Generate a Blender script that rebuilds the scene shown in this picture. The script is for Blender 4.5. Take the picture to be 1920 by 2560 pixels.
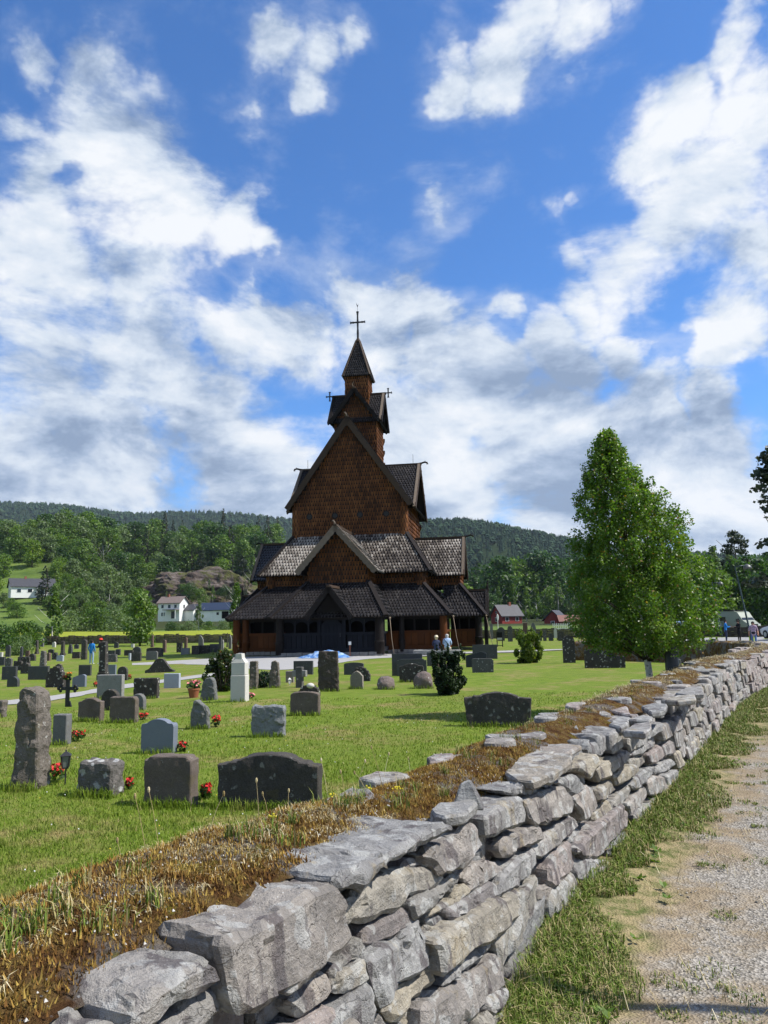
import bpy, bmesh, math, random
import numpy as np
from math import sin, cos, pi, radians, sqrt, atan2
from mathutils import Vector, Matrix, noise as mnoise
for o in list(bpy.data.objects): bpy.data.objects.remove(o)
SC = bpy.context.scene
COL = SC.collection
random.seed(7); RNG = np.random.default_rng(7)

# ------------------------------------------------------------------ camera
EYE = 1.65
PITCH, ROLL = radians(8.35), radians(1.15)
cam = bpy.data.cameras.new('camera'); camo = bpy.data.objects.new('camera', cam); COL.objects.link(camo)
cam.sensor_fit = 'HORIZONTAL'; cam.sensor_width = 36; cam.lens = 36
cam.clip_start = .05; cam.clip_end = 12000
_f = Vector((0, cos(PITCH), sin(PITCH))); _u = Vector((0, -sin(PITCH), cos(PITCH))); _r = Vector((1, 0, 0))
_r2 = _r*cos(ROLL) - _u*sin(ROLL); _u2 = _u*cos(ROLL) + _r*sin(ROLL)
camo.matrix_world = Matrix(((_r2.x, _u2.x, -_f.x, 0), (_r2.y, _u2.y, -_f.y, 0), (_r2.z, _u2.z, -_f.z, EYE), (0, 0, 0, 1)))
SC.camera = camo

# ------------------------------------------------------------------ node helpers
class NT:
    def __init__(s, nt): s.nt = nt; s.n = nt.nodes; s.l = nt.links
    def new(s, t, **k):
        n = s.n.new(t)
        for a, b in k.items(): setattr(n, a, b)
        return n
    def put(s, sock, v):
        if hasattr(v, 'is_output') or isinstance(v, bpy.types.NodeSocket): s.l.new(v, sock)
        elif isinstance(v, (tuple, list)) and len(v) == 3 and sock.type == 'RGBA': sock.default_value = (*v, 1)
        else: sock.default_value = v
    def math(s, op, a, b=0., c=0., clamp=False):
        n = s.new('ShaderNodeMath', operation=op, use_clamp=clamp)
        s.put(n.inputs[0], a); s.put(n.inputs[1], b); s.put(n.inputs[2], c); return n.outputs[0]
    def vmath(s, op, a, b=(0, 0, 0), scale=None):
        n = s.new('ShaderNodeVectorMath', operation=op)
        s.put(n.inputs[0], a); s.put(n.inputs[1], b)
        if scale is not None: s.put(n.inputs['Scale'], scale)
        return n.outputs[1] if op in ('DISTANCE', 'LENGTH', 'DOT_PRODUCT') else n.outputs[0]
    def noise(s, vec, scale, detail=4., rough=.55, dist=0., col=False):
        n = s.new('ShaderNodeTexNoise'); s.put(n.inputs['Vector'], vec); s.put(n.inputs['Scale'], scale)
        n.inputs['Detail'].default_value = detail; n.inputs['Roughness'].default_value = rough; n.inputs['Distortion'].default_value = dist
        return n.outputs['Color'] if col else n.outputs['Fac']
    def voro(s, vec, scale, feature='F1', out='Distance', rand=1.):
        n = s.new('ShaderNodeTexVoronoi', feature=feature); s.put(n.inputs['Vector'], vec); s.put(n.inputs['Scale'], scale)
        n.inputs['Randomness'].default_value = rand
        return n.outputs[out]
    def smooth(s, x, a, b, lo=0., hi=1.):
        n = s.new('ShaderNodeMapRange', interpolation_type='SMOOTHSTEP'); s.put(n.inputs[0], x)
        s.put(n.inputs[1], a); s.put(n.inputs[2], b); s.put(n.inputs[3], lo); s.put(n.inputs[4], hi); return n.outputs[0]
    def mix(s, f, a, b, blend='MIX'):
        n = s.new('ShaderNodeMix', data_type='RGBA', blend_type=blend)
        s.put(n.inputs[0], f); s.put(n.inputs[6], a); s.put(n.inputs[7], b); return n.outputs[2]
    def ramp(s, f, stops, interp='LINEAR'):
        n = s.new('ShaderNodeValToRGB'); n.color_ramp.interpolation = interp; e = n.color_ramp.elements
        while len(e) < len(stops): e.new(.5)
        for k, (p, c) in enumerate(stops): e[k].position = p; e[k].color = (*c, 1) if len(c) == 3 else c
        s.put(n.inputs[0], f); return n.outputs[0]
    def attr(s, name, out='Fac'):
        return s.new('ShaderNodeAttribute', attribute_name=name).outputs[out]
    def bump(s, h, strength=.5, dist=.02, normal=None):
        n = s.new('ShaderNodeBump'); s.put(n.inputs['Height'], h); n.inputs['Strength'].default_value = strength
        n.inputs['Distance'].default_value = dist
        if normal is not None: s.put(n.inputs['Normal'], normal)
        return n.outputs[0]
    def objco(s, rnd=True):
        c = s.new('ShaderNodeTexCoord').outputs['Object']
        if not rnd: return c
        r = s.new('ShaderNodeObjectInfo').outputs['Random']
        k = s.new('ShaderNodeCombineXYZ'); s.put(k.inputs[0], s.math('MULTIPLY', r, 37.)); s.put(k.inputs[1], s.math('MULTIPLY', r, 91.)); s.put(k.inputs[2], s.math('MULTIPLY', r, 53.))
        return s.vmath('ADD', c, k.outputs[0])
    def sep(s, v):
        n = s.new('ShaderNodeSeparateXYZ'); s.put(n.inputs[0], v); return n.outputs
    def comb(s, x, y, z):
        n = s.new('ShaderNodeCombineXYZ'); s.put(n.inputs[0], x); s.put(n.inputs[1], y); s.put(n.inputs[2], z); return n.outputs[0]
    def rnd(s): return s.new('ShaderNodeObjectInfo').outputs['Random']
    def geo(s, o='Position'): return s.new('ShaderNodeNewGeometry').outputs[o]
MATS = {}
def mat(name, fn=None, color=None, rough=.8, spec=.3, metal=0.):
    """procedural Principled material; fn(N, bsdf) may set colour, bump ..."""
    m = bpy.data.materials.new(name); m.use_nodes = True; N = NT(m.node_tree)
    b = m.node_tree.nodes['Principled BSDF']
    b.inputs['Roughness'].default_value = rough; b.inputs['Specular IOR Level'].default_value = spec; b.inputs['Metallic'].default_value = metal
    if color: b.inputs['Base Color'].default_value = (*color, 1)
    if fn:
        r = fn(N, b)
        if r is not None: N.put(b.inputs['Base Color'], r)
    MATS[name] = m; return m

# ------------------------------------------------------------------ world: Nishita sky + procedural clouds
SUN_EL = radians(51); SUN_AZ = radians(-7)      # azimuth counted from +X (right of the view) towards +Y (away)
SD = Vector((cos(SUN_EL)*cos(SUN_AZ), cos(SUN_EL)*sin(SUN_AZ), sin(SUN_EL)))
world = bpy.data.worlds.new('World'); SC.world = world; world.use_nodes = True
W = NT(world.node_tree); W.n.clear()
sky = W.new('ShaderNodeTexSky', sky_type='NISHITA'); sky.sun_disc = False
sky.sun_elevation = SUN_EL; sky.sun_rotation = atan2(SD.x, SD.y)
sky.altitude = 300; sky.air_density = 1.0; sky.dust_density = .25; sky.ozone_density = 3.2
D = W.vmath('NORMALIZE', W.new('ShaderNodeTexCoord').outputs['Generated'])
# clouds: (azimuth deg from +Y to the right, elevation deg, radius deg, weight)
CLOUDS = [(-23.1,37.3,4.2,1) , (-20.6,33.2,7.1,1) , (-24.9,30.4,4.2,0.95) , (-16.4,30.2,5.8,1) , (-12.1,28.6,4.5,1) , (-9.7,27.7,2.9,0.9) , (-25.1,24.7,6.3,1) , (-18.9,25.6,5.2,0.9) , (-27.7,33.7,2.4,0.7) , (-27.8,37.7,2.7,0.9) , (-8.1,39.3,2.8,0.95) , (-4.5,38.4,3.1,0.95) , (-1.9,39.3,2.1,0.8) , (-4.9,36.5,2.0,0.9) , (-9.7,36.3,1.5,0.5) , (-10.0,34.7,1.5,0.45) , (6.3,37.7,3.1,1) , (10.2,38.0,3.8,1) , (12.9,39.9,3.9,1) , (16.3,39.4,3.4,0.8) , (17.3,36.4,2.6,0.8) , (18.3,34.9,1.9,0.6) , (20.0,39.6,2.6,0.6) , (5.1,30.3,2.1,0.62) , (4.6,31.6,1.8,0.55) , (3.8,32.6,1.6,0.5) , (5.6,29.2,1.6,0.5) , (9.4,30.7,1.8,0.45) , (-4.6,28.6,2.2,0.5) , (0.7,25.4,1.4,0.7) , (-4.0,25.2,2.5,0.7) , (-1.5,25.2,2.2,0.6) , (23.5,34.3,4.3,1) , (26.4,35.8,3.7,1) , (28.7,32.6,4.3,1) , (21.8,31.4,4.8,1) , (25.7,29.2,5.8,1) , (22.8,26.6,5.4,1) , (12.1,28.2,2.1,0.62) , (14.0,28.9,2.2,0.66) , (15.8,29.5,2.0,0.62) , (17.9,29.8,2.3,0.62) , (19.7,30.1,2.2,0.7) , (14.7,27.1,1.8,0.4) , (19.2,23.6,5.2,0.95) , (16.2,22.4,3.8,0.85) , (26.5,23.9,5.6,1) , (24.9,20.0,4.5,1) , (15.5,24.6,2.9,0.75) , (-11.4,22.2,5.6,1) , (-7.8,21.5,5.1,1) , (-2.8,24.1,3.1,0.95) , (0.3,22.4,5.4,1) , (4.0,21.4,3.7,1) , (9.3,21.4,2.5,0.85) , (7.6,17.5,5.8,1) , (13.6,18.8,4.8,1) , (18.2,18.6,3.2,0.9) , (-18.7,20.3,8.0,1) , (-25.3,18.3,7.6,1) , (-13.7,16.5,7.0,1) , (1.4,15.2,7.4,1) , (11.9,13.8,7.2,1) , (19.0,14.0,5.5,1) , (24.4,14.5,3.9,1) , (23.6,10.8,5.2,0.95) , (15.9,8.6,7.0,0.95) , (4.2,9.1,7.4,0.95) , (-10.7,9.9,7.3,0.9) , (-20.6,12.4,7.6,0.95) , (-25.7,10.2,6.4,0.9) , (25.0,6.0,5.2,0.8)]
HOLES = [(-23.5,29.9,1.7,1),(-15.7,38.6,3.0,0.8),(1.3,34.7,5.6,0.8),(-1.5,28.9,6.2,0.8),(-12.1,24.3,2.5,0.85),(-7.8,24.8,2.5,0.7),(9.5,26.0,4.6,0.9),(19.0,28.3,1.5,0.3),(22.4,15.0,1.6,0.5),(26.5,15.5,2.8,0.9),(8.9,19.7,2.0,0.6),(-13.8,19.6,1.9,0.6),(-14.5,10.1,2.0,0.7),(20.6,20.7,1.6,0.5),(25.7,34.5,1.1,0.4),(23.3,38.1,2.8,0.8),(2.8,40.7,2.3,0.7),(-12.2,34.3,2.2,0.6),(22.1,18.9,1.3,0.5),(1.5,18.9,1.7,0.3),(-7.2,17.8,1.7,0.4)]
def dirv(az, el): a, e = radians(az), radians(el); return (sin(a)*cos(e), cos(a)*cos(e), sin(e))
sx, sy, sz = W.sep(D)
wob = W.vmath('SCALE', W.vmath('SUBTRACT', W.noise(D, 5.5, 5, .6, col=True), (.5, .5, .5)), scale=.16)
Dw = W.vmath('ADD', D, wob)
acc = None
for az, el, r, wt in CLOUDS:
    d = W.vmath('DISTANCE', Dw, dirv(az, el))
    v = W.smooth(d, 0., radians(r)*1.25, wt, 0.)
    acc = v if acc is None else W.math('MAXIMUM', acc, v)
hol = None
for az, el, r, wt in HOLES:
    v = W.smooth(W.vmath('DISTANCE', Dw, dirv(az, el)), 0., radians(r)*1.2, wt, 0.)
    hol = v if hol is None else W.math('MAXIMUM', hol, v)
acc = W.math('SUBTRACT', acc, W.math('MULTIPLY', hol, .8))
# outside the part of the sky in view the same broken cover simply goes on
gen = W.smooth(W.noise(D, 2.6, 3, .5), .38, .66, 0., .9)
infront = W.smooth(sy, .45, .7)
acc = W.math('ADD', W.math('MULTIPLY', acc, infront), W.math('MULTIPLY', gen, W.math('SUBTRACT', 1., infront)))
cv = W.vmath('MULTIPLY', D, (1., 1., 1.9))
n1 = W.noise(cv, 5.2, 9, .62, .25)
n2 = W.noise(W.vmath('ADD', cv, (.05, .0, .07)), 5.2, 6, .58, .25)
fine = W.noise(cv, 19., 9, .68)
dens = W.math('ADD', acc, W.math('MULTIPLY', W.math('SUBTRACT', n1, .5), 1.75))
dens = W.math('ADD', dens, W.math('MULTIPLY', W.math('SUBTRACT', fine, .5), .5))
dens = W.math('ADD', dens, W.smooth(sz, .18, .36, .36, 0.))
cover = W.smooth(dens, .24, .84)
shade = W.math('ADD', W.math('MULTIPLY', W.math('SUBTRACT', n1, n2), 4.4), W.smooth(W.noise(cv, 3.1, 5, .55), .36, .64), clamp=False)
lowgrey = W.smooth(sz, .06, .50, -.03, .30)
shade = W.math('ADD', W.math('MULTIPLY', shade, .62), W.math('ADD', lowgrey, W.math('MULTIPLY', fine, .22)), clamp=True)
ccol = W.ramp(shade, [(0., (.20, .265, .38)), (.28, (.31, .38, .50)), (.62, (.51, .565, .64)), (1., (.66, .68, .71))])
skyc = W.mix(1., sky.outputs[0], (.055, .095, .137), 'MULTIPLY')
wisp = W.math('MULTIPLY', W.smooth(W.math('ADD', n1, W.math('MULTIPLY', acc, .25)), .46, .80), .42)
final = W.mix(W.math('MAXIMUM', cover, wisp), skyc, ccol)
bg = W.new('ShaderNodeBackground'); W.put(bg.inputs['Color'], final); bg.inputs['Strength'].default_value = 1.0
W.l.new(bg.outputs[0], W.new('ShaderNodeOutputWorld').inputs['Surface'])
world.cycles.sampling_method = 'MANUAL'; world.cycles.sample_map_resolution = 512

# ------------------------------------------------------------------ sun and exposure
sl = bpy.data.lights.new('sun', 'SUN'); sl.energy = 5.0; sl.angle = radians(.53); sl.color = (1., .955, .88)
so = bpy.data.objects.new('sun', sl); COL.objects.link(so); so.rotation_euler = SD.to_track_quat('Z', 'Y').to_euler(); so.location = (30, 0, 60)
SC.view_settings.view_transform = 'Standard'; SC.view_settings.look = 'None'; SC.view_settings.gamma = 1; SC.view_settings.exposure = 0.5
SC.view_settings.use_curve_mapping = False
SC.cycles.max_bounces = 5; SC.cycles.diffuse_bounces = 2; SC.cycles.glossy_bounces = 2; SC.cycles.transmission_bounces = 3; SC.cycles.transparent_max_bounces = 6
SC.cycles.caustics_reflective = False; SC.cycles.caustics_refractive = False
SC.cycles.use_denoising = True; SC.cycles.use_adaptive_sampling = True; SC.cycles.adaptive_threshold = .022

# ------------------------------------------------------------------ object helpers
def tag(o, label=None, cat=None, group=None, kind=None):
    if label: o['label'] = label
    if cat: o['category'] = cat
    if group: o['group'] = group
    if kind: o['kind'] = kind
    return o
def empty(name, loc, rz=0., **k):
    o = bpy.data.objects.new(name, None); COL.objects.link(o); o.location = loc; o.rotation_euler = (0, 0, rz); o.empty_display_size = .2
    return tag(o, **k)
def link(name, me, parent=None, loc=(0, 0, 0), rot=(0, 0, 0), scale=(1, 1, 1)):
    o = bpy.data.objects.new(name, me); COL.objects.link(o); o.parent = parent; o.location = loc; o.rotation_euler = rot; o.scale = scale
    return o
def copy_tree(o, parent=None):
    c = o.copy(); COL.objects.link(c); c.parent = parent
    for ch in list(o.children): copy_tree(ch, c)
    return c
def np_mesh(name, V, F, mats, attrs=None, smooth=False, midx=None):
    """V (n,3); F (m,k) constant k"""
    V = np.asarray(V, np.float32); F = np.asarray(F, np.int32); k = F.shape[1]; m = len(F)
    me = bpy.data.meshes.new(name)
    me.vertices.add(len(V)); me.vertices.foreach_set('co', V.ravel())
    me.loops.add(m*k); me.loops.foreach_set('vertex_index', F.ravel())
    me.polygons.add(m); me.polygons.foreach_set('loop_start', np.arange(0, m*k, k, dtype=np.int32)); me.polygons.foreach_set('loop_total', np.full(m, k, np.int32))
    if midx is not None: me.polygons.foreach_set('material_index', np.asarray(midx, np.int32))
    me.polygons.foreach_set('use_smooth', np.full(m, smooth, bool))
    me.update(calc_edges=True)
    for a, (dom, val) in (attrs or {}).items():
        at = me.attributes.new(a, 'FLOAT', dom); at.data.foreach_set('value', np.asarray(val, np.float32))
    for q in (mats if isinstance(mats, (list, tuple)) else [mats]): me.materials.append(q)
    return me
class MB:
    """collects faces of one piece; build() links them as one mesh object"""
    def __init__(s): s.v = []; s.f = []; s.m = []; s.r = []; s.b = []
    def add(s, vs, fs, m=0, r=None, b=0.):
        o = len(s.v); s.v += [tuple(v) for v in vs]; r = random.random() if r is None else r
        for f in fs: s.f.append(tuple(i+o for i in f)); s.m.append(m); s.r.append(r); s.b.append(b)
        return s
    def box(s, c, d, m=0, rz=0., ry=0., rx=0., taper=(1, 1)):
        x, y, z = d[0]/2, d[1]/2, d[2]/2; tx, ty = taper
        vs = [(-x, -y, -z), (x, -y, -z), (x, y, -z), (-x, y, -z), (-x*tx, -y*ty, z), (x*tx, -y*ty, z), (x*tx, y*ty, z), (-x*tx, y*ty, z)]
        R = Matrix.Rotation(rz, 3, 'Z') @ Matrix.Rotation(ry, 3, 'Y') @ Matrix.Rotation(rx, 3, 'X')
        vs = [tuple(R @ Vector(v) + Vector(c)) for v in vs]
        return s.add(vs, [(3, 2, 1, 0), (4, 5, 6, 7), (0, 1, 5, 4), (1, 2, 6, 5), (2, 3, 7, 6), (3, 0, 4, 7)], m)
    def beam(s, a, b, w, h, m=0, up=(0, 0, 1)):
        a, b = Vector(a), Vector(b); t = (b-a).normalized(); u = Vector(up); sd = t.cross(u)
        if sd.length < 1e-4: sd = t.cross(Vector((1, 0, 0)))
        sd.normalize(); u = sd.cross(t)
        vs = [p + sd*(i*w/2) + u*(j*h/2) for p in (a, b) for i, j in ((-1, -1), (1, -1), (1, 1), (-1, 1))]
        return s.add(vs, [(0, 1, 2, 3), (7, 6, 5, 4), (0, 4, 5, 1), (1, 5, 6, 2), (2, 6, 7, 3), (3, 7, 4, 0)], m)
    def prism(s, poly, a, b, ax='y', m=0):
        """poly of 2D points extruded from a to b along axis ax"""
        def P(p, t): return {'y': (p[0], t, p[1]), 'x': (t, p[0], p[1]), 'z': (p[0], p[1], t)}[ax]
        n = len(poly); vs = [P(p, a) for p in poly] + [P(p, b) for p in poly]
        fs = [tuple(range(n))[::-1] if ax != 'y' else tuple(range(n)), tuple(range(n, 2*n)) if ax != 'y' else tuple(range(n, 2*n))[::-1]]
        fs += [(i, (i+1) % n, n+(i+1) % n, n+i) if ax != 'y' else ((i+1) % n, i, n+i, n+(i+1) % n) for i in range(n)]
        return s.add(vs, fs, m)
    def tube(s, pts, rad, n=8, m=0, cap=True):
        pts = [Vector(p) for p in pts]; vs = []; fs = []
        if not isinstance(rad, (list, tuple)): rad = [rad]*len(pts)
        ref = None
        for i, p in enumerate(pts):
            t = (pts[min(i+1, len(pts)-1)] - pts[max(i-1, 0)]).normalized()
            if ref is None: ref = Vector((1, 0, 0)) if abs(t.x) < .8 else Vector((0, 1, 0))
            a = (ref - t*ref.dot(t)).normalized(); b = t.cross(a); ref = a
            vs += [p + (a*cos(2*pi*k/n) + b*sin(2*pi*k/n))*rad[i] for k in range(n)]
        for i in range(len(pts)-1):
            fs += [(i*n+k, i*n+(k+1) % n, (i+1)*n+(k+1) % n, (i+1)*n+k) for k in range(n)]
        if cap: fs += [tuple(range(n))[::-1], tuple(range((len(pts)-1)*n, len(pts)*n))]
        return s.add(vs, fs, m)
    def lathe(s, prof, c=(0, 0, 0), n=12, m=0):
        vs = []; fs = []
        for r, z in prof: vs += [(c[0]+r*cos(2*pi*k/n), c[1]+r*sin(2*pi*k/n), c[2]+z) for k in range(n)]
        for i in range(len(prof)-1): fs += [(i*n+k, i*n+(k+1) % n, (i+1)*n+(k+1) % n, (i+1)*n+k) for k in range(n)]
        fs += [tuple(range(n))[::-1], tuple(range((len(prof)-1)*n, len(prof)*n))]
        return s.add(vs, fs, m)
    def ball(s, c, r, n=8, m=0, sq=(1, 1, 1)):
        prof = [(max(1e-3, sin(pi*k/n)), -cos(pi*k/n)) for k in range(n+1)]
        vs = []; fs = []; k2 = n+2
        for a, z in prof: vs += [(c[0]+r*sq[0]*a*cos(2*pi*k/k2), c[1]+r*sq[1]*a*sin(2*pi*k/k2), c[2]+r*sq[2]*z) for k in range(k2)]
        for i in range(n): fs += [(i*k2+k, i*k2+(k+1) % k2, (i+1)*k2+(k+1) % k2, (i+1)*k2+k) for k in range(k2)]
        return s.add(vs, fs, m)
    def mesh(s, name, mats, smooth=False, sharp=None):
        me = bpy.data.meshes.new(name); me.from_pydata(s.v, [], s.f)
        for q in (mats if isinstance(mats, (list, tuple)) else [mats]): me.materials.append(q)
        me.polygons.foreach_set('material_index', s.m)
        at = me.attributes.new('rnd', 'FLOAT', 'FACE'); at.data.foreach_set('value', s.r)
        if any(s.b): at = me.attributes.new('band', 'FLOAT', 'FACE'); at.data.foreach_set('value', s.b)
        if smooth: me.polygons.foreach_set('use_smooth', [True]*len(s.f))
        me.update()
        if sharp: me.set_sharp_from_angle(angle=radians(sharp))
        return me
    def build(s, name, mats, parent=None, loc=(0, 0, 0), rz=0., smooth=False, sharp=None, bevel=0., **k):
        o = link(name, s.mesh(name, mats, smooth, sharp), parent, loc, (0, 0, rz))
        if bevel:
            bm = bmesh.new(); bm.from_mesh(o.data); bmesh.ops.bevel(bm, geom=bm.edges[:], offset=bevel, segments=1, affect='EDGES', clamp_overlap=True); bm.to_mesh(o.data); bm.free()
        return tag(o, **k)
def sstep(x, a, b):
    t = np.clip((x-a)/(b-a), 0, 1); return t*t*(3-2*t)
# ================================================================== terrain
WPTS = [(-1.9,-2.2),(-1.25,-.6),(-.62,.95),(-.18,2.05),(0.46,3.47),(1.08,4.8),(1.75,6.0),(2.93,8.08),(4.85,11.6),(6.4,14.4),(8.3,17.55),(10.3,20.6),(12.0,23.6),(13.2,26.6),(13.7,29.6),(13.2,32.6),(11.6,35.2),(9,37.5)]
def _dense(P, n=24):
    P = np.array(P, float); out = []
    for i in range(len(P)-1):
        p0, p1, p2, p3 = P[max(i-1, 0)], P[i], P[i+1], P[min(i+2, len(P)-1)]
        for t in np.linspace(0, 1, n, endpoint=False):
            out.append(.5*((2*p1)+(-p0+p2)*t+(2*p0-5*p1+4*p2-p3)*t*t+(-p0+3*p1-3*p2+p3)*t**3))
    out.append(P[-1]); return np.array(out)
WC = _dense(WPTS); WS = np.concatenate([[0], np.cumsum(np.linalg.norm(np.diff(WC, axis=0), axis=1))])
def wpos(s): return np.array([np.interp(s, WS, WC[:, 0]), np.interp(s, WS, WC[:, 1])])
def wtan(s): d = wpos(s+.03)-wpos(s-.03); return d/np.linalg.norm(d)
def wall_side(x, y):
    """signed distance to the outer line of the churchyard wall, positive on the path side"""
    x = np.asarray(x, float); y = np.asarray(y, float); sh = x.shape; P = np.stack([x.ravel(), y.ravel()], 1); res = np.empty(len(P))
    A = WC[::4]
    for a in range(0, len(P), 20000):
        q = P[a:a+20000]; d2 = ((q[:, None, :]-A[None])**2).sum(2); i = np.clip(d2.argmin(1), 1, len(A)-2)
        t = A[i+1]-A[i-1]; n = np.stack([t[:, 1], -t[:, 0]], 1); n /= np.linalg.norm(n, axis=1)[:, None]
        sd = ((q-A[i])*n).sum(1); res[a:a+20000] = np.where(sd > 0, 1, -1)*np.sqrt(d2.min(1))
    return res.reshape(sh)
KL = np.array([(-60, 0), (6, 0), (48, -.55), (60, -.6), (88, 0), (100, .8), (170, 1.5), (200, 3), (228, 8), (250, 13), (300, 29), (330, 38), (400, 45), (520, 50), (900, 52)], float)
KR = np.array([(-60, 0), (6, 0), (46, -.22), (60, -.24), (88, -.15), (130, .4), (300, 3), (520, 9), (900, 30)], float)
def gz(x, y):
    x = np.asarray(x, float); y = np.asarray(y, float)
    q = x/np.maximum(y, 20)
    ye = np.where(y > 100, y-55*sstep(q, -.43, -.30)*sstep(y, 130, 200), y)
    zl = np.interp(ye, KL[:, 0], KL[:, 1]); zr = np.interp(y, KR[:, 0], KR[:, 1])
    k = np.where(y < 95, sstep(q, -.36, -.12), sstep(q, -.14, .0)*sstep(y, 95, 140)+sstep(q, -.36, -.12)*(1-sstep(y, 95, 140)))
    z = zl*(1-k)+zr*k
    # the path side stays level with the road
    r = sstep(x-(.45*y+1.2), 0., 3.)*sstep(y, 0, 8)
    z = np.where(y < 75, z*(1-r)+.0*r, z)
    return z + .025*np.sin(x*.8+1.3)*np.sin(y*.6)*sstep(y, 3, 10)
def gzf(x, y): return float(gz(np.array([x]), np.array([y]))[0])

def f_lawn(N, b):
    co = N.geo(); lawn, field, forest = N.attr('lawn'), N.attr('field'), N.attr('forest')
    n1 = N.noise(co, .55, 5, .6); n2 = N.noise(co, 3.2, 5, .65); n3 = N.noise(co, 40., 4, .7)
    g = N.ramp(n2, [(.25, (.090, .140, .014)), (.5, (.140, .200, .022)), (.75, (.195, .228, .038))])
    dry = N.math('MULTIPLY', N.smooth(n1, .47, .64), N.smooth(n2, .32, .66))
    g = N.mix(N.math('MULTIPLY', N.smooth(N.noise(co, .16, 4, .6), .42, .62), .3), g, (.15, .17, .04))
    g = N.mix(dry, g, (.26, .205, .085))
    g = N.mix(N.math('MULTIPLY', N.smooth(n3, .35, .7), .35), g, (.03, .055, .008))
    meadow = N.ramp(N.noise(co, .12, 6, .65), [(.3, (.055, .095, .018)), (.55, (.10, .15, .03)), (.75, (.15, .18, .045))])
    g = N.mix(N.math('SUBTRACT', 1., lawn), g, meadow)
    fl = N.ramp(N.noise(N.vmath('MULTIPLY', co, (.25, 1, 1)), .25, 4), [(.3, (.19, .235, .02)), (.7, (.26, .275, .03))])
    g = N.mix(field, g, fl)
    g = N.mix(forest, g, (.035, .045, .015))
    N.put(b.inputs['Normal'], N.bump(N.math('ADD', n3, N.math('MULTIPLY', n2, .6)), .55, .05))
    return g
mat('lawn', f_lawn, rough=.9, spec=.1)
def grid_axis(brk):
    out = []
    for a, b_, st in brk: out += list(np.arange(a, b_, st))
    return np.array(out+[brk[-1][1]])
gx = grid_axis([(-900, -300, 40), (-300, -60, 6), (-60, -12, 1.2), (-12, 16, .35), (16, 70, 1.5), (70, 300, 8), (300, 900, 40)])
gy = grid_axis([(-60, -4, 4), (-4, 18, .35), (18, 70, .9), (70, 120, 2), (120, 420, 6), (420, 900, 30)])
GX, GY = np.meshgrid(gx, gy); GZ = gz(GX, GY)
GZ = GZ - .03*sstep(wall_side(GX, GY), -.6, .2)*(GY < 60)     # under the path sheet
nx, ny = len(gx), len(gy)
idx = np.arange(nx*ny).reshape(ny, nx)
Fq = np.stack([idx[:-1, :-1], idx[:-1, 1:], idx[1:, 1:], idx[1:, :-1]], -1).reshape(-1, 4)
ws = np.where(GY < 60, wall_side(GX, np.minimum(GY, 60)), -9)
lawn_w = 1-sstep(GY, 86, 92)
field_w = sstep(GY, 97, 103)*(1-sstep(GY, 165, 190))*(1-sstep(GX/GY, -.18, -.12))
field_w = np.maximum(field_w, .55*sstep(GY, 95, 100)*(1-sstep(GY, 118, 124))*sstep(GX/GY, .05, .1))
forest_w = sstep(GY, 205, 240)*sstep(GX/GY, -.47, -.40)*(1-sstep(GX/GY, -.12, 0))
forest_w = np.maximum(forest_w, sstep(GY, 150, 170)*sstep(GX/GY, 0, .1))
me = np_mesh('ground', np.stack([GX, GY, GZ], -1).reshape(-1, 3), Fq, MATS['lawn'], {'lawn': ('POINT', lawn_w.ravel()), 'field': ('POINT', field_w.ravel()), 'forest': ('POINT', forest_w.ravel())}, smooth=True)
ground = tag(link('ground', me), 'green churchyard lawn rolling out to fields and hill slopes', 'ground', kind='structure')

# ---- gravel road outside the wall
def f_gravel(N, b):
    co = N.geo(); v = N.attr('verge'); far = N.attr('far')
    peb = N.voro(co, 70., 'F1', 'Color'); ped = N.voro(co, 70.)
    pv = N.sep(peb)[0]
    g = N.ramp(pv, [(0., (.13, .118, .10)), (.5, (.23, .21, .18)), (1., (.36, .335, .295))])
    n = N.noise(co, 2.2, 5, .6); n2 = N.noise(co, 9., 5, .65)
    dirt = N.ramp(n2, [(.3, (.165, .125, .08)), (.7, (.30, .24, .16))])
    g = N.mix(N.smooth(N.math('ADD', n, N.math('MULTIPLY', v, .25)), .44, .66), g, dirt)
    gr = N.mix(N.smooth(n2, .33, .6), (.075, .095, .022), (.26, .21, .11))
    m = N.smooth(N.math('ADD', N.math('MULTIPLY', v, 1.0), N.math('MULTIPLY', N.math('SUBTRACT', n, .5), 1.1)), .45, .8)
    g = N.mix(m, g, gr)
    g = N.mix(far, g, N.mix(n2, (.25, .245, .24), (.31, .305, .30)))
    N.put(b.inputs['Normal'], N.bump(N.math('ADD', ped, N.math('MULTIPLY', n2, 1.5)), .8, .012))
    return g
mat('gravel', f_gravel, rough=.9, spec=.2)
px_ = grid_axis([(-4, 8, .12), (8, 22, .35), (22, 80, 3)]); py_ = grid_axis([(-4, 9, .12), (9, 24, .3), (24, 74, 1.2)])
PX, PY = np.meshgrid(px_, py_); PS = wall_side(PX, PY)
PZ = gz(PX, PY)
for j in range(PZ.shape[0]):
    for i in range(PZ.shape[1]):
        if PX[j, i] < 9 and PY[j, i] < 10: PZ[j, i] += .035*mnoise.noise((PX[j, i]*1.4, PY[j, i]*1.4, 3.)) + .012*mnoise.noise((PX[j, i]*6, PY[j, i]*6, 7.))
PZ += .05*(1-sstep(PS, 0., .55))+.012
idx = np.arange(PX.size).reshape(PX.shape); Fp = np.stack([idx[:-1, :-1], idx[:-1, 1:], idx[1:, 1:], idx[1:, :-1]], -1).reshape(-1, 4)
keep = (PS.ravel()[Fp] > -.32).all(1) & ((PX.ravel()[Fp] > .3*PY.ravel()[Fp]-2.2).all(1)) & (PY.ravel()[Fp] < 36).all(1)
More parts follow.
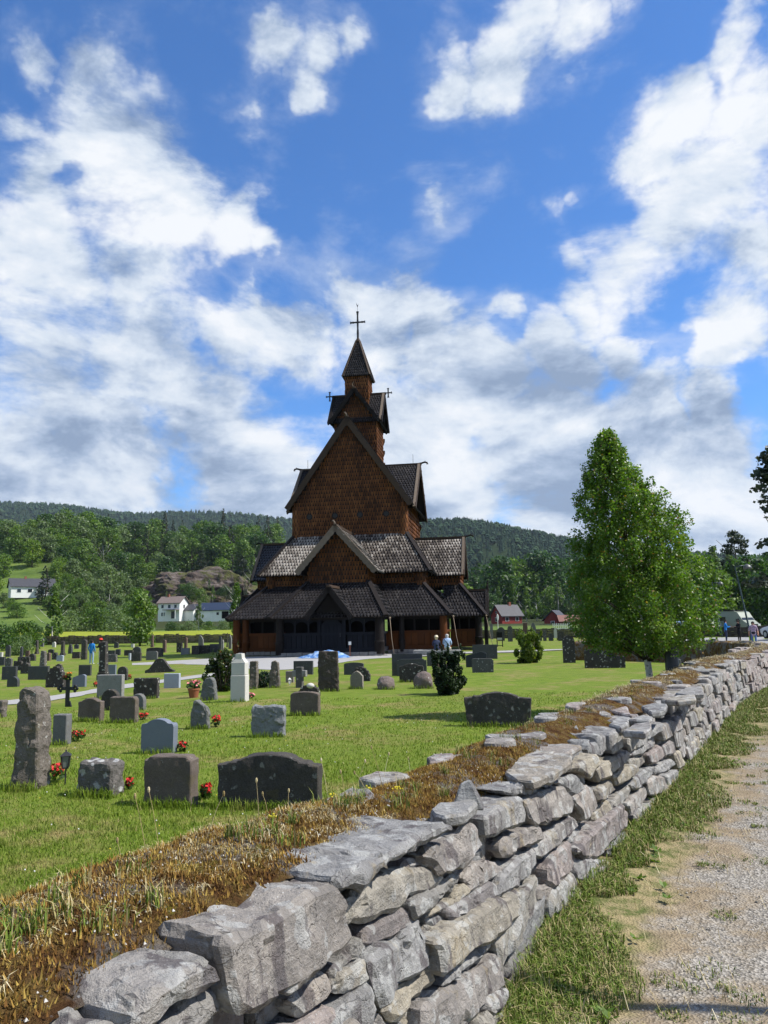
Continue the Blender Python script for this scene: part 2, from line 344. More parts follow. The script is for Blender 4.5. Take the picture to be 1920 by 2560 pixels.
keep |= (PY.ravel()[Fp] > 34).all(1) & (PX.ravel()[Fp] > 14.5+.25*(PY.ravel()[Fp]-36)).all(1)
verge = 1-sstep(PS, .1, .95); verge = np.maximum(verge, .42*sstep(PS, 2.0, 3.4)*(1-sstep(PY, 12, 20)))
far = sstep(PS, .9, 2.2)*sstep(PY, 20, 30)
verge = np.maximum(verge, (1-sstep(PS, .6, 1.5))*sstep(PY, 8, 13))
me = np_mesh('gravel_path', np.stack([PX, PY, PZ], -1).reshape(-1, 3), Fp[keep], MATS['gravel'], {'verge': ('POINT', verge.ravel()), 'far': ('POINT', far.ravel())}, smooth=True)
tag(link('gravel_path', me), 'gravel path with grassy verge outside the stone wall', 'path', kind='structure')

# ---- pale gravel walks in the churchyard
def f_walk(N, b):
    co = N.geo(); n = N.noise(co, 30., 4, .7); n2 = N.noise(co, 1.5, 3)
    N.put(b.inputs['Normal'], N.bump(n, .5, .01))
    return N.mix(n2, N.mix(n, (.20, .195, .19), (.36, .355, .35)), N.mix(n, (.26, .25, .235), (.42, .41, .40)))
mat('walk_gravel', f_walk, rough=.95, spec=.15)
def ribbon(name, pts, widths, label, lift=.012):
    P = _dense(pts, 10); Wd = np.interp(np.linspace(0, 1, len(P)), np.linspace(0, 1, len(widths)), widths)
    T = np.gradient(P, axis=0); T /= np.linalg.norm(T, axis=1)[:, None]; Nn = np.stack([T[:, 1], -T[:, 0]], 1)
    V = []; K = 5
    for i in range(len(P)):
        for k in range(K):
            q = P[i]+Nn[i]*Wd[i]*((k/(K-1))-.5)*(1+.06*mnoise.noise((P[i][0]*.9, P[i][1]*.9, k*3.)))
            V.append((q[0], q[1], gzf(*q)+lift))
    F = [(i*K+k, i*K+k+1, (i+1)*K+k+1, (i+1)*K+k) for i in range(len(P)-1) for k in range(K-1)]
    F = [f[::-1] for f in F] if T[0][1] < 0 else F
    return tag(link(name, np_mesh(name, V, F, MATS['walk_gravel'], smooth=True)), label, 'path', kind='structure')

# ================================================================== far hills
def f_hill(N, b):
    n = N.noise(N.geo(), .02, 5, .6); return N.mix(n, (.012, .022, .012), (.03, .045, .02))
mat('hill_ground', f_hill, rough=1., spec=0.)
def f_needles(N, b):
    r = N.attr('rnd'); rr = N.rnd()
    c = N.ramp(N.math('ADD', N.math('MULTIPLY', r, .7), N.math('MULTIPLY', rr, .3)), [(0., (.014, .030, .018)), (.5, (.026, .052, .026)), (.85, (.044, .074, .030)), (1., (.062, .10, .032))])
    return c
mat('needles', f_needles, rough=.9, spec=.1)
def hill(name, label, profile, y0, depth, seed, ntree, th):
    """ridge profile: list of (x, height) in metres at distance y0"""
    xs = np.linspace(profile[0][0], profile[-1][0], 130); hs = np.interp(xs, [p[0] for p in profile], [p[1] for p in profile])
    ts = np.linspace(0, 1, 34); rs = np.random.default_rng(seed)
    def zz(x, t):
        h = np.interp(x, [p[0] for p in profile], [p[1] for p in profile])
        return h*(np.sin(np.clip(t, 0, 1)*pi/2)**1.15) + h*.05*np.sin(x*.011+seed)*np.sin(t*7+x*.004)*np.sin(np.clip(t, 0, 1)*pi)
    X, T = np.meshgrid(xs, ts); Z = zz(X, T); Y = y0-depth*(1-T)+T*0
    idx = np.arange(X.size).reshape(X.shape); F = np.stack([idx[:-1, :-1], idx[:-1, 1:], idx[1:, 1:], idx[1:, :-1]], -1).reshape(-1, 4)
    tag(link(name, np_mesh(name, np.stack([X, Y, Z-1], -1).reshape(-1, 3), F, MATS['hill_ground'], smooth=True)), label, 'hill', kind='structure')
    # conifers over the slope, a mass nobody could count
    x = rs.uniform(xs[0], xs[-1], ntree); t = rs.uniform(.08, 1., ntree)**.8; y = y0-depth*(1-t); z = zz(x, t)-1
    h = th*rs.uniform(.55, 1.25, ntree); r = h*rs.uniform(.17, .27, ntree)
    br = rs.random(ntree) < .22; r = np.where(br, h*.42, r)
    n = 6; a = np.arange(n)*2*pi/n
    V = []; F = []; R = []
    prof = [(0., 1.0), (.55, .55), (.36, .60), (1., .12)]; profb = [(0., .95), (.75, .75), (1., .45), (.55, .08)]
    base = 0
    for (pr, sel) in ((prof, ~br), (profb, br)):
        k = sel.sum()
        ring = np.array([[(q*cos(A+j*.5), q*sin(A+j*.5), zz_) for A in a] for j, (q, zz_) in enumerate(pr)])  # (4,n,3)
        vv = ring[None].repeat(k, 0).astype(float)
        vv[..., 0:2] *= (r[sel][:, None, None, None]*rs.uniform(.75, 1.25, (k, len(pr), n, 1))); vv[..., 2] *= h[sel][:, None, None]
        vv[..., 0] += x[sel][:, None, None]; vv[..., 1] += y[sel][:, None, None]; vv[..., 2] += z[sel][:, None, None]
        V.append(vv.reshape(-1, 3))
        ff = []
        for j in range(len(pr)-1):
            for q in range(n): ff.append((j*n+q, (j+1)*n+q, (j+1)*n+(q+1) % n, j*n+(q+1) % n))
        ff = np.array(ff)[None]+(base+np.arange(k)*len(pr)*n)[:, None, None]
        F.append(ff.reshape(-1, 4)); R.append(np.repeat(rs.random(k)*.75+np.where(br[sel], .25, 0), (len(pr)-1)*n)); base += k*len(pr)*n
    me = np_mesh('hill_forest', np.concatenate(V), np.concatenate(F), MATS['needles'], {'rnd': ('FACE', np.concatenate(R))})
    return tag(link('hill_forest', me), label.replace('hillside', 'spruce forest covering').replace('ridge', 'spruce forest on the ridge'), 'forest', kind='stuff')
hill('far_hill', 'long wooded ridge behind the trees at the far side of the valley', [(-1500, 350), (-1000, 330), (-792, 310), (-700, 296), (-635, 287), (-479, 284), (-333, 273), (-150, 258), (0, 235), (250, 190), (500, 120)], 2000, 900, 3, 9500, 13)
hill('far_hill', 'blue-green wooded hillside falling behind the birch tree', [(-150, 120), (-40, 148), (30, 160), (73, 171), (124, 174), (165, 168), (211, 156), (280, 137), (350, 119), (430, 110), (540, 101), (700, 78), (900, 60), (1200, 40)], 1400, 800, 5, 12000, 10)

# ================================================================== foliage
def leafmat(name, c0, c1, c2, trans=.35, rough=.5, spec=.35, warm=None):
    def f(N, b):
        r = N.attr('rnd'); cl = N.attr('clump'); o = N.rnd()
        t = N.math('ADD', N.math('ADD', N.math('MULTIPLY', r, .45), N.math('MULTIPLY', cl, .35)), N.math('MULTIPLY', o, .2))
        c = N.ramp(t, [(.12, c0), (.5, c1), (.88, c2)])
        if warm: c = N.mix(N.smooth(r, .955, .975), c, warm)
        tr = N.new('ShaderNodeBsdfTranslucent'); N.put(tr.inputs['Color'], N.mix(1., c, (1.5, 1.7, .7), 'MULTIPLY'))
        mx = N.new('ShaderNodeMixShader'); mx.inputs[0].default_value = trans
        N.l.new(b.outputs[0], mx.inputs[1]); N.l.new(tr.outputs[0], mx.inputs[2])
        N.l.new(mx.outputs[0], N.n['Material Output'].inputs['Surface'])
        return c
    return mat(name, f, rough=rough, spec=spec)
leafmat('leaf_broad', (.030, .070, .010), (.078, .145, .018), (.150, .220, .030))
leafmat('leaf_dark', (.012, .036, .008), (.034, .080, .015), (.072, .130, .024))
leafmat('leaf_fresh', (.050, .100, .010), (.105, .180, .017), (.175, .235, .028))
leafmat('leaf_grey', (0.058, 0.094, 0.036), (0.111, 0.163, 0.058), (0.163, 0.215, 0.085))
leafmat('leaf_pine', (.012, .024, .011), (.024, .040, .017), (.042, .058, .022), trans=.12)
leafmat('leaf_birch', (.034, .078, .010), (.085, .160, .017), (.175, .250, .036), trans=.4, rough=.42, spec=.4, warm=(.22, .13, .03))
def f_bark(N, b):
    co = N.objco(); n = N.noise(N.vmath('MULTIPLY', co, (6, 6, 1.2)), 3., 5, .7); N.put(b.inputs['Normal'], N.bump(n, .7, .03))
    return N.mix(n, (.035, .027, .020), (.13, .105, .08))
mat('bark', f_bark, rough=.95, spec=.1)
def f_birchbark(N, b):
    co = N.objco(); n = N.noise(N.vmath('MULTIPLY', co, (3, 3, 9)), 4., 4, .6); m = N.smooth(n, .58, .64)
    return N.mix(m, N.mix(N.noise(co, 9, 3), (.42, .40, .37), (.62, .60, .57)), (.03, .026, .022))
mat('birch_bark', f_birchbark, rough=.75, spec=.2)

def leaf_cards(C, Nrm, size, rs, jitter=.9, aspect=.7, fold=0.):
    """diamond leaves at C with normals leaning to Nrm"""
    n = len(C)
    nn = Nrm + rs.normal(0, jitter, (n, 3)); nn /= np.linalg.norm(nn, axis=1)[:, None]+1e-9
    t = rs.normal(0, 1, (n, 3)); t -= nn*(t*nn).sum(1)[:, None]; t /= np.linalg.norm(t, axis=1)[:, None]+1e-9
    b = np.cross(nn, t); s = size*rs.uniform(.6, 1.3, (n, 1))
    V = np.stack([C-t*s, C+b*s*aspect-nn*s*fold, C+t*s, C-b*s*aspect-nn*s*fold], 1)
    return V.reshape(-1, 3), np.arange(n*4).reshape(n, 4)
def crown_mesh(name, lobes, n, size, matname, seed, shell=.5, jitter=.8, aspect=.7):
    rs = np.random.default_rng(seed); L = np.array(lobes, float)   # x,y,z,rx,ry,rz
    vol = (L[:, 3]*L[:, 4]*L[:, 5])**(2/3); k = rs.choice(len(L), n, p=vol/vol.sum())
    d = rs.normal(0, 1, (n, 3)); d /= np.linalg.norm(d, axis=1)[:, None]
    rad = (shell+(1-shell)*rs.random(n)**.6)*(1+rs.normal(0, .10, n))
    C = L[k, :3]+d*rad[:, None]*L[k, 3:]
    # keep the leaves near the outside of the whole crown
    out = d*.9+np.array([0, 0, .35])
    V, F = leaf_cards(C, out, size, rs, jitter, aspect)
    cl = rs.random(len(L))[k]
    return np_mesh(name, V, F, MATS[matname], {'rnd': ('FACE', rs.random(n)), 'clump': ('FACE', cl)})
def round_lobes(rs, h, w, nl, z0=.2, up=.0):
    out = []
    for i in range(nl):
        t = rs.random(); a = rs.random()*2*pi; env = (sin(pi*min(1, max(.02, (t*.86+.12))))**.7)
        rr = w/2*env*rs.uniform(.35, .85); z = h*(z0+(1-z0)*t)
        s = w*rs.uniform(.14, .26); out.append((rr*cos(a), rr*sin(a), z-s*.5, s, s, s*.85))
    return out
def trunk_mesh(name, h, r, m, seed, limbs=5, top=.75):
    rs = random.Random(seed); b = MB(); pts = [(0, 0, -.3)]; x = y = 0.
    for i in range(1, 7): x += rs.uniform(-.02, .02)*h; y += rs.uniform(-.02, .02)*h; pts.append((x, y, h*top*i/6))
    b.tube(pts, [r*(1.25 if i == 0 else 1-.8*i/6) for i in range(7)], 8)
    for k in range(limbs):
        i = rs.randint(2, 5); p = Vector(pts[i]); a = rs.random()*2*pi; l = h*rs.uniform(.14, .26)
        q = p+Vector((cos(a)*l*.6, sin(a)*l*.6, l*.55)); e = q+Vector((cos(a)*l*.4, sin(a)*l*.4, l*.5)); b.tube([p, q, e], [r*.35, r*.22, r*.08], 5)
    return b.mesh(name, MATS[m], smooth=True)
PROTO = {}
def proto(kind, variant):
    key = (kind, variant)
    if key in PROTO: return PROTO[key]
    sd = hash(kind) % 1000 if False else sum(map(ord, kind))*7+variant*13; rs = random.Random(sd)
    if kind in ('broad', 'dark', 'fresh', 'grey'):
        h, w = 10., rs.uniform(6.5, 8.5); lobes = round_lobes(rs, h, w, 34, .16)
        cr = crown_mesh('crown', lobes, 2600, .27, 'leaf_'+kind, sd, .55); tr = trunk_mesh('trunk', h, .2, 'bark', sd)
    elif kind == 'bush':
        h, w = 4., rs.uniform(5, 6.5); lobes = round_lobes(rs, h, w, 26, .05)
        cr = crown_mesh('crown', lobes, 2200, .16, 'leaf_'+('broad', 'grey', 'dark')[variant % 3], sd, .5); tr = trunk_mesh('trunk', h, .09, 'bark', sd, 6, .6)
    elif kind == 'birch':
        h, w = 12., 5.; lobes = []
        for i in range(46):
            t = rs.random(); a = rs.random()*2*pi; e = (1-t)**.7*(.35+.65*min(1, t*5)); q = w/2*e*rs.uniform(.3, .95)
            lobes.append((q*cos(a), q*sin(a), h*(.14+.84*t)-.3, .45, .45, .8))
        cr = crown_mesh('crown', lobes, 2400, .22, 'leaf_'+('grey', 'broad')[variant % 2], sd, .3); tr = trunk_mesh('trunk', h, .16, 'birch_bark', sd, 5, .85)
    elif kind == 'spruce':
        h = 16.; lobes = []
        for i in range(26):
            t = i/25; R = 3.0*(1-t)**.85+.15
            for k in range(max(3, int(8*(1-t))+3)):
                a = rs.random()*2*pi; q = R*rs.uniform(.35, 1.); lobes.append((q*cos(a), q*sin(a), h*(.06+.94*t)-q*.25, .55*(1-t*.6), .55*(1-t*.6), .28))
        cr = crown_mesh('crown', lobes, 3000, .22, 'leaf_pine', sd, .2, 1.); tr = trunk_mesh('trunk', h, .24, 'bark', sd, 0, .95)
    else:
        h = 16.; lobes = []
        for i in range(44):
            t = rs.random()**.7; a = rs.random()*2*pi; q = (2.6*(1-t)**.5+.3)*rs.uniform(.4, 1.); lobes.append((q*cos(a), q*sin(a), h*(.32+.66*t), .85, .85, .42))
        cr = crown_mesh('crown', lobes, 2600, .2, 'leaf_pine', sd, .2, 1.); tr = trunk_mesh('trunk', h, .26, 'bark', sd, 3, .9)
    PROTO[key] = (cr, tr, h); return PROTO[key]
NAMES = {'broad': 'broadleaf_tree', 'dark': 'broadleaf_tree', 'fresh': 'broadleaf_tree', 'grey': 'broadleaf_tree', 'bush': 'bush', 'birch': 'birch_tree', 'spruce': 'spruce_tree', 'pine': 'pine_tree'}
def tree(kind, x, y, height, label, group=None, variant=None, width=1., z=None, cat=None):
    variant = random.randrange(3) if variant is None else variant
    cr, tr, h0 = proto(kind, variant); s = height/h0
    e = empty(NAMES[kind], (x, y, gzf(x, y)-.05 if z is None else z), random.random()*6.28, label=label, cat=cat or ('bush' if kind == 'bush' else 'tree'), group=group)
    e.scale = (s*width, s*width, s)
    link('crown', cr, e); link('trunk', tr, e); return e
def px2x(px, y): return (px-960)/1920*y*1.0
# left hill wood: rows of trees climbing the slope, each tree a thing of its own
def woodplace(px, row):
    col = ('at the left end of the left hill wood' if px < 170 else 'above the young birch on the left hill' if px < 250 else 'above the visitors on the left hill' if px < 330 else 'above the leafy tree on the left hill' if px < 420 else 'above the rock outcrop on the left hill' if px < 520 else 'on the left hill near the church')
    return ('in the lowest row ', 'in the second row ', 'in the third row ', 'halfway up ', 'high up ', 'near the crest ', 'along the crest ')[row]+col
WOODLAB = {'broad': 'mid-green broadleaf tree', 'dark': 'dark broadleaf tree', 'fresh': 'bright yellow-green tree', 'grey': 'grey-green broadleaf tree', 'spruce': 'dark pointed spruce', 'birch': 'slender birch', 'pine': 'open-crowned pine'}
rt = random.Random(21)
for D_, x0, x1, st, hh, kinds in ((420, 150, 700, 22, 15, ('broad', 'dark', 'spruce', 'dark')), (385, 110, 690, 24, 16, ('broad', 'dark', 'dark', 'broad', 'spruce')), (350, 70, 680, 25, 15, ('broad', 'broad', 'dark', 'grey', 'spruce')), (318, 60, 420, 27, 14, ('dark', 'broad', 'grey', 'birch')), (318, 500, 650, 26, 13, ('pine', 'spruce', 'birch', 'fresh')),
                                  (290, 120, 370, 28, 12, ('broad', 'grey', 'birch', 'dark')), (262, 150, 345, 30, 10, ('grey', 'broad', 'birch', 'fresh')), (240, 160, 330, 30, 8, ('broad', 'grey', 'birch'))):
    px = x0
    while px < x1:
        k = rt.choice(kinds); d = D_+rt.uniform(-12, 12); tall = hh*rt.uniform(.78, 1.2)*(1.25 if k in ('spruce', 'pine') else 1.)
        row_ = [240, 262, 290, 318, 350, 385, 420].index(D_); tree(k, px2x(px, d), d, tall, WOODLAB[k]+' '+woodplace(px, row_), 'trees of the wood on the left hill', rt.randrange(3), rt.uniform(.9, 1.2))
        px += st*rt.uniform(.75, 1.25)
# ================================================================== stave church
def f_shingle(c0, c1, c2, tip=.5, bumpy=.4, kr=.30, kb=1.):
    def f(N, b):
        r = N.attr('rnd'); co = N.new('ShaderNodeTexCoord').outputs['Object']
        big = N.noise(co, .45, 4, .6); gr = N.noise(N.vmath('MULTIPLY', co, (9, 9, 1.4)), 3., 4, .7)
        t = N.math('ADD', N.math('ADD', N.math('MULTIPLY', r, kr), N.math('MULTIPLY', N.math('SUBTRACT', big, .5), kb)), N.math('MULTIPLY', gr, .45))
        N.put(b.inputs['Normal'], N.bump(gr, bumpy, .01))
        return N.ramp(t, [(.05, c0), (.40, c1), (.88, c2)])
    return f
mat('shingle_brown', f_shingle((.026, .011, .006), (.122, .047, .016), (.28, .118, .040)), rough=.72, spec=.12)
mat('shingle_tar', f_shingle((.009, .008, .009), (.022, .020, .021), (.070, .064, .061)), rough=.6, spec=.2)
mat('shingle_silver', f_shingle((.026, .021, .018), (.105, .088, .073), (.34, .31, .275), kr=.5, kb=1.9), rough=.6, spec=.35)
mat('shingle_blue', f_shingle((.014, .016, .022), (.030, .034, .045), (.06, .065, .08)), rough=.5, spec=.4)
def f_wood(c0, c1, sc=(12, 12, 1)):
    def f(N, b):
        co = N.objco(); g = N.noise(N.vmath('MULTIPLY', co, sc), 2.2, 5, .7); r = N.rnd()
        N.put(b.inputs['Normal'], N.bump(g, .35, .01))
        c = N.mix(g, c0, c1)
        return N.mix(N.math('MULTIPLY', r, .45), c, tuple(x*.45 for x in c0))
    return f
mat('wood_brown', f_wood((.050, .017, .006), (.135, .048, .015)), rough=.75, spec=.1)
mat('wood_tar_shade', f_wood((.010, .008, .008), (.026, .021, .019)), rough=.75, spec=.1)  # tarred wood; also paints eave shade on the brown galleries
mat('wood_weathered', f_wood((.10, .075, .055), (.23, .185, .145), (3, 3, 3)), rough=.8, spec=.2)
mat('wood_barge', f_wood((.030, .019, .013), (.085, .056, .038), (4, 4, 4)), rough=.75, spec=.2)
mat('paint_dark', f_wood((.008, .009, .013), (.016, .018, .024)), rough=.75, spec=.1)
mat('void_dark', color=(.006, .005, .005), rough=1., spec=0.)  # near-black, stands in for the darkness inside openings
mat('iron', color=(.012, .012, .014), rough=.5, spec=.4)
mat('window_glass', color=(.012, .014, .017), rough=.12, spec=.45)
mat('rope', color=(.22, .17, .12), rough=.9)
CH = empty('stave_church', (-2.563, 56., 0.), radians(-9), label='tall brown and black stave church with stepped shingled roofs and a spire', cat='church')

def pip(x, y, poly):
    c = False; n = len(poly)
    for i in range(n):
        x1, y1 = poly[i]; x2, y2 = poly[i-1]
        if (y1 > y) != (y2 > y) and x < (x2-x1)*(y-y1)/(y2-y1)+x1: c = not c
    return c
def shingled(name, pts, base, shing, w=.2, e=.3, thick=.07, proud=.065, inset=.0):
    """one roof or wall plane: a solid board layer (part) with all its shingles (sub-part); pts counter-clockwise from outside"""
    P = [Vector(p) for p in pts]; n = Vector((0, 0, 0))
    for i in range(len(P)): a, b_ = P[i], P[(i+1) % len(P)]; n += Vector(((a.y-b_.y)*(a.z+b_.z), (a.z-b_.z)*(a.x+b_.x), (a.x-b_.x)*(a.y+b_.y)))
    n.normalize(); up = Vector((0, 0, 1)); bb = (up-n*up.dot(n)).normalized(); aa = bb.cross(n)
    o = P[0]; Q = [((p-o).dot(aa), (p-o).dot(bb)) for p in P]
    mb = MB(); k = len(P); mb.add([tuple(p) for p in P]+[tuple(p-n*thick) for p in P], [tuple(range(k)), tuple(range(k, 2*k))[::-1]]+[(i, k+i, k+(i+1) % k, (i+1) % k) for i in range(k)])
    part = mb.build(name, MATS[base], CH)
    sb = MB(); a0, a1 = min(q[0] for q in Q), max(q[0] for q in Q); b0, b1 = min(q[1] for q in Q), max(q[1] for q in Q)
    row = 0; y = b0+e*.12
    while y < b1:
        x = a0+(w/2 if row % 2 else 0.)
        while x < a1+w:
            if pip(x, y+e*.35, Q) and pip(x, y+e*.75, Q) or (pip(x, y+e*.35, Q) and row < 1):
                ww = w*.385*random.uniform(.9, 1.06); d = proud*random.uniform(.8, 1.25); yy = y+random.uniform(-.02, .02)*e*2; xx = x+random.uniform(-.03, .03)*w
                tw = random.uniform(-.008, .008)
                l = [(-ww, e*1.1, .004), (ww, e*1.1, .004), (ww, e*.58, d*.8+tw), (0, -e*.16, d*1.1), (-ww, e*.58, d*.8-tw), (ww, e*.58, 0), (0, -e*.16, 0), (-ww, e*.58, 0)]
                vs = [o+aa*(xx+p[0])+bb*(yy+p[1])+n*p[2] for p in l]
                sb.add([tuple(v) for v in vs], [(0, 4, 3, 2, 1), (4, 7, 6, 3), (3, 6, 5, 2), (1, 2, 5), (0, 7, 4)])
            x += w
        y += e; row += 1
    if sb.v: sb.build('shingles', MATS[shing], part, kind='stuff')
    return part
# local frames around the nave centre (0, 4.5): lateral p, outward q
VC = 4.5
def TF(p, q, z): return (p, VC-q, z)
def TR(p, q, z): return (q, VC+p, z)
def TL(p, q, z): return (-q, VC-p, z)
def TB(p, q, z): return (-p, VC+q, z)
def board(a, b_, w, t, m, name='roof_edge_board', nrm=(0, 0, 1), off=.0, parent=None):
    return MB().beam(Vector(a)+Vector(nrm)*off, Vector(b_)+Vector(nrm)*off, w, t, up=nrm).build(name, MATS[m], parent or CH)
def tier(T, q0, p0, z0, q1, p1, z1, name, base, sh, hipm, w=.21, e=.3, hips=(1, 1)):
    r = shingled(name, [T(-p1, q1, z1), T(p1, q1, z1), T(p0, q0, z0), T(-p0, q0, z0)], base, sh, w, e)
    for sgn, on in ((1, hips[1]), (-1, hips[0])):
        if on: board(T(sgn*p0, q0, z0), T(sgn*p1, q1, z1), .30, .13, hipm, 'hip_board', off=.06)
    return r
def dragon(T, p, q, z, s=1.):
    b = MB(); pts = [T(p, q-.7*s, z-.06), T(p, q, z), T(p, q+.35*s, z+.10*s), T(p, q+.62*s, z+.04*s), T(p, q+.72*s, z-.14*s)]
    b.tube(pts, [.10*s, .10*s, .10*s, .08*s, .035*s], 7); b.tube([T(p, q+.45*s, z+.12*s), T(p, q+.4*s, z+.28*s)], [.04*s, .01], 5); b.tube([T(p, q+.55*s, z), T(p, q+.6*s, z-.2*s)], [.04*s, .015], 5)
    return b.build('dragon_head', MATS['wood_tar_shade'], CH, smooth=True)
def barge(T, q, apex, end, w=.26, t=.10, m='wood_barge', name='barge_board', scal=True, outer=.1):
    """carved verge board in the plane outward = q from the apex (p, z) to the eave (p, z)"""
    a, e_ = Vector(apex), Vector(end); d = (e_-a); L = d.length; d /= L; n = Vector((d.y, -d.x)); n = n if n.y > 0 else -n
    k = max(4, int(L/.35)); lo = []
    for i in range(k*4+1):
        s = L*i/(k*4); dd = w*(.82+.18*abs(sin(pi*i/4))) if scal else w; lo.append(a+d*s-n*dd)
    poly = [a+n*outer, e_+n*outer]+lo[::-1]
    front = [T(p.x, q, p.y) for p in poly]; back = [T(p.x, q-t, p.y) for p in poly]; k = len(poly); b = MB()
    b.add(front+back, [tuple(range(k)), tuple(range(k, 2*k))[::-1]]+[(i, (i+1) % k, k+(i+1) % k, k+i) for i in range(k)])
    o = b.build(name, MATS[m], CH)
    bm = bmesh.new(); bm.from_mesh(o.data); bmesh.ops.recalc_face_normals(bm, faces=bm.faces); bm.to_mesh(o.data); bm.free(); return o
def gable_roof(T, c, hw, zr, ze, q0, q1, name, base, sh, bm_='wood_barge', w=.21, e=.3, cap='wood_weathered', bw=.26):
    """ridge along q from q0 (inside) to q1 (outside verge) at lateral c"""
    shingled(name, [T(c+hw, q1, ze), T(c+hw, q0, ze), T(c, q0, zr), T(c, q1, zr)], base, sh, w, e)
    shingled(name, [T(c-hw, q0, ze), T(c-hw, q1, ze), T(c, q1, zr), T(c, q0, zr)], base, sh, w, e)
    barge(T, q1+.06, (c, zr), (c+hw, ze), bw, m=bm_); barge(T, q1+.06, (c, zr), (c-hw, ze), bw, m=bm_)
    n1 = Vector((zr-ze, hw)).normalized()
    for s in (1, -1): board(T(c+s*hw*.02, q1-.08, zr), T(c+s*hw, q1-.08, ze), .2, .07, cap, 'verge_cap', nrm=Vector(T(s*n1.x, 0, n1.y))-Vector(T(0, 0, 0)), off=.06)
    MB().beam(T(c, q0, zr+.04), T(c, q1+.12, zr+.04), .22, .16).build('ridge_beam', MATS['wood_barge'], CH)

# --- nave core and tiers
BR, TAR, SIL = 'shingle_brown', 'shingle_tar', 'shingle_silver'
shingled('gable_wall', [TF(-4.15, 4.5, 8.0), TF(4.15, 4.5, 8.0), TF(4.15, 4.5, 10.75), TF(0, 4.5, 16.75), TF(-4.15, 4.5, 10.75)], 'wood_tar_shade', BR, .19, .30)
for T in (TR, TL): shingled('side_wall', [T(-4.5, 4.15, 8.0), T(4.5, 4.15, 8.0), T(4.5, 4.15, 10.4), T(3.9, 4.15, 10.4), T(0, 4.15, 13.95), T(-3.9, 4.15, 10.4), T(-4.5, 4.15, 10.4)], 'wood_tar_shade', BR, .22, .32)
shingled('gable_wall', [TB(-4.15, 4.5, 8.0), TB(4.15, 4.5, 8.0), TB(4.15, 4.5, 10.4), TB(0, 4.5, 16.75), TB(-4.15, 4.5, 10.4)], 'wood_tar_shade', BR, .5, .6)
gable_roof(TF, 0., 4.72, 17.0, 10.3, -5.0, 4.95, 'main_roof', 'wood_tar_shade', TAR, cap='wood_tar_shade', bw=.34)
for T in (TR, TL):
    gable_roof(T, 0., 4.1, 14.15, 10.15, 0., 4.85, 'side_gable_roof', 'wood_tar_shade', TAR, cap='wood_weathered', bw=.22)
    dragon(T, 0, 4.95, 14.25, .75)
    MB().tube([T(0, 4.3, 14.1), T(0, 4.3, 15.0)], .015, 5).build('lightning_rod', MATS['iron'], CH)
corner = lambda u, v, r, z0, z1, m: MB().lathe([(r, z0), (r, z1)], (u, v, 0), 14).build('corner_post', MATS[m], CH, smooth=True, sharp=40)
def shingled_post(u, v, r, z0, z1):
    o = corner(u, v, r, z0, z1, 'wood_tar_shade'); sb = MB(); e = .3; n = max(9, int(2*pi*r/.19)); row = 0; z = z0
    while z+e*.3 < z1:
        for k in range(n):
            a = 2*pi*(k+(.5 if row % 2 else 0))/n; nn = Vector((cos(a), sin(a), 0)); t = Vector((-sin(a), cos(a), 0)); c = Vector((u, v, 0))+nn*r; ww = pi*r/n*.9
            l = [(-ww, e*1.1, .006), (ww, e*1.1, .006), (ww, e*.22, .04), (0, -e*.14, .04), (-ww, e*.22, .04)]
            sb.add([tuple(c+t*p[0]+Vector((0, 0, z+p[1]))+nn*p[2]) for p in l], [(0, 4, 3, 2, 1)])
        z += e; row += 1
    sb.build('shingles', MATS[BR], o, kind='stuff')
for u in (4.05, -4.05): shingled_post(u, .1, .28, 8.05, 10.4)
for k, u in enumerate((-3.0, -1.06, .81, 2.77)):
    w_ = MB().lathe([(.24, 0), (.24, .09), (.18, .09), (.18, .05)], (0, 0, 0), 14).build('round_window', MATS['wood_tar_shade'], CH); w_.location = (u, -.02, 9.68); w_.rotation_euler = (pi/2, 0, 0)
    g_ = MB().lathe([(.175, .0), (.175, .055)], (0, 0, 0), 12).build('pane', MATS['iron'], w_)
for u in (3.2, 3.75): MB().box((4.19, u-2.4, 9.35), (.06, .16, .34)).build('loft_vent', MATS['void_dark'], CH)
# tier two: weathered silver roofs, then their walls
tier(TF, 4.5, 4.2, 8.25, 7.12, 6.15, 5.2, 'middle_roof', 'wood_tar_shade', SIL, 'wood_tar_shade')
for T in (TR, TL): tier(T, 4.15, 4.5, 8.25, 6.15, 7.12, 5.2, 'middle_roof', 'wood_tar_shade', TAR, 'wood_tar_shade', hips=(0, 0))
shingled('middle_wall', [TF(-5.45, 6.5, 4.2), TF(5.45, 6.5, 4.2), TF(5.45, 6.5, 5.6), TF(-5.45, 6.5, 5.6)], 'wood_tar_shade', BR, .2, .3)
for T in (TR, TL): shingled('middle_wall', [T(-6.5, 5.45, 4.2), T(6.5, 5.45, 4.2), T(6.5, 5.45, 5.6), T(-6.5, 5.45, 5.6)], 'wood_tar_shade', BR, .25, .32)
for u in (5.35, -5.35): shingled_post(u, -1.9, .33, 4.3, 5.5)
# tier three: dark gallery roofs
tier(TF, 6.5, 5.5, 4.48, 9.3, 7.62, 2.2, 'gallery_roof', 'wood_tar_shade', TAR, 'wood_tar_shade')
for T in (TR, TL): tier(T, 5.45, 6.5, 4.48, 7.62, 9.3, 2.2, 'gallery_roof', 'wood_tar_shade', TAR, 'wood_tar_shade', hips=(0, 0))
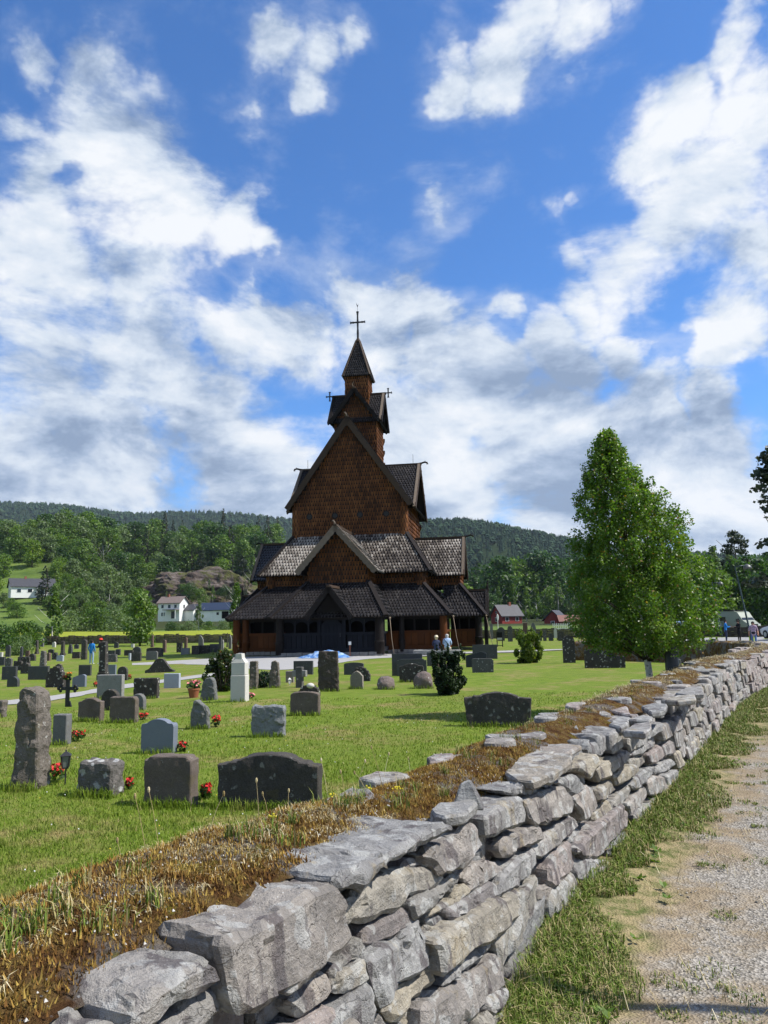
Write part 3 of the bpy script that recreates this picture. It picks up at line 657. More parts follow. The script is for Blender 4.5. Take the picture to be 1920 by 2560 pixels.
# --- three arms with gabled upper rooms, galleries and portals
def arm(T, c, qw, qg, sh_up, hwg, gq1, front):
    shingled('porch_gable_wall', [T(c-2.0, qw, 4.3), T(c+2.0, qw, 4.3), T(c+2.0, qw, 5.7), T(c, qw, 7.95), T(c-2.0, qw, 5.7)], 'wood_tar_shade', BR, .2, .3)
    for s in (1, -1):
        pts = [T(c+2.0*s, qw, 4.3), T(c+2.0*s, 5.4, 4.3), T(c+2.0*s, 5.4, 5.7), T(c+2.0*s, qw, 5.7)]
        shingled('porch_side_wall', pts if s > 0 else pts[::-1], 'wood_tar_shade', BR, .2, .3)
    gable_roof(T, c, 2.72, 8.2, 5.15, 4.3, gq1, 'porch_roof', 'wood_tar_shade', sh_up, 'wood_weathered' if front else 'wood_barge', bw=.3)
    q1 = qg+.6; p1 = hwg+.62
    shingled('porch_gallery_roof', [T(c-p1, q1, 2.15), T(c+p1, q1, 2.15), T(c+2.05, qw, 4.5), T(c-2.05, qw, 4.5)], 'wood_tar_shade', TAR, .21, .3)
    shingled('porch_gallery_roof', [T(c+p1, q1, 2.15), T(c+p1, 6.6, 2.15), T(c+2.05, 6.6, 4.5), T(c+2.05, qw, 4.5)], 'wood_tar_shade', TAR, .21, .3)
    shingled('porch_gallery_roof', [T(c-p1, 6.6, 2.15), T(c-p1, q1, 2.15), T(c-2.05, qw, 4.5), T(c-2.05, 6.6, 4.5)], 'wood_tar_shade', TAR, .21, .3)
    for s in (1, -1): board(T(c+s*2.05, qw, 4.5), T(c+s*p1, q1, 2.15), .30, .14, 'wood_tar_shade', 'hip_board', off=.06)
arm(TF, .2, 9.5, 12.2, SIL, 3.08, 10.15, True)
arm(TR, 0., 7.8, 9.1, SIL, 3.08, 8.15, False)
arm(TL, 0., 7.8, 9.1, 'shingle_blue', 3.08, 8.15, False)
dragon(TR, 0, 8.35, 8.32, .7); dragon(TL, 0, 8.2, 8.3, .6)
for T, q, z, c in ((TF, 10.2, 8.3, .2), (TF, 5.05, 17.1, 0.)):
    b = MB(); b.tube([T(c, q, z-.05), T(c-.03, q+.06, z+.14), T(c-.12, q+.06, z+.24), T(c-.2, q+.06, z+.2)], [.07, .06, .05, .02], 6); b.build('carved_crest', MATS['wood_weathered'], CH, smooth=True)
# portals
def portal(T, c, q, zr, hw, back):
    gable_roof(T, c, hw, zr, 2.12, back, q, 'portal_roof', 'wood_tar_shade', TAR, 'wood_tar_shade', w=.2, e=.28, cap='wood_tar_shade', bw=.24)
    MB().add([T(c-hw+.2, q-.55, 2.0), T(c+hw-.2, q-.55, 2.0), T(c, q-.55, zr-.15)], [(0, 1, 2)]).build('portal_gable', MATS['wood_tar_shade'], CH)
portal(TF, .37, 13.0, 4.05, 1.5, 10.2)
portal(TR, 0., 9.75, 4.1, 1.4, 8.0); portal(TL, 0., 9.75, 4.1, 1.4, 8.0)
for T in (TR, TL): MB().tube([T(0, 9.75, 3.2), T(0, 9.75, 4.3), T(0, 9.8, 4.9)], [.12, .09, .03], 6).build('finial', MATS['wood_tar_shade'], CH)
for T in (TR, TL):
    for s in (1, -1): MB().beam(T(s*1.3, 9.55, -.2), T(s*1.3, 9.55, 2.2), .2, .2).build('portal_post', MATS['wood_tar_shade'], CH)
    MB().add([T(-1.3, 9.5, 0), T(1.3, 9.5, 0), T(1.3, 9.5, 2.3), T(-1.3, 9.5, 2.3)], [(0, 1, 2, 3)]).build('portal_wall', MATS['wood_tar_shade'], CH)
# --- gallery walls: sills, planks one by one, rails, arcade posts, near-black sheet painting the dark interior behind
def gallery(T, q, p0, p1, wood, sill=-.02, bay=.8, arch=False, plank_w=.36, skip=None):
    MB().beam(T(p0, q, sill+.14), T(p1, q, sill+.14), .26, .28).build('sill_beam', MATS[wood], CH)
    MB().beam(T(p0, q-.02, 1.16), T(p1, q-.02, 1.16), .2, .16).build('rail', MATS[wood], CH)
    MB().beam(T(p0, q, 2.08), T(p1, q, 2.08), .24, .2).build('wall_plate', MATS['wood_tar_shade' if wood == 'wood_brown' else wood], CH)  # brown galleries get a darker plate, eave shadow put into the colour
    n = max(1, round((p1-p0)/plank_w)); w = (p1-p0)/n
    for i in range(n):
        a = p0+i*w
        if skip and skip[0] < a+w/2 < skip[1]: continue
        off = random.uniform(-.012, .012); d = .06
        vs = [T(a+x, q-.04+off+y, z) for z in (sill+.27, 1.09) for x, y in ((.012, 0), (w-.012, 0), (w-.012, -d), (.012, -d))]
        MB().add(vs, [(0, 1, 5, 4), (1, 2, 6, 5), (2, 3, 7, 6), (3, 0, 4, 7), (4, 5, 6, 7), (3, 2, 1, 0)]).build('plank', MATS[wood], CH)
    m = max(1, round((p1-p0)/bay)); w = (p1-p0)/m
    for i in range(m):
        a = p0+i*w
        if skip and skip[0]-.1 < a+w/2 < skip[1]+.1: continue
        if i: MB().beam(T(a, q-.03, 1.2), T(a, q-.03, 2.02), .10, .10).build('arcade_post', MATS['wood_tar_shade' if wood == 'wood_brown' else wood], CH)  # posts of brown galleries darkened likewise to paint the shade under the eaves
        if arch:
            k = 10; top = [(a+.05, 2.02), (a+w-.05, 2.02)]; arc = [(a+w/2+(w/2-.06)*cos(pi*j/k), 1.62+.3*sin(pi*j/k)) for j in range(k+1)]
            F = []; vs = []
            for j in range(k+1): vs += [T(arc[j][0], q-.02, arc[j][1]), T(arc[j][0], q-.02, 2.02)]
            F = [(2*j, 2*j+1, 2*j+3, 2*j+2) for j in range(k)]
            MB().add(vs, F).build('arch_board', MATS[wood], CH)
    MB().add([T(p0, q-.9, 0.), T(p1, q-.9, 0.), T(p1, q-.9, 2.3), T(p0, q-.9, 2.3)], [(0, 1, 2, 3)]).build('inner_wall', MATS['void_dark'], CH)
gallery(TF, 8.7, -7.05, -2.6, 'wood_brown', bay=.85)
gallery(TF, 8.7, 3.2, 7.05, 'wood_brown', bay=.9, plank_w=.42)
gallery(TF, 12.2, -2.88, 3.28, 'paint_dark', arch=True, bay=.86, plank_w=.33, skip=(-.45, 1.2))
gallery(TR, 7.05, -8.7, -3.0, 'wood_brown', plank_w=.5); gallery(TL, 7.05, 3.0, 8.7, 'wood_brown', plank_w=.5)
for s, T in ((1, TR), (1, TL)):
    gallery(T, 9.1, -3.08, 3.08, 'wood_tar_shade', plank_w=.6)
gallery(lambda p, q, z: (p, VC-3.08+q*0+.0-(q-3.08), z), 3.08, 7.05, 9.1, 'wood_brown', plank_w=.42)
gallery(lambda p, q, z: (3.28+(q-3.28), VC-p, z), 3.28, 8.7, 12.2, 'paint_dark', plank_w=.5)
# front door inside its carved frame
T = TF
dr = MB().add([T(p, 12.22, z) for p, z in ((-.28, .1), (1.02, .1), (1.02, 1.72), (.8, 1.95), (.37, 2.06), (-.06, 1.95), (-.28, 1.72))], [tuple(range(7))]).build('door', MATS['paint_dark'], CH)
for i in range(5): MB().beam(T(-.15+i*.26, 12.25, .14), T(-.15+i*.26, 12.25, 1.75), .22, .03, up=(0, 1, 0)).build('door_board', MATS['paint_dark'], dr)
MB().beam(T(.92, 12.28, .95), T(.92, 12.28, 1.2), .05, .05).build('handle', MATS['iron'], dr)
for s in (-.42, 1.16): MB().beam(T(s, 12.26, .05), T(s, 12.26, 2.2), .22, .12, up=(0, 1, 0)).build('door_jamb', MATS['paint_dark'], CH)
MB().add([T(-.9, 12.24, 2.0), T(1.6, 12.24, 2.0), T(1.3, 12.24, 2.6), T(-.6, 12.24, 2.6)], [(0, 1, 2, 3)]).build('lintel_board', MATS['paint_dark'], CH)
# round corner pillars with ring mouldings
def pillar(u, v, r, z1, m):
    return MB().lathe([(r*1.15, -.1), (r*1.15, .55), (r*1.25, .58), (r*1.25, .66), (r*1.02, .7), (r, 1.4), (r, z1)], (u, v, 0), 16).build('pillar', MATS[m], CH, smooth=True, sharp=50)
for p, q, r, m in ((-2.95, 12.25, .24, 'wood_tar_shade'), (3.38, 12.25, .27, 'wood_tar_shade'), (7.05, 8.75, .24, 'wood_brown'), (-7.05, 8.75, .25, 'wood_brown'), (-6.4, 8.78, .22, 'wood_brown'), (9.1, 3.1, .24, 'wood_tar_shade'), (4.3, 8.8, .17, 'wood_tar_shade')):
    pillar(p, VC-q, r, 2.2, m)
# stone footing, stone by stone
def f_foot(N, b):
    n = N.noise(N.objco(), 6, 5, .7); return N.mix(n, (.10, .095, .09), (.30, .285, .27))
mat('footing_stone', f_foot, rough=.95, spec=.1)
for (q, pa, pb, z0) in ((12.3, -3.0, 3.5, -.50), (8.8, -7.2, -3.0, -.52), (8.8, 3.4, 7.2, -.50)):
    for zz in (0, 1):
        p = pa
        while p < pb:
            w = random.uniform(.22, .6); h = .25
            MB().box((p+w/2, VC-q+random.uniform(-.05, .05), z0+zz*.27+h/2+.02), (w-.03, .4, h-.02+random.uniform(-.03, .02)), rz=random.uniform(-.06, .06)).build('footing_stone', MATS['footing_stone'], CH); p += w
for u, v in ((3.45, -7.8), (3.7, -7.75), (3.2, -7.9)): MB().ball((u, v, -.3), .28, 6, sq=(1, .8, .7)).build('footing_stone', MATS['footing_stone'], CH)
# --- tower
hw = 1.64; c0 = VC
for T in (TF, TR, TL, TB): shingled('tower_wall', [T(-hw, hw, 13.2), T(hw, hw, 13.2), T(hw, hw, 17.6), T(0, hw, 20.0), T(-hw, hw, 17.6)], 'wood_tar_shade', BR, .19 if T in (TF, TR) else .4, .30 if T in (TF, TR) else .5)
for T in (TF, TR, TL, TB): gable_roof(T, 0., 2.0, 20.12, 17.4, 0., 2.12, 'tower_roof', 'wood_tar_shade', TAR, 'wood_tar_shade', w=.19, e=.27, cap='wood_weathered' if T is TR else 'wood_tar_shade', bw=.2)
h2 = .9
for T in (TF, TR, TL, TB): shingled('turret_wall', [T(-h2, h2, 18.3), T(h2, h2, 18.3), T(h2, h2, 21.8), T(-h2, h2, 21.8)], 'wood_tar_shade', BR, .18, .29)
for T in (TF, TR, TL, TB):
    shingled('spire_roof', [T(-1.12, 1.12, 21.45), T(1.12, 1.12, 21.45), T(.12, .12, 24.75), T(-.12, .12, 24.75)], 'wood_tar_shade', TAR, .17, .25)
    board(T(.12, .12, 24.75), T(1.12, 1.12, 21.45), .16, .1, 'wood_barge', 'hip_board', off=.04)
MB().lathe([(.26, 0), (.24, .12), (.09, .42), (.07, .5)], (0, VC, 24.6), 10).build('spire_cap', MATS['wood_barge'], CH, smooth=True)
def cross(T, p, q, z, h, arm_, r, name='cross', up=True):
    b = MB(); zc = z+h*.62
    b.tube([T(p, q, z), T(p, q, z+h*.25), T(p, q, z+h*.4), T(p, q, zc), T(p, q, z+h*.85), T(p, q, z+h*.97), T(p, q, z+h)], [r, r*1.2, r*.8, r, r*.8, r*1.1, r*1.5], 8)
    for s in (1, -1): b.tube([T(p, q, zc), T(p+s*arm_*.45, q, zc), T(p+s*arm_*.6, q, zc), T(p+s*arm_*.75, q, zc), T(p+s*arm_*.95, q, zc), T(p+s*arm_, q, zc)], [r, r*.8, r*1.15, r*.8, r*1.1, r*1.5], 8)
    return b.build(name, MATS['iron'], CH, smooth=True, sharp=50)
cross(TF, 0, 0, 24.9, 2.4, .62, .085)
v_ = MB().tube([(0, VC, 27.3), (0, VC, 27.75)], .012, 5); v_.add([(-.12, VC, 28.1), (-.02, VC+.01, 27.72), (.02, VC+.01, 27.72), (.1, VC, 28.0), (.02, VC, 27.85)], [(0, 1, 2, 4), (2, 3, 4)]); v_.build('weather_vane', MATS['iron'], CH)
for s in (1, -1):
    b = MB(); q = s*2.42; z = 20.2; b.tube([(s*2.0, VC, z), (q+s*.28, VC, z)], .05, 6); b.tube([(q, VC, z-.36), (q, VC, z+.36)], .055, 6)
    for e in ((q+s*.28, z, 1), (q, z-.36, 0), (q, z+.36, 0)): b.box((e[0], VC, e[1]), (.06, .1, .16) if e[2] else (.16, .1, .06))
    b.build('ridge_cross', MATS['iron'], CH)
MB().tube([TF(0, 2.2, 20.15), TF(-.08, 2.25, 20.4), TF(.02, 2.25, 20.6)], [.04, .035, .02], 5).build('carved_crest', MATS['wood_weathered'], CH)
# rain ropes running from the eave corners to the ground
for a, b_ in (((4.15, -8.35, 2.05), (4.5, -9.0, -.45)), ((7.75, -4.85, 2.1), (8.2, -5.6, -.42)), ((9.7, .7, 2.15), (10.2, .1, -.4))):
    q = MB(); q.tube([a, tuple((Vector(a)+Vector(b_))/2+Vector((-.03, 0, -.05))), b_], .017, 6); q.ball(a, .07, 6); q.build('rain_rope', MATS['rope'], CH, smooth=True)
# ================================================================== dry stone wall
# outline of each near stone on the wall face: (metres along the wall, height), outward offset, depth into the wall
TRACED = [
([(3.15,.76),(3.72,.78),(3.78,.95),(3.5,.97),(3.15,.96)],.02,.2),
([(3.7,.78),(4.03,.79),(4.0,.93),(3.76,.945)],.0,.2),
([(3.2,.5),(3.9,.5),(4.3,.56),(4.25,.74),(3.7,.76),(3.2,.74)],.0,.3),
([(4.0,0.93),(4.05,0.96),(4.14,0.96),(4.24,0.95),(4.28,0.91),(4.26,0.89),(4.19,0.9),(4.13,0.91),(4.08,0.89),(4.02,0.89)],0.03,0.16),
([(4.12,0.86),(4.2,0.87),(4.31,0.87),(4.34,0.85),(4.31,0.83),(4.25,0.81),(4.18,0.81),(4.12,0.83)],0.0,0.35),
([(4.27,0.98),(4.33,0.97),(4.52,0.95),(4.68,0.95),(4.82,0.93),(4.85,0.85),(4.86,0.77),(4.64,0.77),(4.45,0.79),(4.33,0.81),(4.29,0.84),(4.28,0.91)],0.05,0.15),
([(4.84,0.9),(4.81,0.95),(5.06,0.93),(5.33,0.92),(5.56,0.92),(5.67,0.9),(5.71,0.87),(5.67,0.86),(5.34,0.88),(5.1,0.87),(4.96,0.88)],0.05,0.3),
([(5.51,0.82),(5.79,0.82),(5.98,0.84),(6.04,0.77),(6.08,0.71),(5.85,0.7),(5.69,0.71),(5.62,0.72),(5.59,0.76)],0.04,0.35),
([(6.18,0.81),(6.62,0.79),(6.77,0.78),(6.8,0.71),(6.7,0.66),(6.4,0.69),(6.19,0.71),(6.19,0.76)],0.04,0.24),
([(5.39,0.8),(5.47,0.81),(5.7,0.76),(5.7,0.73)],-0.03,0.3),
([(4.96,0.84),(5.11,0.83),(5.22,0.83),(5.36,0.81),(5.64,0.75),(5.68,0.72),(5.69,0.68),(5.52,0.69),(5.37,0.72),(5.32,0.71),(5.27,0.71),(5.09,0.74),(4.97,0.77)],0.0,0.32),
([(5.94,0.63),(6.08,0.64),(6.24,0.61),(6.42,0.53),(6.38,0.52),(6.2,0.53),(5.96,0.56),(5.97,0.58),(5.93,0.61)],0.0,0.3),
([(6.42,0.61),(6.48,0.64),(6.87,0.6),(7.06,0.57),(7.06,0.49),(6.72,0.53),(6.47,0.56)],0.02,0.3),
([(5.05,0.68),(5.06,0.7),(5.07,0.72),(5.24,0.7),(5.33,0.7),(5.37,0.68),(5.39,0.65),(5.38,0.63),(5.26,0.64),(5.13,0.65)],-0.01,0.3),
([(5.34,0.72),(5.41,0.71),(5.63,0.68),(5.71,0.68),(5.89,0.66),(5.9,0.63),(5.85,0.61),(5.66,0.63),(5.45,0.64),(5.37,0.65),(5.35,0.68)],0.01,0.3),
([(5.52,0.6),(5.56,0.61),(5.76,0.59),(5.92,0.6),(5.98,0.57),(5.96,0.56),(5.77,0.57)],-0.01,0.25),
([(5.69,0.58),(5.86,0.56),(6.2,0.53),(6.35,0.47),(6.36,0.45),(6.18,0.46),(5.77,0.52),(5.7,0.55)],0.01,0.3),
([(5.56,0.59),(5.75,0.56),(5.74,0.53),(5.78,0.48),(5.62,0.5),(5.58,0.56)],-0.02,0.25),
([(5.42,0.57),(5.56,0.56),(5.91,0.51),(6.2,0.47),(6.47,0.42),(6.45,0.33),(6.12,0.36),(5.78,0.41),(5.45,0.45),(5.47,0.52)],0.06,0.38),
([(5.0,0.67),(5.2,0.64),(5.4,0.65),(5.43,0.63),(5.45,0.57),(5.46,0.53),(5.43,0.49),(5.23,0.51),(5.13,0.52),(5.05,0.52),(5.03,0.56),(5.0,0.64)],0.02,0.35),
([(5.11,0.48),(5.25,0.49),(5.48,0.47),(5.48,0.41),(5.35,0.42),(5.2,0.41),(5.14,0.44)],0.0,0.3),
([(5.52,0.41),(5.75,0.39),(6.16,0.33),(6.19,0.28),(5.91,0.32),(5.55,0.37),(5.5,0.38)],0.02,0.3),
([(5.41,0.37),(5.53,0.37),(5.6,0.35),(5.6,0.34),(5.44,0.35)],-0.02,0.2),
([(5.32,0.41),(5.49,0.38),(5.8,0.33),(6.12,0.27),(6.14,0.22),(6.11,0.16),(5.91,0.18),(5.62,0.23),(5.47,0.26),(5.28,0.34)],0.04,0.38),
([(5.84,0.2),(6.08,0.17),(6.12,0.12),(6.01,0.12),(5.84,0.17)],0.06,0.3),
([(5.76,0.19),(5.98,0.12),(6.17,0.08),(6.12,0.06),(5.89,0.1),(5.73,0.15)],0.05,0.3),
([(4.81,0.69),(4.82,0.7),(4.95,0.7),(5.03,0.7),(5.05,0.68),(5.04,0.67),(4.92,0.67),(4.82,0.68)],-0.01,0.25),
([(4.78,0.69),(4.88,0.68),(5.0,0.67),(5.01,0.63),(5.0,0.61),(4.9,0.61),(4.79,0.65)],0.01,0.3),
([(4.78,0.61),(4.89,0.61),(4.99,0.62),(5.01,0.59),(5.05,0.5),(4.98,0.5),(4.87,0.52),(4.74,0.58)],0.02,0.35),
([(4.63,0.72),(4.74,0.72),(4.79,0.71),(4.81,0.65),(4.76,0.64),(4.64,0.65),(4.58,0.71)],0.0,0.3),
([(4.53,0.67),(4.64,0.65),(4.77,0.63),(4.8,0.6),(4.73,0.58),(4.58,0.63)],0.01,0.3),
([(5.22,0.4),(5.37,0.38),(5.37,0.34),(5.32,0.33),(5.23,0.36)],-0.01,0.3),
([(5.13,0.46),(5.21,0.4),(5.21,0.36),(5.04,0.43),(5.07,0.45)],-0.02,0.3),
([(6.36,0.21),(6.43,0.15),(6.31,0.09),(6.43,0.08),(6.52,0.12),(6.45,0.18)],-0.02,0.25),
([(6.86,0.73),(7.05,0.72),(7.34,0.7),(7.67,0.66),(7.74,0.59),(7.76,0.53),(7.67,0.49),(7.38,0.53),(6.98,0.58),(6.9,0.62),(6.88,0.68)],0.04,0.36),
([(6.97,0.49),(7.32,0.48),(7.74,0.47),(7.82,0.44),(7.82,0.38),(7.56,0.37),(7.17,0.39),(7.07,0.39),(6.96,0.43)],0.02,0.3),
([(6.33,0.53),(6.59,0.52),(6.98,0.47),(6.95,0.39),(6.72,0.39),(6.49,0.42),(6.25,0.46)],0.02,0.3),
([(7.14,0.34),(7.39,0.36),(7.65,0.34),(7.73,0.26),(7.7,0.21),(7.53,0.19),(7.18,0.22),(7.11,0.26)],0.02,0.3),
([(6.92,0.3),(7.24,0.22),(7.22,0.16),(7.08,0.17),(6.9,0.23)],0.0,0.25),
([(7.06,0.18),(7.14,0.22),(7.49,0.18),(7.6,0.19),(7.64,0.11),(7.53,0.09),(7.33,0.08),(7.03,0.11)],0.03,0.3),
([(7.34,0.11),(7.46,0.12),(7.61,0.09),(7.76,-0.01),(7.69,-0.03),(7.43,0.01),(7.26,0.08)],0.05,0.3),
([(7.65,0.3),(7.83,0.31),(8.2,0.31),(8.52,0.3),(8.91,0.3),(9.03,0.2),(8.93,0.14),(8.7,0.13),(8.39,0.13),(8.13,0.13),(7.86,0.2),(7.72,0.24)],0.05,0.35),
([(7.66,0.25),(7.8,0.21),(8.13,0.12),(8.1,0.08),(7.92,0.06),(7.81,0.07),(7.65,0.12),(7.6,0.2)],0.04,0.3),
([(7.75,0.09),(8.02,0.11),(8.22,0.1),(8.21,0.06),(8.02,-0.04),(7.91,-0.06),(7.83,0.02)],0.08,0.16),
([(9.09,0.03),(9.48,0.01),(10.3,-0.04),(10.29,-0.06),(9.89,-0.06),(9.62,-0.06),(9.18,-0.04)],0.06,0.35),
([(9.22,0.15),(9.51,0.15),(9.91,0.11),(10.01,0.02),(9.64,0.01),(9.36,0.03)],0.02,0.3),
([(9.92,0.12),(10.64,0.06),(10.64,-0.04),(10.49,-0.06),(10.12,-0.02)],0.02,0.3),
([(10.59,0.22),(11.23,0.17),(11.21,0.05),(10.62,0.1)],0.04,0.3),
([(9.93,0.28),(10.22,0.28),(10.48,0.23),(10.62,0.1),(10.5,0.09),(9.99,0.15)],0.03,0.3),
([(9.44,0.34),(9.76,0.38),(10.35,0.35),(10.36,0.3),(9.97,0.27),(9.55,0.28)],0.01,0.3),
([(8.92,0.5),(9.25,0.51),(9.62,0.47),(9.63,0.41),(9.28,0.4),(8.99,0.42)],0.03,0.3),
([(8.46,0.49),(8.8,0.49),(8.89,0.4),(8.61,0.4),(8.43,0.41)],0.03,0.3),
([(7.78,0.56),(7.96,0.57),(8.2,0.56),(8.26,0.49),(8.27,0.41),(8.11,0.39),(7.94,0.39),(7.87,0.48)],0.05,0.35),
([(8.75,0.35),(9.11,0.35),(9.45,0.34),(9.47,0.28),(9.18,0.26),(8.91,0.24),(8.7,0.27)],0.0,0.3),
([(8.33,0.36),(8.68,0.38),(8.75,0.3),(8.52,0.28),(8.32,0.3)],0.0,0.3),
([(9.18,0.25),(9.58,0.26),(10.09,0.24),(10.11,0.16),(9.73,0.14),(9.36,0.15),(9.24,0.15)],0.0,0.3),
([(7.53,0.7),(7.94,0.67),(8.06,0.61),(8.08,0.56),(7.89,0.55),(7.72,0.63)],0.03,0.3),
([(6.61,0.83),(7.01,0.79),(7.51,0.72),(7.61,0.67),(6.98,0.73),(6.64,0.81)],0.0,0.4),
([(7.78,0.77),(8.1,0.72),(8.49,0.72),(8.47,0.65),(8.21,0.61),(8.07,0.68),(7.8,0.72)],0.04,0.45),
([(8.44,0.63),(9.04,0.62),(9.05,0.54),(8.76,0.52),(8.51,0.53)],0.03,0.35),
([(9.08,0.62),(9.49,0.61),(9.52,0.57),(9.27,0.53),(9.07,0.52)],0.03,0.3),
([(9.53,0.53),(10.2,0.45),(10.19,0.39),(9.83,0.4),(9.52,0.47)],-0.01,0.3),
([(10.13,0.48),(10.8,0.46),(10.8,0.35),(10.45,0.35),(10.19,0.39)],0.02,0.3),
([(9.59,0.57),(10.03,0.57),(10.54,0.54),(10.54,0.49),(9.96,0.5),(9.6,0.53)],0.01,0.35),
([(10.18,0.64),(11.0,0.65),(10.92,0.57),(10.22,0.57)],0.02,0.4),
([(10.42,0.31),(11.14,0.28),(11.32,0.2),(10.75,0.21),(10.41,0.26)],0.0,0.3),
([(10.89,0.44),(11.34,0.43),(11.35,0.3),(10.9,0.34)],0.02,0.3),
([(11.3,0.31),(11.74,0.28),(11.77,0.13),(11.34,0.15)],0.03,0.3),
([(8.12,0.31),(8.34,0.31),(8.33,0.26),(8.12,0.24)],-0.01,0.25),
([(7.65,0.34),(8.0,0.34),(7.98,0.27),(7.83,0.25)],-0.01,0.25),
([(8.42,0.12),(8.88,0.12),(8.97,0.06),(8.94,0.01),(8.63,-0.02),(8.5,-0.02),(8.41,0.07)],0.04,0.25),
([(11.21,0.05),(11.87,0.09),(12.04,-0.03),(11.81,-0.06),(11.29,-0.05)],0.02,0.3),
([(10.6,0.08),(11.22,-0.0),(11.17,-0.06),(10.84,-0.06),(10.58,0.01)],0.05,0.25)]
# flat slabs lying on the wall top: plan outline, level, thickness
SLABS = [([(0.64,4.42),(0.79,4.86),(1.02,5.0),(1.14,4.94),(1.07,4.68),(0.93,4.42),(0.75,4.19),(0.67,4.26)],0.83,0.09),([(0.66,5.38),(0.8,5.73),(0.95,5.92),(0.95,5.71),(0.87,5.44),(0.7,5.29)],0.83,0.08),([(1.28,6.71),(1.44,6.97),(1.59,6.66),(1.48,6.17),(1.35,6.25),(1.23,6.39)],0.83,0.08),([(0.99,6.02),(1.11,6.32),(1.17,6.1),(1.08,5.92)],0.83,0.05),([(0.3,4.71),(0.32,4.99),(0.47,5.01),(0.65,4.84),(0.64,4.67),(0.51,4.67)],0.83,0.05),([(2.03,7.3),(2.29,7.56),(2.12,6.88),(2.07,7.05)],0.83,0.06),([(1.76,6.32),(2.0,6.87),(2.07,6.74),(1.9,6.3),(1.8,6.13)],0.83,0.08),([(1.99,6.54),(2.29,7.09),(2.27,6.78),(2.14,6.45),(2.06,6.47)],0.83,0.05),([(2.43,7.58),(2.6,7.74),(2.7,7.62),(2.53,7.21),(2.37,7.11)],0.83,0.1),([(1.76,5.96),(1.97,6.35),(2.14,6.45),(2.01,6.04),(1.87,5.78),(1.8,5.9)],0.83,0.1),([(3.23,8.84),(3.64,9.6),(3.87,9.7),(3.44,8.55),(3.24,8.53)],0.83,0.12),([(2.84,8.21),(3.14,8.55),(3.32,8.51),(3.15,8.04),(2.93,7.98)],0.83,0.08),([(5.03,13.06),(5.49,13.68),(5.13,12.45),(4.95,12.51)],0.83,0.06),([(3.74,11.0),(3.8,11.08),(3.6,10.27),(3.47,10.13)],0.83,0.08),([(-0.31,3.37),(-0.25,3.53),(-0.18,3.62),(-0.09,3.55),(-0.06,3.46),(-0.1,3.34),(-0.21,3.37)],0.92,0.05),([(0.16,3.31),(0.21,3.41),(0.37,3.45),(0.37,3.38),(0.31,3.21),(0.21,3.17),(0.17,3.23)],0.9,0.07),([(-0.58,1.68),(-0.56,1.74),(-0.52,1.81),(-0.44,1.8),(-0.39,1.76),(-0.44,1.71),(-0.47,1.61),(-0.49,1.55),(-0.54,1.59)],0.955,0.1)]
def f_wallstone(N, b):
    co = N.objco(); r = N.rnd(); P = N.geo()
    n1 = N.noise(co, 3.2, 6, .62); n2 = N.noise(co, 14., 6, .7); fine = N.noise(co, 75., 5, .75)
    strata = N.noise(N.vmath('MULTIPLY', co, (1.2, 1.2, 26.)), 2., 5, .7)
    base = N.ramp(n1, [(.28, (.165, .158, .150)), (.5, (.28, .27, .258)), (.72, (.39, .378, .36))])
    tint = N.ramp(r, [(0., (.85, .88, .90)), (.2, (1., 1., 1.)), (.4, (1.12, 1.02, .93)), (.55, (.95, .96, .95)), (.7, (1.22, 1.12, .90)), (.85, (.78, .74, .74)), (1., (1.2, 1.02, .96))])
    c = N.mix(1., base, tint, 'MULTIPLY')
    c = N.mix(N.math('MULTIPLY', N.smooth(strata, .50, .66), .16), c, (.13, .125, .125))
    crk = N.voro(N.vmath('ADD', N.vmath('MULTIPLY', co, (1., 1., 2.2)), N.vmath('SCALE', N.noise(co, 6., 4, .6, col=True), scale=.35)), 3.6, 'DISTANCE_TO_EDGE')
    ck = N.math('MULTIPLY', N.smooth(crk, .010, .002), N.smooth(n1, .42, .55)); c = N.mix(N.math('MULTIPLY', ck, .28), c, (.07, .065, .062))
    # pale lichen plates and violet-brown streaks
    wob = N.vmath('ADD', co, N.vmath('SCALE', N.noise(co, 7., 4, .6, col=True), scale=.16))
    pl = N.math('MULTIPLY', N.smooth(N.voro(wob, 10.), .46, .42), N.smooth(N.noise(co, 4.1, 4, .6), .43, .49))
    c = N.mix(N.math('MULTIPLY', pl, .62), c, N.mix(n2, (.34, .345, .33), (.52, .515, .49)))
    streak = N.noise(N.vmath('MULTIPLY', co, (11., 11., 2.0)), 1., 5, .6)
    st = N.math('MULTIPLY', N.smooth(streak, .53, .60), N.smooth(N.noise(co, 2.6, 3), .44, .52))
    c = N.mix(N.math('MULTIPLY', st, .8), c, (.085, .070, .072))
    och = N.math('MULTIPLY', N.smooth(N.noise(co, 5.3, 5, .65), .60, .68), .55)
    c = N.mix(och, c, (.30, .24, .14))
    sp = N.smooth(N.voro(co, 60.), .16, .10); c = N.mix(N.math('MULTIPLY', sp, N.smooth(n1, .5, .65)), c, (.55, .55, .53))
    c = N.mix(N.math('MULTIPLY', N.smooth(fine, .40, .30), .5), c, (.06, .058, .058))
    h = N.math('ADD', N.math('ADD', N.math('MULTIPLY', n2, 1.), N.math('MULTIPLY', fine, .35)), N.math('MULTIPLY', strata, .22))
    h = N.math('SUBTRACT', h, N.math('MULTIPLY', ck, .4))
    c = N.mix(N.smooth(n2, .30, .62, .42, 0.), c, (.10, .098, .10)); c = N.mix(N.math('MULTIPLY', N.smooth(N.noise(co, 28., 5, .7), .56, .70), .35), c, (.46, .455, .44))
    N.put(b.inputs['Normal'], N.bump(h, .9, .035))
    return c
mat('wall_stone', f_wallstone, rough=.88, spec=.25)
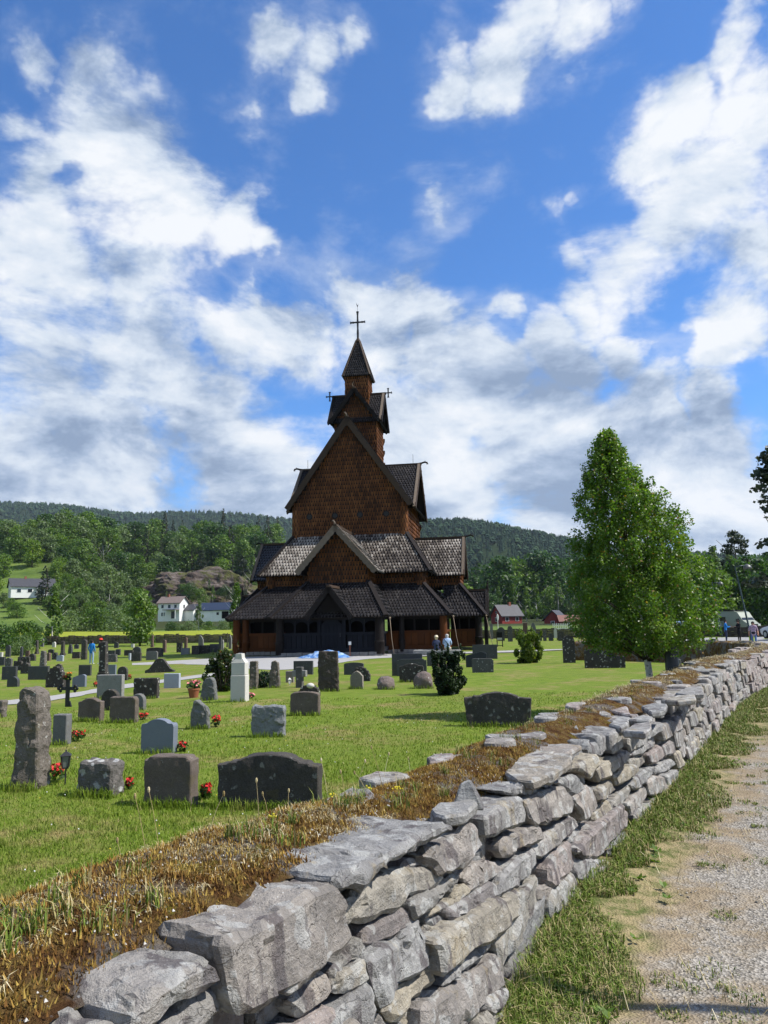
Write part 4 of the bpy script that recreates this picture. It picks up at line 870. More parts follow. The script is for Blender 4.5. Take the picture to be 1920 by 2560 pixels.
def f_core(N, b):
    n = N.noise(N.geo(), 9., 5, .7); return N.mix(n, (.020, .016, .012), (.06, .048, .036))
mat('wall_core', f_core, rough=1., spec=.05)
HW_S = [(0, .96), (4.5, .955), (5.0, .93), (5.6, .88), (6.2, .835), (7, .81), (10, .81), (14, .83), (20, .85), (46, .85)]
def hrim(s): return float(np.interp(s, [a for a, _ in HW_S], [b_ for _, b_ in HW_S]))
BAT = .12
_s = np.arange(0, 4525)/100; _p = np.stack([np.interp(_s, WS, WC[:, 0]), np.interp(_s, WS, WC[:, 1])], 1); _t = np.gradient(_p, axis=0); _t = np.stack([np.convolve(np.pad(_t[:, k], 3, 'edge'), np.ones(7)/7, 'valid') for k in (0, 1)], 1); _t /= np.linalg.norm(_t, axis=1)[:, None]
WT = np.concatenate([_p, _t[:, 1:2], -_t[:, 0:1], gz(_p[:, 0], _p[:, 1])[:, None]], 1).tolist()
def wface(s, h, d):
    """point on / in the wall: d metres inwards from the outer face"""
    i = min(max(int(round(s*100)), 0), len(WT)-1); px, py, nx_, ny_, g = WT[i]; f = s-i/100; k = BAT*h+d
    return Vector((px-ny_*f-nx_*k, py+nx_*f-ny_*k, h+g))
WALL = empty('churchyard_wall', (0, 0, 0), label='long dry stone wall of grey slabs with mossy top beside the path', cat='wall')
def rough_stone(front, back, res, seed, amp=.012, bev=.02):
    """closed stone from matching front and back outlines; subdivided and broken up with noise"""
    bm = bmesh.new(); f = [bm.verts.new(p) for p in front]; g = [bm.verts.new(p) for p in back]; n = len(f)
    bm.faces.new(f); bm.faces.new(g[::-1])
    for i in range(n): bm.faces.new((f[i], g[i], g[(i+1) % n], f[(i+1) % n]))
    bmesh.ops.recalc_face_normals(bm, faces=bm.faces)
    if bev: bmesh.ops.bevel(bm, geom=bm.edges[:], offset=bev, segments=1, affect='EDGES', clamp_overlap=True)
    bmesh.ops.triangulate(bm, faces=bm.faces[:])
    for _ in range(6):
        ed = [e for e in bm.edges if e.calc_length() > res]
        if not ed: break
        bmesh.ops.subdivide_edges(bm, edges=ed, cuts=1); bmesh.ops.triangulate(bm, faces=[q for q in bm.faces if len(q.verts) > 3])
    bm.normal_update(); off = Vector((seed*3.7 % 91, seed*1.3 % 57, seed*7.1 % 73)); mv = {}
    for v in bm.verts:
        p = v.co*1.0+off
        d = amp*.9*mnoise.noise(p*5)+amp*.6*mnoise.noise(p*13)+amp*.35*mnoise.noise(Vector((p.x*8, p.y*8, p.z*45)))+amp*.25*mnoise.noise(p*40)
        if res < .09:
            vd, vp = mnoise.voronoi(p*7.); cvv = mnoise.cell_vector(vp[0]*13.7); d += amp*2.4*((p*7.-vp[0]).dot(cvv-Vector((.5, .5, .5))))
        mv[v] = v.co+v.normal*d
    for v, c in mv.items(): v.co = c
    me = bpy.data.meshes.new('stone'); bm.to_mesh(me); bm.free()
    me.materials.append(MATS['wall_stone']); me.polygons.foreach_set('use_smooth', [True]*len(me.polygons)); me.update(); me.set_sharp_from_angle(angle=radians(24))
    return me
def place_stone(me, name='stone', parent=None, kind=None):
    """recentre a stone on its own middle so that its texture is its own"""
    n = len(me.vertices); a = np.empty(n*3, np.float32); me.vertices.foreach_get('co', a); a = a.reshape(-1, 3); c = a.mean(0)
    me.vertices.foreach_set('co', (a-c).ravel()); me.update()
    return tag(link(name, me, parent or WALL, tuple(float(v) for v in c)), kind=kind)
def shrink(poly, k):
    cx = sum(p[0] for p in poly)/len(poly); cy = sum(p[1] for p in poly)/len(poly)
    return [(cx+(x-cx)*k, cy+(y-cy)*k) for x, y in poly]
seed = 0
def wall_stone_mesh(poly, off, dep, res, sd, amp=.011, bev=.018):
    rr = random.Random(sd); ti, tj = rr.uniform(-.06, .06), rr.uniform(-.12, .12)
    cs = sum(p[0] for p in poly)/len(poly); chh = sum(p[1] for p in poly)/len(poly)
    cs_, k_ = cs, rr.uniform(.86, .96); lowh = min(p[1] for p in poly); bk = [(cs_+(a-cs_)*k_, lowh+(b_-lowh)*rr.uniform(.97, 1.0)+.0) for a, b_ in poly]
    fr = [wface(s, h, -off+(s-cs)*ti+(h-chh)*tj) for s, h in poly]; bb_ = [wface(s, h, dep) for s, h in bk]
    return rough_stone(fr, bb_, res, sd, amp, bev)
NST = 0
for poly, off, dep in TRACED:
    seed += 1; cs = sum(p[0] for p in poly)/len(poly)
    res = .030 if cs < 5.6 else .045 if cs < 8.5 else .07
    place_stone(wall_stone_mesh(shrink(poly, 1.035), off, dep, res, seed, .013 if cs < 6 else .011)); NST += 1
# the rest of the face: courses of split slabs
rw = random.Random(5); cells = []; s0 = 2.2; late = []
def covered(s0, s1, h0, h1):
    k = 0
    for i in range(5):
        for j in range(4):
            s, h = s0+(s1-s0)*(i+.5)/5, h0+(h1-h0)*(j+.5)/4
            if any(min(p[0] for p in P) < s < max(p[0] for p in P) and pip(s, h, P) for P, _, _ in TRACED): k += 1
    return k/20
h = -.04; row = 0
rows = []
while h < .80:
    hh = rw.uniform(.075, .16); rows.append((h, hh)); h += hh*.97
for h0, hh in rows:
    s = 2.3+rw.uniform(0, .3)
    while s < 33:
        L = rw.uniform(.2, .62)*(1 if rw.random() < .8 else 1.5); wob_ = .05*sin(s*1.7+h0*9)+.03*sin(s*4.1)
        a0, a1 = h0+wob_, h0+hh+wob_; top = hrim(s+L/2)-rw.uniform(.0, .05)
        a0, a1 = max(a0, -.06), min(a1, top)
        if a1-a0 > .05:
            cv_ = covered(s, s+L, a0, a1) if s < 12.2 else 0.
            if cv_ < .62:
                j = lambda k: rw.uniform(-k, k)
                poly = [(s+.012+j(.02), a0+j(.015)), (s+L*.5, a0-.008+j(.02)), (s+L-.012+j(.02), a0+j(.02)), (s+L+j(.03), (a0+a1)/2+j(.02)), (s+L-.012+j(.03), a1+j(.02)), (s+L*.45, a1+j(.022)), (s+.012+j(.03), a1+j(.02)), (s+j(.03), (a0+a1)/2)]
                cells.append((s, poly, (-.07+j(.02) if cv_ > .1 else rw.uniform(-.03, .05)), rw.uniform(.25, .4)))
        s += L*.985
cells.sort(key=lambda c: c[0])
core = []
for k, (s, poly, off, dep) in enumerate(cells):
    seed += 1; res = .06 if s < 9 else .11 if s < 15 else .2 if s < 22 else .4
    me = wall_stone_mesh(poly, off, dep, res, seed, .012, .016 if s < 20 else 0.)
    if NST < 285: place_stone(me); NST += 1
    else: core.append(me)
def join_meshes(name, meshes, parent, mats, **k):
    V = []; F = []; o = 0
    for m in meshes:
        n = len(m.vertices); a = np.empty(n*3, np.float32); m.vertices.foreach_get('co', a); V.append(a.reshape(-1, 3))
        for p in m.polygons: F.append(tuple(i+o for i in p.vertices))
        o += n; bpy.data.meshes.remove(m)
    me = bpy.data.meshes.new(name); me.from_pydata(np.concatenate(V).tolist(), [], F); me.materials.append(mats)
    return tag(link(name, me, parent), **k)
# inner face of the far bend, seen across the lawn
sI = 23.
while sI < 44:
    L = rw.uniform(.25, .6); hI = -.35
    while hI < .82:
        hh = rw.uniform(.1, .2); d0 = .80+rw.uniform(-.03, .04)
        poly = [(sI, hI), (sI+L, hI+rw.uniform(-.02, .02)), (sI+L, hI+hh-.01), (sI, hI+hh-.01)]
        fr = [wface(s, h_, d0+BAT*-h_*1.6) for s, h_ in poly]; bk = [wface(s, h_, .5) for s, h_ in shrink(poly, .9)]
        core.append(rough_stone(fr, bk, .5, seed, .01, 0.)); seed += 1; hI += hh
    sI += L
if core: join_meshes('far_stones', core, WALL, MATS['wall_stone'], kind='stuff')
# dark core behind the joints
V = []; F = []; ss = np.arange(.2, 44.8, .3)
for s in ss:
    V += [wface(s, -.3, .12), wface(s, hrim(s)-.06, .14), wface(s, hrim(s)-.06, .48), wface(s, -.4, .5)]
for i in range(len(ss)-1):
    for j in range(3): F.append((i*4+j, (i+1)*4+j, (i+1)*4+j+1, i*4+j+1))
link('rubble_core', np_mesh('rubble_core', V, F, MATS['wall_core']), WALL)
# mossy, earthy top
def f_moss(N, b):
    co = N.geo(); n = N.noise(co, 3.0, 6, .65); n2 = N.noise(co, 11., 6, .7); f = N.noise(co, 90., 4, .7)
    c = N.ramp(n2, [(.25, (.045, .022, .012)), (.42, (.115, .058, .024)), (.56, (.20, .125, .045)), (.72, (.31, .23, .08))])
    c = N.mix(N.smooth(n, .48, .60), c, N.mix(n2, (.13, .11, .095), (.29, .26, .23)))
    c = N.mix(N.math('MULTIPLY', N.smooth(N.noise(co, 6.3, 4), .60, .68), .8), c, (.17, .16, .02))
    w = N.math('MULTIPLY', N.smooth(N.voro(co, 48.), .20, .12), N.smooth(N.noise(co, 4.4, 4), .53, .62)); c = N.mix(w, c, (.5, .49, .47))
    c = N.mix(N.math('MULTIPLY', N.smooth(f, .45, .3), .6), c, (.02, .012, .008))
    N.put(b.inputs['Normal'], N.bump(N.math('ADD', N.math('ADD', f, n2), N.noise(co, 32., 4, .7)), 1., .05)); return c
mat('moss', f_moss, rough=1., spec=.05)
V = []; F = []; K = 17; ss = np.concatenate([np.arange(1.0, 9, .06), np.arange(9, 20, .15), np.arange(20, 45, .4)])
def wtop(s): return float(np.interp(s, [0, 5.4, 7.2, 9, 46], [.70, .66, .62, .72, .72]))
def topz(s, k):
    t = k/(K-1); p = wface(s, 0, .10+wtop(s)*t)
    z = hrim(s)-.045+.10*sin(pi*min(1., t*.95+.08))**.7+.028*mnoise.noise((p.x*3, p.y*3, 1.))+.012*mnoise.noise((p.x*11, p.y*11, 4.))
    if t > .9: z -= (t-.9)*2.2
    if t < .42 and s > 4.95: z -= .045*(1-t/.42)
    return t, z
for s in ss:
    for k in range(K):
        t, z = topz(s, k); d = .10+wtop(s)*t; p = wface(s, hrim(s), d-BAT*hrim(s)*.0); base = gzf(p.x, p.y)*0
        V.append((p.x, p.y, z+p.z-hrim(s)))
    p = wface(s, hrim(s), .13+wtop(s)); V.append((p.x, p.y, gzf(p.x, p.y)-.05))
K1 = K+1
for i in range(len(ss)-1):
    for k in range(K1-1): F.append((i*K1+k, (i+1)*K1+k, (i+1)*K1+k+1, i*K1+k+1))
MOSS = link('mossy_top', np_mesh('mossy_top', V, F, MATS['moss'], smooth=True), WALL)
# flat slabs lying on top
for poly, z, th in SLABS:
    seed += 1; cx = sum(p[0] for p in poly)/len(poly); cy = sum(p[1] for p in poly)/len(poly); ty = random.uniform(-.04, .04); tx = random.uniform(-.05, .05)
    a = sum(poly[i][0]*poly[(i+1) % len(poly)][1]-poly[(i+1) % len(poly)][0]*poly[i][1] for i in range(len(poly)))
    if a < 0: poly = poly[::-1]
    th = min(th, .055)
    zt = lambda x, y: z+(x-cx)*tx+(y-cy)*ty
    place_stone(rough_stone([(x, y, zt(x, y)) for x, y in poly], [(x, y, zt(x, y)-th) for x, y in shrink(poly, .96)], .05 if cy < 5 else .12, seed, .008, .012), 'capstone')
# extra capstones along both rims
for (a, b_, d0, d1, st) in ((7.6, 33, -.0, .30, .52), (3.2, 33, .56, .76, .42)):
    s = a
    while s < b_:
        L = st*rw.uniform(.6, 1.3); zt = hrim(s)+rw.uniform(-.01, .025); seed += 1
        if d0 > 0: zt -= .05
        if rw.random() < (.85 if d0 < 0 else .3):
            e0, e1 = d0+rw.uniform(-.03, .05), d1+rw.uniform(-.1, .1)
            q = [(s, e0), (s+L*.5, e0+rw.uniform(-.03, .03)), (s+L, e0), (s+L*rw.uniform(.85, 1.), e1), (s+L*.4, e1+rw.uniform(-.05, .05)), (s+L*.05, e1)]
            th = rw.uniform(.035, .075); top = [wface(x, zt, y) for x, y in q]; bot = [wface(x, zt-th, y) for x, y in q]
            place_stone(rough_stone(top, bot, .06 if s < 8 else .14 if s < 18 else .4, seed, .009, .012), 'capstone')
        s += L*1.04
# more flat slabs bedded in the moss
for j in range(26):
    s = 6.0+rw.random()*16; t = rw.uniform(.2, .85); L, Wd_ = rw.uniform(.2, .5), rw.uniform(.12, .26); seed += 1; _, zc = topz(s, int(t*(K-1))); a0 = rw.uniform(-.5, .5); q = []
    for k in range(7):
        a = 2*pi*k/7+rw.uniform(-.25, .25); x_, y_ = cos(a)*L/2*rw.uniform(.8, 1.1), sin(a)*Wd_/2*rw.uniform(.8, 1.1); q.append((s+x_*cos(a0)-y_*sin(a0), .10+wtop(s)*t+x_*sin(a0)+y_*cos(a0)))
    top = [wface(x_, zc+.022, y_) for x_, y_ in q]; bot = [wface(x_, zc-.03, y_) for x_, y_ in q]
    place_stone(rough_stone(top, bot, .07 if s < 9 else .15, seed, .006, .008), 'capstone')
# two loose stones near the rim
sp_ = Vector((.335, 3.47, .90)); seed += 1
fr = [sp_+Vector(v) for v in ((-.075, -.05, -.04), (.065, -.055, -.04), (.08, .05, -.04), (-.05, .065, -.04))]; bk = [sp_+Vector(v) for v in ((-.03, -.02, .065), (.012, -.02, .082), (.02, .02, .07), (-.02, .02, .06))]
place_stone(rough_stone(fr[::-1], bk[::-1], .03, seed, .005, .006), 'loose_stone')
# ================================================================== gravestones
# plan position, width, height, thickness, outline, stone, label
GRAVES = [
(-3.85, 8.57, 0.29, 1.1, 0.32, 'menhir', 'granite', 'tall rough granite pillar speckled with white lichen, beside the small lantern'),
(-2.93, 8.13, 0.39, 0.37, 0.26, 'rough', 'granite_white', 'low rough block with whitish lichen crust, right of the lantern'),
(-2.08, 7.62, 0.48, 0.49, 0.18, 'step', 'brown', 'brown granite headstone with notched top corners, beside the biggest stone'),
(-1.12, 7.5, 0.97, 0.52, 0.17, 'segstep', 'black', 'widest dark headstone with stepped arched top, closest to the wall'),
(-5.04, 12.22, 0.23, 0.48, 0.16, 'rect', 'grey', 'narrow grey slab half hidden behind the tall granite pillar'),
(-3.17, 10.96, 0.47, 0.49, 0.14, 'shoulder', 'blue', 'smooth blue-grey headstone with round shouldered top and red flowers'),
(-5.84, 15.51, 0.48, 0.48, 0.16, 'peak', 'brown', 'brown headstone with low peaked top, left of the square brown one'),
(-5.04, 15.06, 0.53, 0.51, 0.15, 'chamfer', 'brown', 'square brown headstone with clipped corners above red flowers'),
(-6.39, 18.15, 0.41, 0.5, 0.14, 'arch', 'black', 'dark round-topped stone peeping out behind two brown headstones'),
(-5.59, 17.65, 0.31, 0.39, 0.15, 'arch', 'grey', 'small grey round-topped stone right behind the square brown one'),
(-7.63, 21.63, 0.74, 0.66, 0.16, 'rect', 'pale', 'broad pale grey slab with textured face behind the brown stones'),
(-6.49, 21.14, 0.67, 0.57, 0.17, 'rect', 'lichen', 'dark rectangular headstone splashed with white lichen'),
(-6.78, 24.71, 0.52, 0.48, 0.12, 'rect', 'bluewhite', 'pale blue-white rectangular stone beside the gravel walk'),
(-10.67, 27.16, 0.47, 0.45, 0.12, 'wave', 'blue', 'smooth lilac-grey stone with a curved top next to the iron cross'),
(-11.49, 27.16, 0.67, 0.74, 0.18, 'ornate', 'lichen', 'black stepped headstone with carved shoulders left of the iron cross'),
(-15.1, 35.96, 0.45, 0.58, 0.14, 'ornate', 'black', 'dark jagged stone directly behind the carved stepped headstone'),
(-13.45, 28.18, 0.41, 0.39, 0.14, 'arch', 'dark', 'small dark arched stone standing low left of the carved headstone'),
(-16.04, 33.24, 0.63, 0.58, 0.14, 'rect', 'dark', 'dark grey slab at the left picture edge, above the small arched stone'),
(-14.61, 32.81, 0.91, 0.58, 0.14, 'rect', 'dark', 'wide dark grey slab left of the carved stepped headstone'),
(-13.89, 35.97, 0.58, 0.51, 0.13, 'rect', 'dark', 'dark rectangular slab just in front of the two standing visitors'),
(-11.55, 31.84, 0.33, 1.56, 0.28, 'obelisk', 'lichen', 'tall dark pillar monument on a stepped base beside the visitors'),
(-12.44, 35.36, 0.38, 0.53, 0.12, 'rect', 'blue', 'blue-grey slab right of the tall pillar monument'),
(-10.44, 30.9, 0.39, 0.57, 0.13, 'arch', 'black', 'dark slab with rounded corners, red flower at its foot'),
(-10.66, 36.73, 1.43, 0.68, 0.18, 'bell', 'black', 'black bell-shaped stone with sweeping shoulders by the walk'),
(-8.34, 17.0, 0.18, 0.4, 0.2, 'rough', 'granite', 'rough granite stone cut by the left picture edge'),
(-3.47, 18.45, 0.36, 1.13, 0.3, 'stele', 'white', 'tall white stele with stepped cap left of the church door'),
(-4.39, 19.34, 0.4, 0.58, 0.2, 'boulderslab', 'slate', 'grey rough slab with rounded crown beside the flower pot'),
(-3.27, 13.75, 0.35, 0.53, 0.14, 'slant', 'slate', 'rough grey slab with slanted broken top and red flowers'),
(-1.87, 12.42, 0.54, 0.51, 0.2, 'rough', 'bluegrey', 'light grey rough-hewn block alone on the lawn'),
(-1.6, 15.27, 0.57, 0.48, 0.16, 'seg', 'brown', 'brown headstone with gently arched top and a white ball behind it'),
(-1.95, 19.6, 0.54, 0.31, 0.14, 'ornate', 'lichen', 'dark carved stone mostly hidden behind the brown arched headstone'),
(-1.57, 21.06, 0.56, 1.1, 0.2, 'tallrough', 'granite_dark', 'tall dark rough slab standing before the church door'),
(-3.91, 23.0, 0.23, 0.84, 0.22, 'tallrough', 'granite', 'narrow rough pillar stone right behind the white stele'),
(-3.32, 23.18, 0.34, 0.82, 0.22, 'point', 'granite', 'dark pillar stone with pointed top between white stele and stone cross'),
(-3.09, 28.89, 0.73, 0.52, 0.12, 'rect', 'dark', 'plain dark slab behind the stone cross'),
(-3.12, 25.15, 0.26, 0.39, 0.14, 'rect', 'tan', 'small tan block left of the stone cross'),
(-1.21, 28.54, 0.72, 0.47, 0.13, 'seg', 'dark', 'dark headstone with low curved top, behind the carved one right of the tall slab'),
(-0.83, 24.65, 0.6, 0.48, 0.15, 'ornate', 'lichen', 'dark carved headstone with scrolled ends right of the tall slab'),
(-0.84, 21.63, 0.35, 0.52, 0.14, 'gothic', 'tan', 'small pale headstone with pointed arch in front of the carved one'),
(0.71, 27.58, 1.07, 0.79, 0.14, 'rect', 'dark', 'broad dark slab at the back of the cluster left of the yew'),
(0.86, 27.22, 1.03, 0.61, 0.16, 'step', 'dark', 'dark slab with notched corners in the middle of the cluster left of the yew'),
(0.73, 23.64, 0.72, 0.58, 0.16, 'shoulder', 'lichen', 'round-topped dark stone dotted with white lichen left of the yew'),
(-0.04, 21.41, 0.48, 0.38, 0.5, 'boulder', 'granite_pink', 'rounded reddish boulder used as a grave marker on open lawn'),
(0.98, 21.43, 0.54, 0.48, 0.4, 'boulder', 'granite_pink', 'craggy pale boulder leaning against the dark yew'),
(2.08, 33.62, 0.71, 0.61, 0.14, 'rect', 'dark', 'dark slab peeping out behind the yew'),
(5.07, 40.36, 1.27, 0.73, 0.14, 'rect', 'dark', 'broad dark slab right of the yew, nearest to the church wall'),
(3.68, 32.22, 0.85, 0.65, 0.14, 'wave', 'blackblue', 'polished black stone with wavy top right of the yew'),
(3.42, 27.98, 0.77, 0.52, 0.16, 'chamfer', 'lichengrey', 'grey speckled stone in front of the polished wavy one'),
(1.8, 12.92, 1.07, 0.58, 0.16, 'flare', 'black', 'wide black headstone with flared sides alone on the lawn beside the wall'),
(7.85, 33.67, 0.51, 1.19, 0.18, 'arch', 'lichen', 'tall narrow dark stone with rounded top left of the birch'),
(8.32, 29.9, 1.49, 0.74, 0.2, 'lowlong', 'lichen', 'long low dark stone spotted with lichen under the birch'),
(10.1, 27.41, 0.34, 0.41, 0.3, 'stack', 'slate', 'two stacked grey blocks on the lawn right of the birch trunk'),
(11.55, 78.39, 0.67, 1.39, 0.25, 'arch', 'dark', 'dark round-headed stone behind the notice frame right of the church'),
(12.03, 75.71, 0.46, 1.54, 0.25, 'arch', 'lichengrey', 'grey speckled tall stone right of the notice frame'),
(14.22, 79.55, 0.6, 1.78, 0.3, 'obelisk', 'rust', 'reddish pillar monument behind the light green bush'),
(14.94, 79.06, 0.51, 1.81, 0.25, 'gothic', 'grey', 'pointed grey stone right behind the light green bush'),
(15.18, 74.68, 0.33, 1.1, 0.25, 'gothic', 'lichengrey', 'slim grey stone by the far wall, between the bush and the red house'),
(14.76, 75.14, 0.45, 0.8, 0.2, 'step', 'dark', 'low dark stone with stepped top beside the slim grey stone'),
(15.69, 74.28, 0.44, 0.72, 0.2, 'ornate', 'dark', 'low dark carved stone left of the small white marker'),
(18.68, 86.0, 0.33, 1.13, 0.2, 'gothic', 'white', 'small white marker in front of the red farmhouse'),
(16.54, 73.83, 0.5, 0.94, 0.25, 'step', 'black', 'black stone with red flowers near the man in the striped shirt'),
(11.63, 86.0, 0.3, 1.76, 0.25, 'arch', 'grey', 'grey stone at the right corner of the church'),
(-32.08, 71.44, 0.2, 1.27, 0.3, 'obelisk', 'black', 'slim black pillar stone next to the young birch at the far wall'),
(-38.18, 86.29, 0.31, 0.92, 0.2, 'arch', 'grey', 'grey round-topped stone at the foot of the young birch'),
(-36.45, 85.31, 0.35, 0.61, 0.2, 'arch', 'white', 'small white round-topped stone before the far wall'),
(-28.1, 67.59, 0.3, 1.23, 0.3, 'obelisk', 'black', 'dark pillar stone halfway between the young birch and the visitors'),
(-28.59, 70.43, 0.32, 0.89, 0.25, 'ornate', 'dark', 'dark scrolled stone left of the tall black slab'),
(-32.04, 80.47, 0.46, 0.49, 0.2, 'flare', 'dark', 'small flared dark stone by the far wall left of the visitors'),
(-23.79, 61.3, 0.37, 1.58, 0.3, 'arch', 'black', 'tall black round-topped slab immediately left of the visitors'),
(-31.15, 72.34, 0.52, 0.4, 0.2, 'peak', 'dark', 'low dark peaked stone behind the brown rounded one'),
(-26.03, 60.08, 0.21, 0.64, 0.2, 'arch', 'rust', 'small brownish rounded stone right of the lichen pillar'),
(-24.85, 59.36, 0.5, 0.48, 0.2, 'seg', 'bluewhite', 'pale heart-shaped stone left of the visitors'),
(-22.5, 51.11, 0.35, 1.03, 0.35, 'menhir', 'granite_white', 'rough pillar crusted with pale lichen among the left graves'),
(-27.43, 60.36, 0.51, 0.58, 0.2, 'arch', 'black', 'dark arched stone left of the lichen pillar'),
(-24.48, 52.68, 0.87, 0.61, 0.2, 'rough', 'lichen', 'rough lichen-covered block behind the wide dark slab'),
(-21.03, 44.55, 0.51, 0.58, 0.2, 'rough', 'lichen', 'dark mossy block between two grey slabs at far left'),
(-18.18, 39.31, 0.42, 0.57, 0.2, 'shoulder', 'black', 'black shouldered stone behind the wide dark slab'),
(-24.85, 51.33, 0.44, 0.6, 0.2, 'flare', 'lichengrey', 'grey streaked slab above the dark slab at the left edge'),
(-26.12, 52.99, 0.4, 0.61, 0.2, 'rect', 'dark', 'dark slab cut by the left edge behind the grey streaked one'),
(-30.84, 65.81, 0.27, 0.93, 0.2, 'point', 'dark', 'slanted dark stone in front of the round hedge bush'),
(-32.68, 67.26, 0.39, 1.02, 0.2, 'arch', 'dark', 'dark arched stone on a block at far left'),
(-30.55, 66.32, 0.31, 0.54, 0.2, 'rect', 'rust', 'small brown slab right of the slanted stone'),
(-33.47, 67.61, 0.32, 0.41, 0.2, 'rect', 'white', 'small white block at the far left edge'),
(-26.2, 61.56, 0.42, 0.59, 0.2, 'seg', 'lichen', 'low mottled stone behind the pale heart-shaped one'),
(-25.01, 62.84, 0.65, 0.54, 0.2, 'rect', 'black', 'low black slab at the foot of the tall black one'),
(-19.64, 55.89, 0.69, 0.59, 0.25, 'rough', 'lichengrey', 'rough grey block right of the tall pillar monument'),
(-22.93, 64.89, 0.68, 0.49, 0.2, 'rect', 'dark', 'dark low slab behind the rough grey block'),
(-22.69, 65.88, 0.36, 0.53, 0.2, 'rect', 'dark', 'small dark slab right of the visitors toward the far wall'),
(-21.54, 65.1, 0.75, 0.49, 0.2, 'rect', 'black', 'low black slab before the leafy tree'),
(-21.81, 68.04, 0.72, 0.62, 0.2, 'arch', 'dark', 'dark domed stone before the leafy tree'),
(-17.83, 55.55, 0.68, 0.67, 0.22, 'step', 'black', 'black slab with chipped corners before the leafy tree'),
(-19.13, 58.08, 0.12, 0.53, 0.2, 'rect', 'bluewhite', 'thin pale stone left of the chipped black slab'),
(-16.87, 56.06, 0.81, 0.65, 0.22, 'step', 'grey', 'grey slab in front of the wide arched black stone'),
(-18.35, 61.68, 1.29, 0.75, 0.25, 'seg', 'black', 'wide arched black stone under the leafy tree'),
(-24.28, 80.7, 0.23, 1.27, 0.25, 'obelisk', 'rust', 'slim brownish obelisk in front of the leafy tree'),
(-19.51, 68.4, 0.26, 1.11, 0.25, 'arch', 'rust', 'brownish round-topped pillar right of the leafy tree'),
(-17.94, 67.5, 0.49, 0.85, 0.22, 'rect', 'lichen', 'dark mottled slab by the far wall left of the grey low stone'),
(-26.07, 79.99, 0.25, 0.41, 0.2, 'rect', 'white', 'tiny white stone left of the leafy tree'),
(-27.68, 79.76, 0.42, 0.61, 0.2, 'peak', 'dark', 'small dark pointed stone right of the visitors by the far wall'),
(-16.34, 63.26, 0.7, 0.54, 0.2, 'rect', 'bluegrey', 'low streaked grey slab near the far wall'),
(-19.64, 76.15, 0.26, 1.08, 0.25, 'arch', 'rust', 'brown tall round-topped stone behind the low streaked slab'),
(-19.45, 81.58, 0.56, 1.12, 0.25, 'slant', 'grey', 'grey stone with swooping pointed top by the far wall'),
(-15.32, 62.55, 0.63, 0.73, 0.2, 'rect', 'black', 'black slab left of the lichen slab near the church'),
(-14.72, 63.01, 0.77, 0.7, 0.2, 'rect', 'lichen', 'dark lichen slab in the row left of the church'),
(-14.17, 64.17, 0.79, 0.71, 0.2, 'rect', 'dark', 'dark slab at the right end of the row left of the church'),
(-14.85, 69.56, 0.2, 1.2, 0.25, 'arch', 'dark', 'tall dark arched stone right of the row of slabs'),
(-14.26, 67.88, 0.11, 0.96, 0.2, 'gothic', 'pale', 'pale slim stone beside the tall dark arched one'),
(-15.39, 75.17, 0.11, 1.37, 0.12, 'obelisk', 'black', 'thin black pillar close to the church corner'),
(-14.39, 71.64, 0.25, 1.27, 0.25, 'gothic', 'grey', 'grey pointed stone close to the church corner'),
(-13.3, 67.88, 0.2, 1.31, 0.25, 'gothic', 'lichen', 'dark pointed stone touching the church corner in view')]
def f_stone(c0, c1, lichen=0., lc=(.42, .42, .39), grain=60., bumpd=.006, spots=8.):
    def f(N, b):
        co = N.objco(); n = N.noise(co, 4., 5, .62); g = N.noise(co, grain, 4, .75); n2 = N.noise(co, 16., 5, .65)
        c = N.mix(N.math('ADD', N.math('MULTIPLY', n, .55), N.math('MULTIPLY', N.math('SUBTRACT', g, .3), .9), clamp=True), c0, c1)
        if lichen:
            w = N.vmath('ADD', co, N.vmath('SCALE', N.noise(co, 9., 3, .6, col=True), scale=.12))
            v = N.smooth(N.voro(w, spots), .13+lichen*.2, .08+lichen*.12); m = N.math('MULTIPLY', v, N.smooth(n2, .60-lichen*.3, .66-lichen*.25))
            v2 = N.smooth(N.voro(w, spots*3.1), .2, .1); m = N.math('MAXIMUM', m, N.math('MULTIPLY', v2, N.smooth(n, .52, .62)))
            c = N.mix(m, c, N.mix(g, tuple(x*.7 for x in lc), lc))
            c = N.mix(N.math('MULTIPLY', N.smooth(N.noise(co, 7., 4), .58, .7), .4), c, (.10, .085, .04))
        N.put(b.inputs['Normal'], N.bump(N.math('ADD', g, N.math('MULTIPLY', n2, 1.5)), .7, bumpd)); return c
    return f
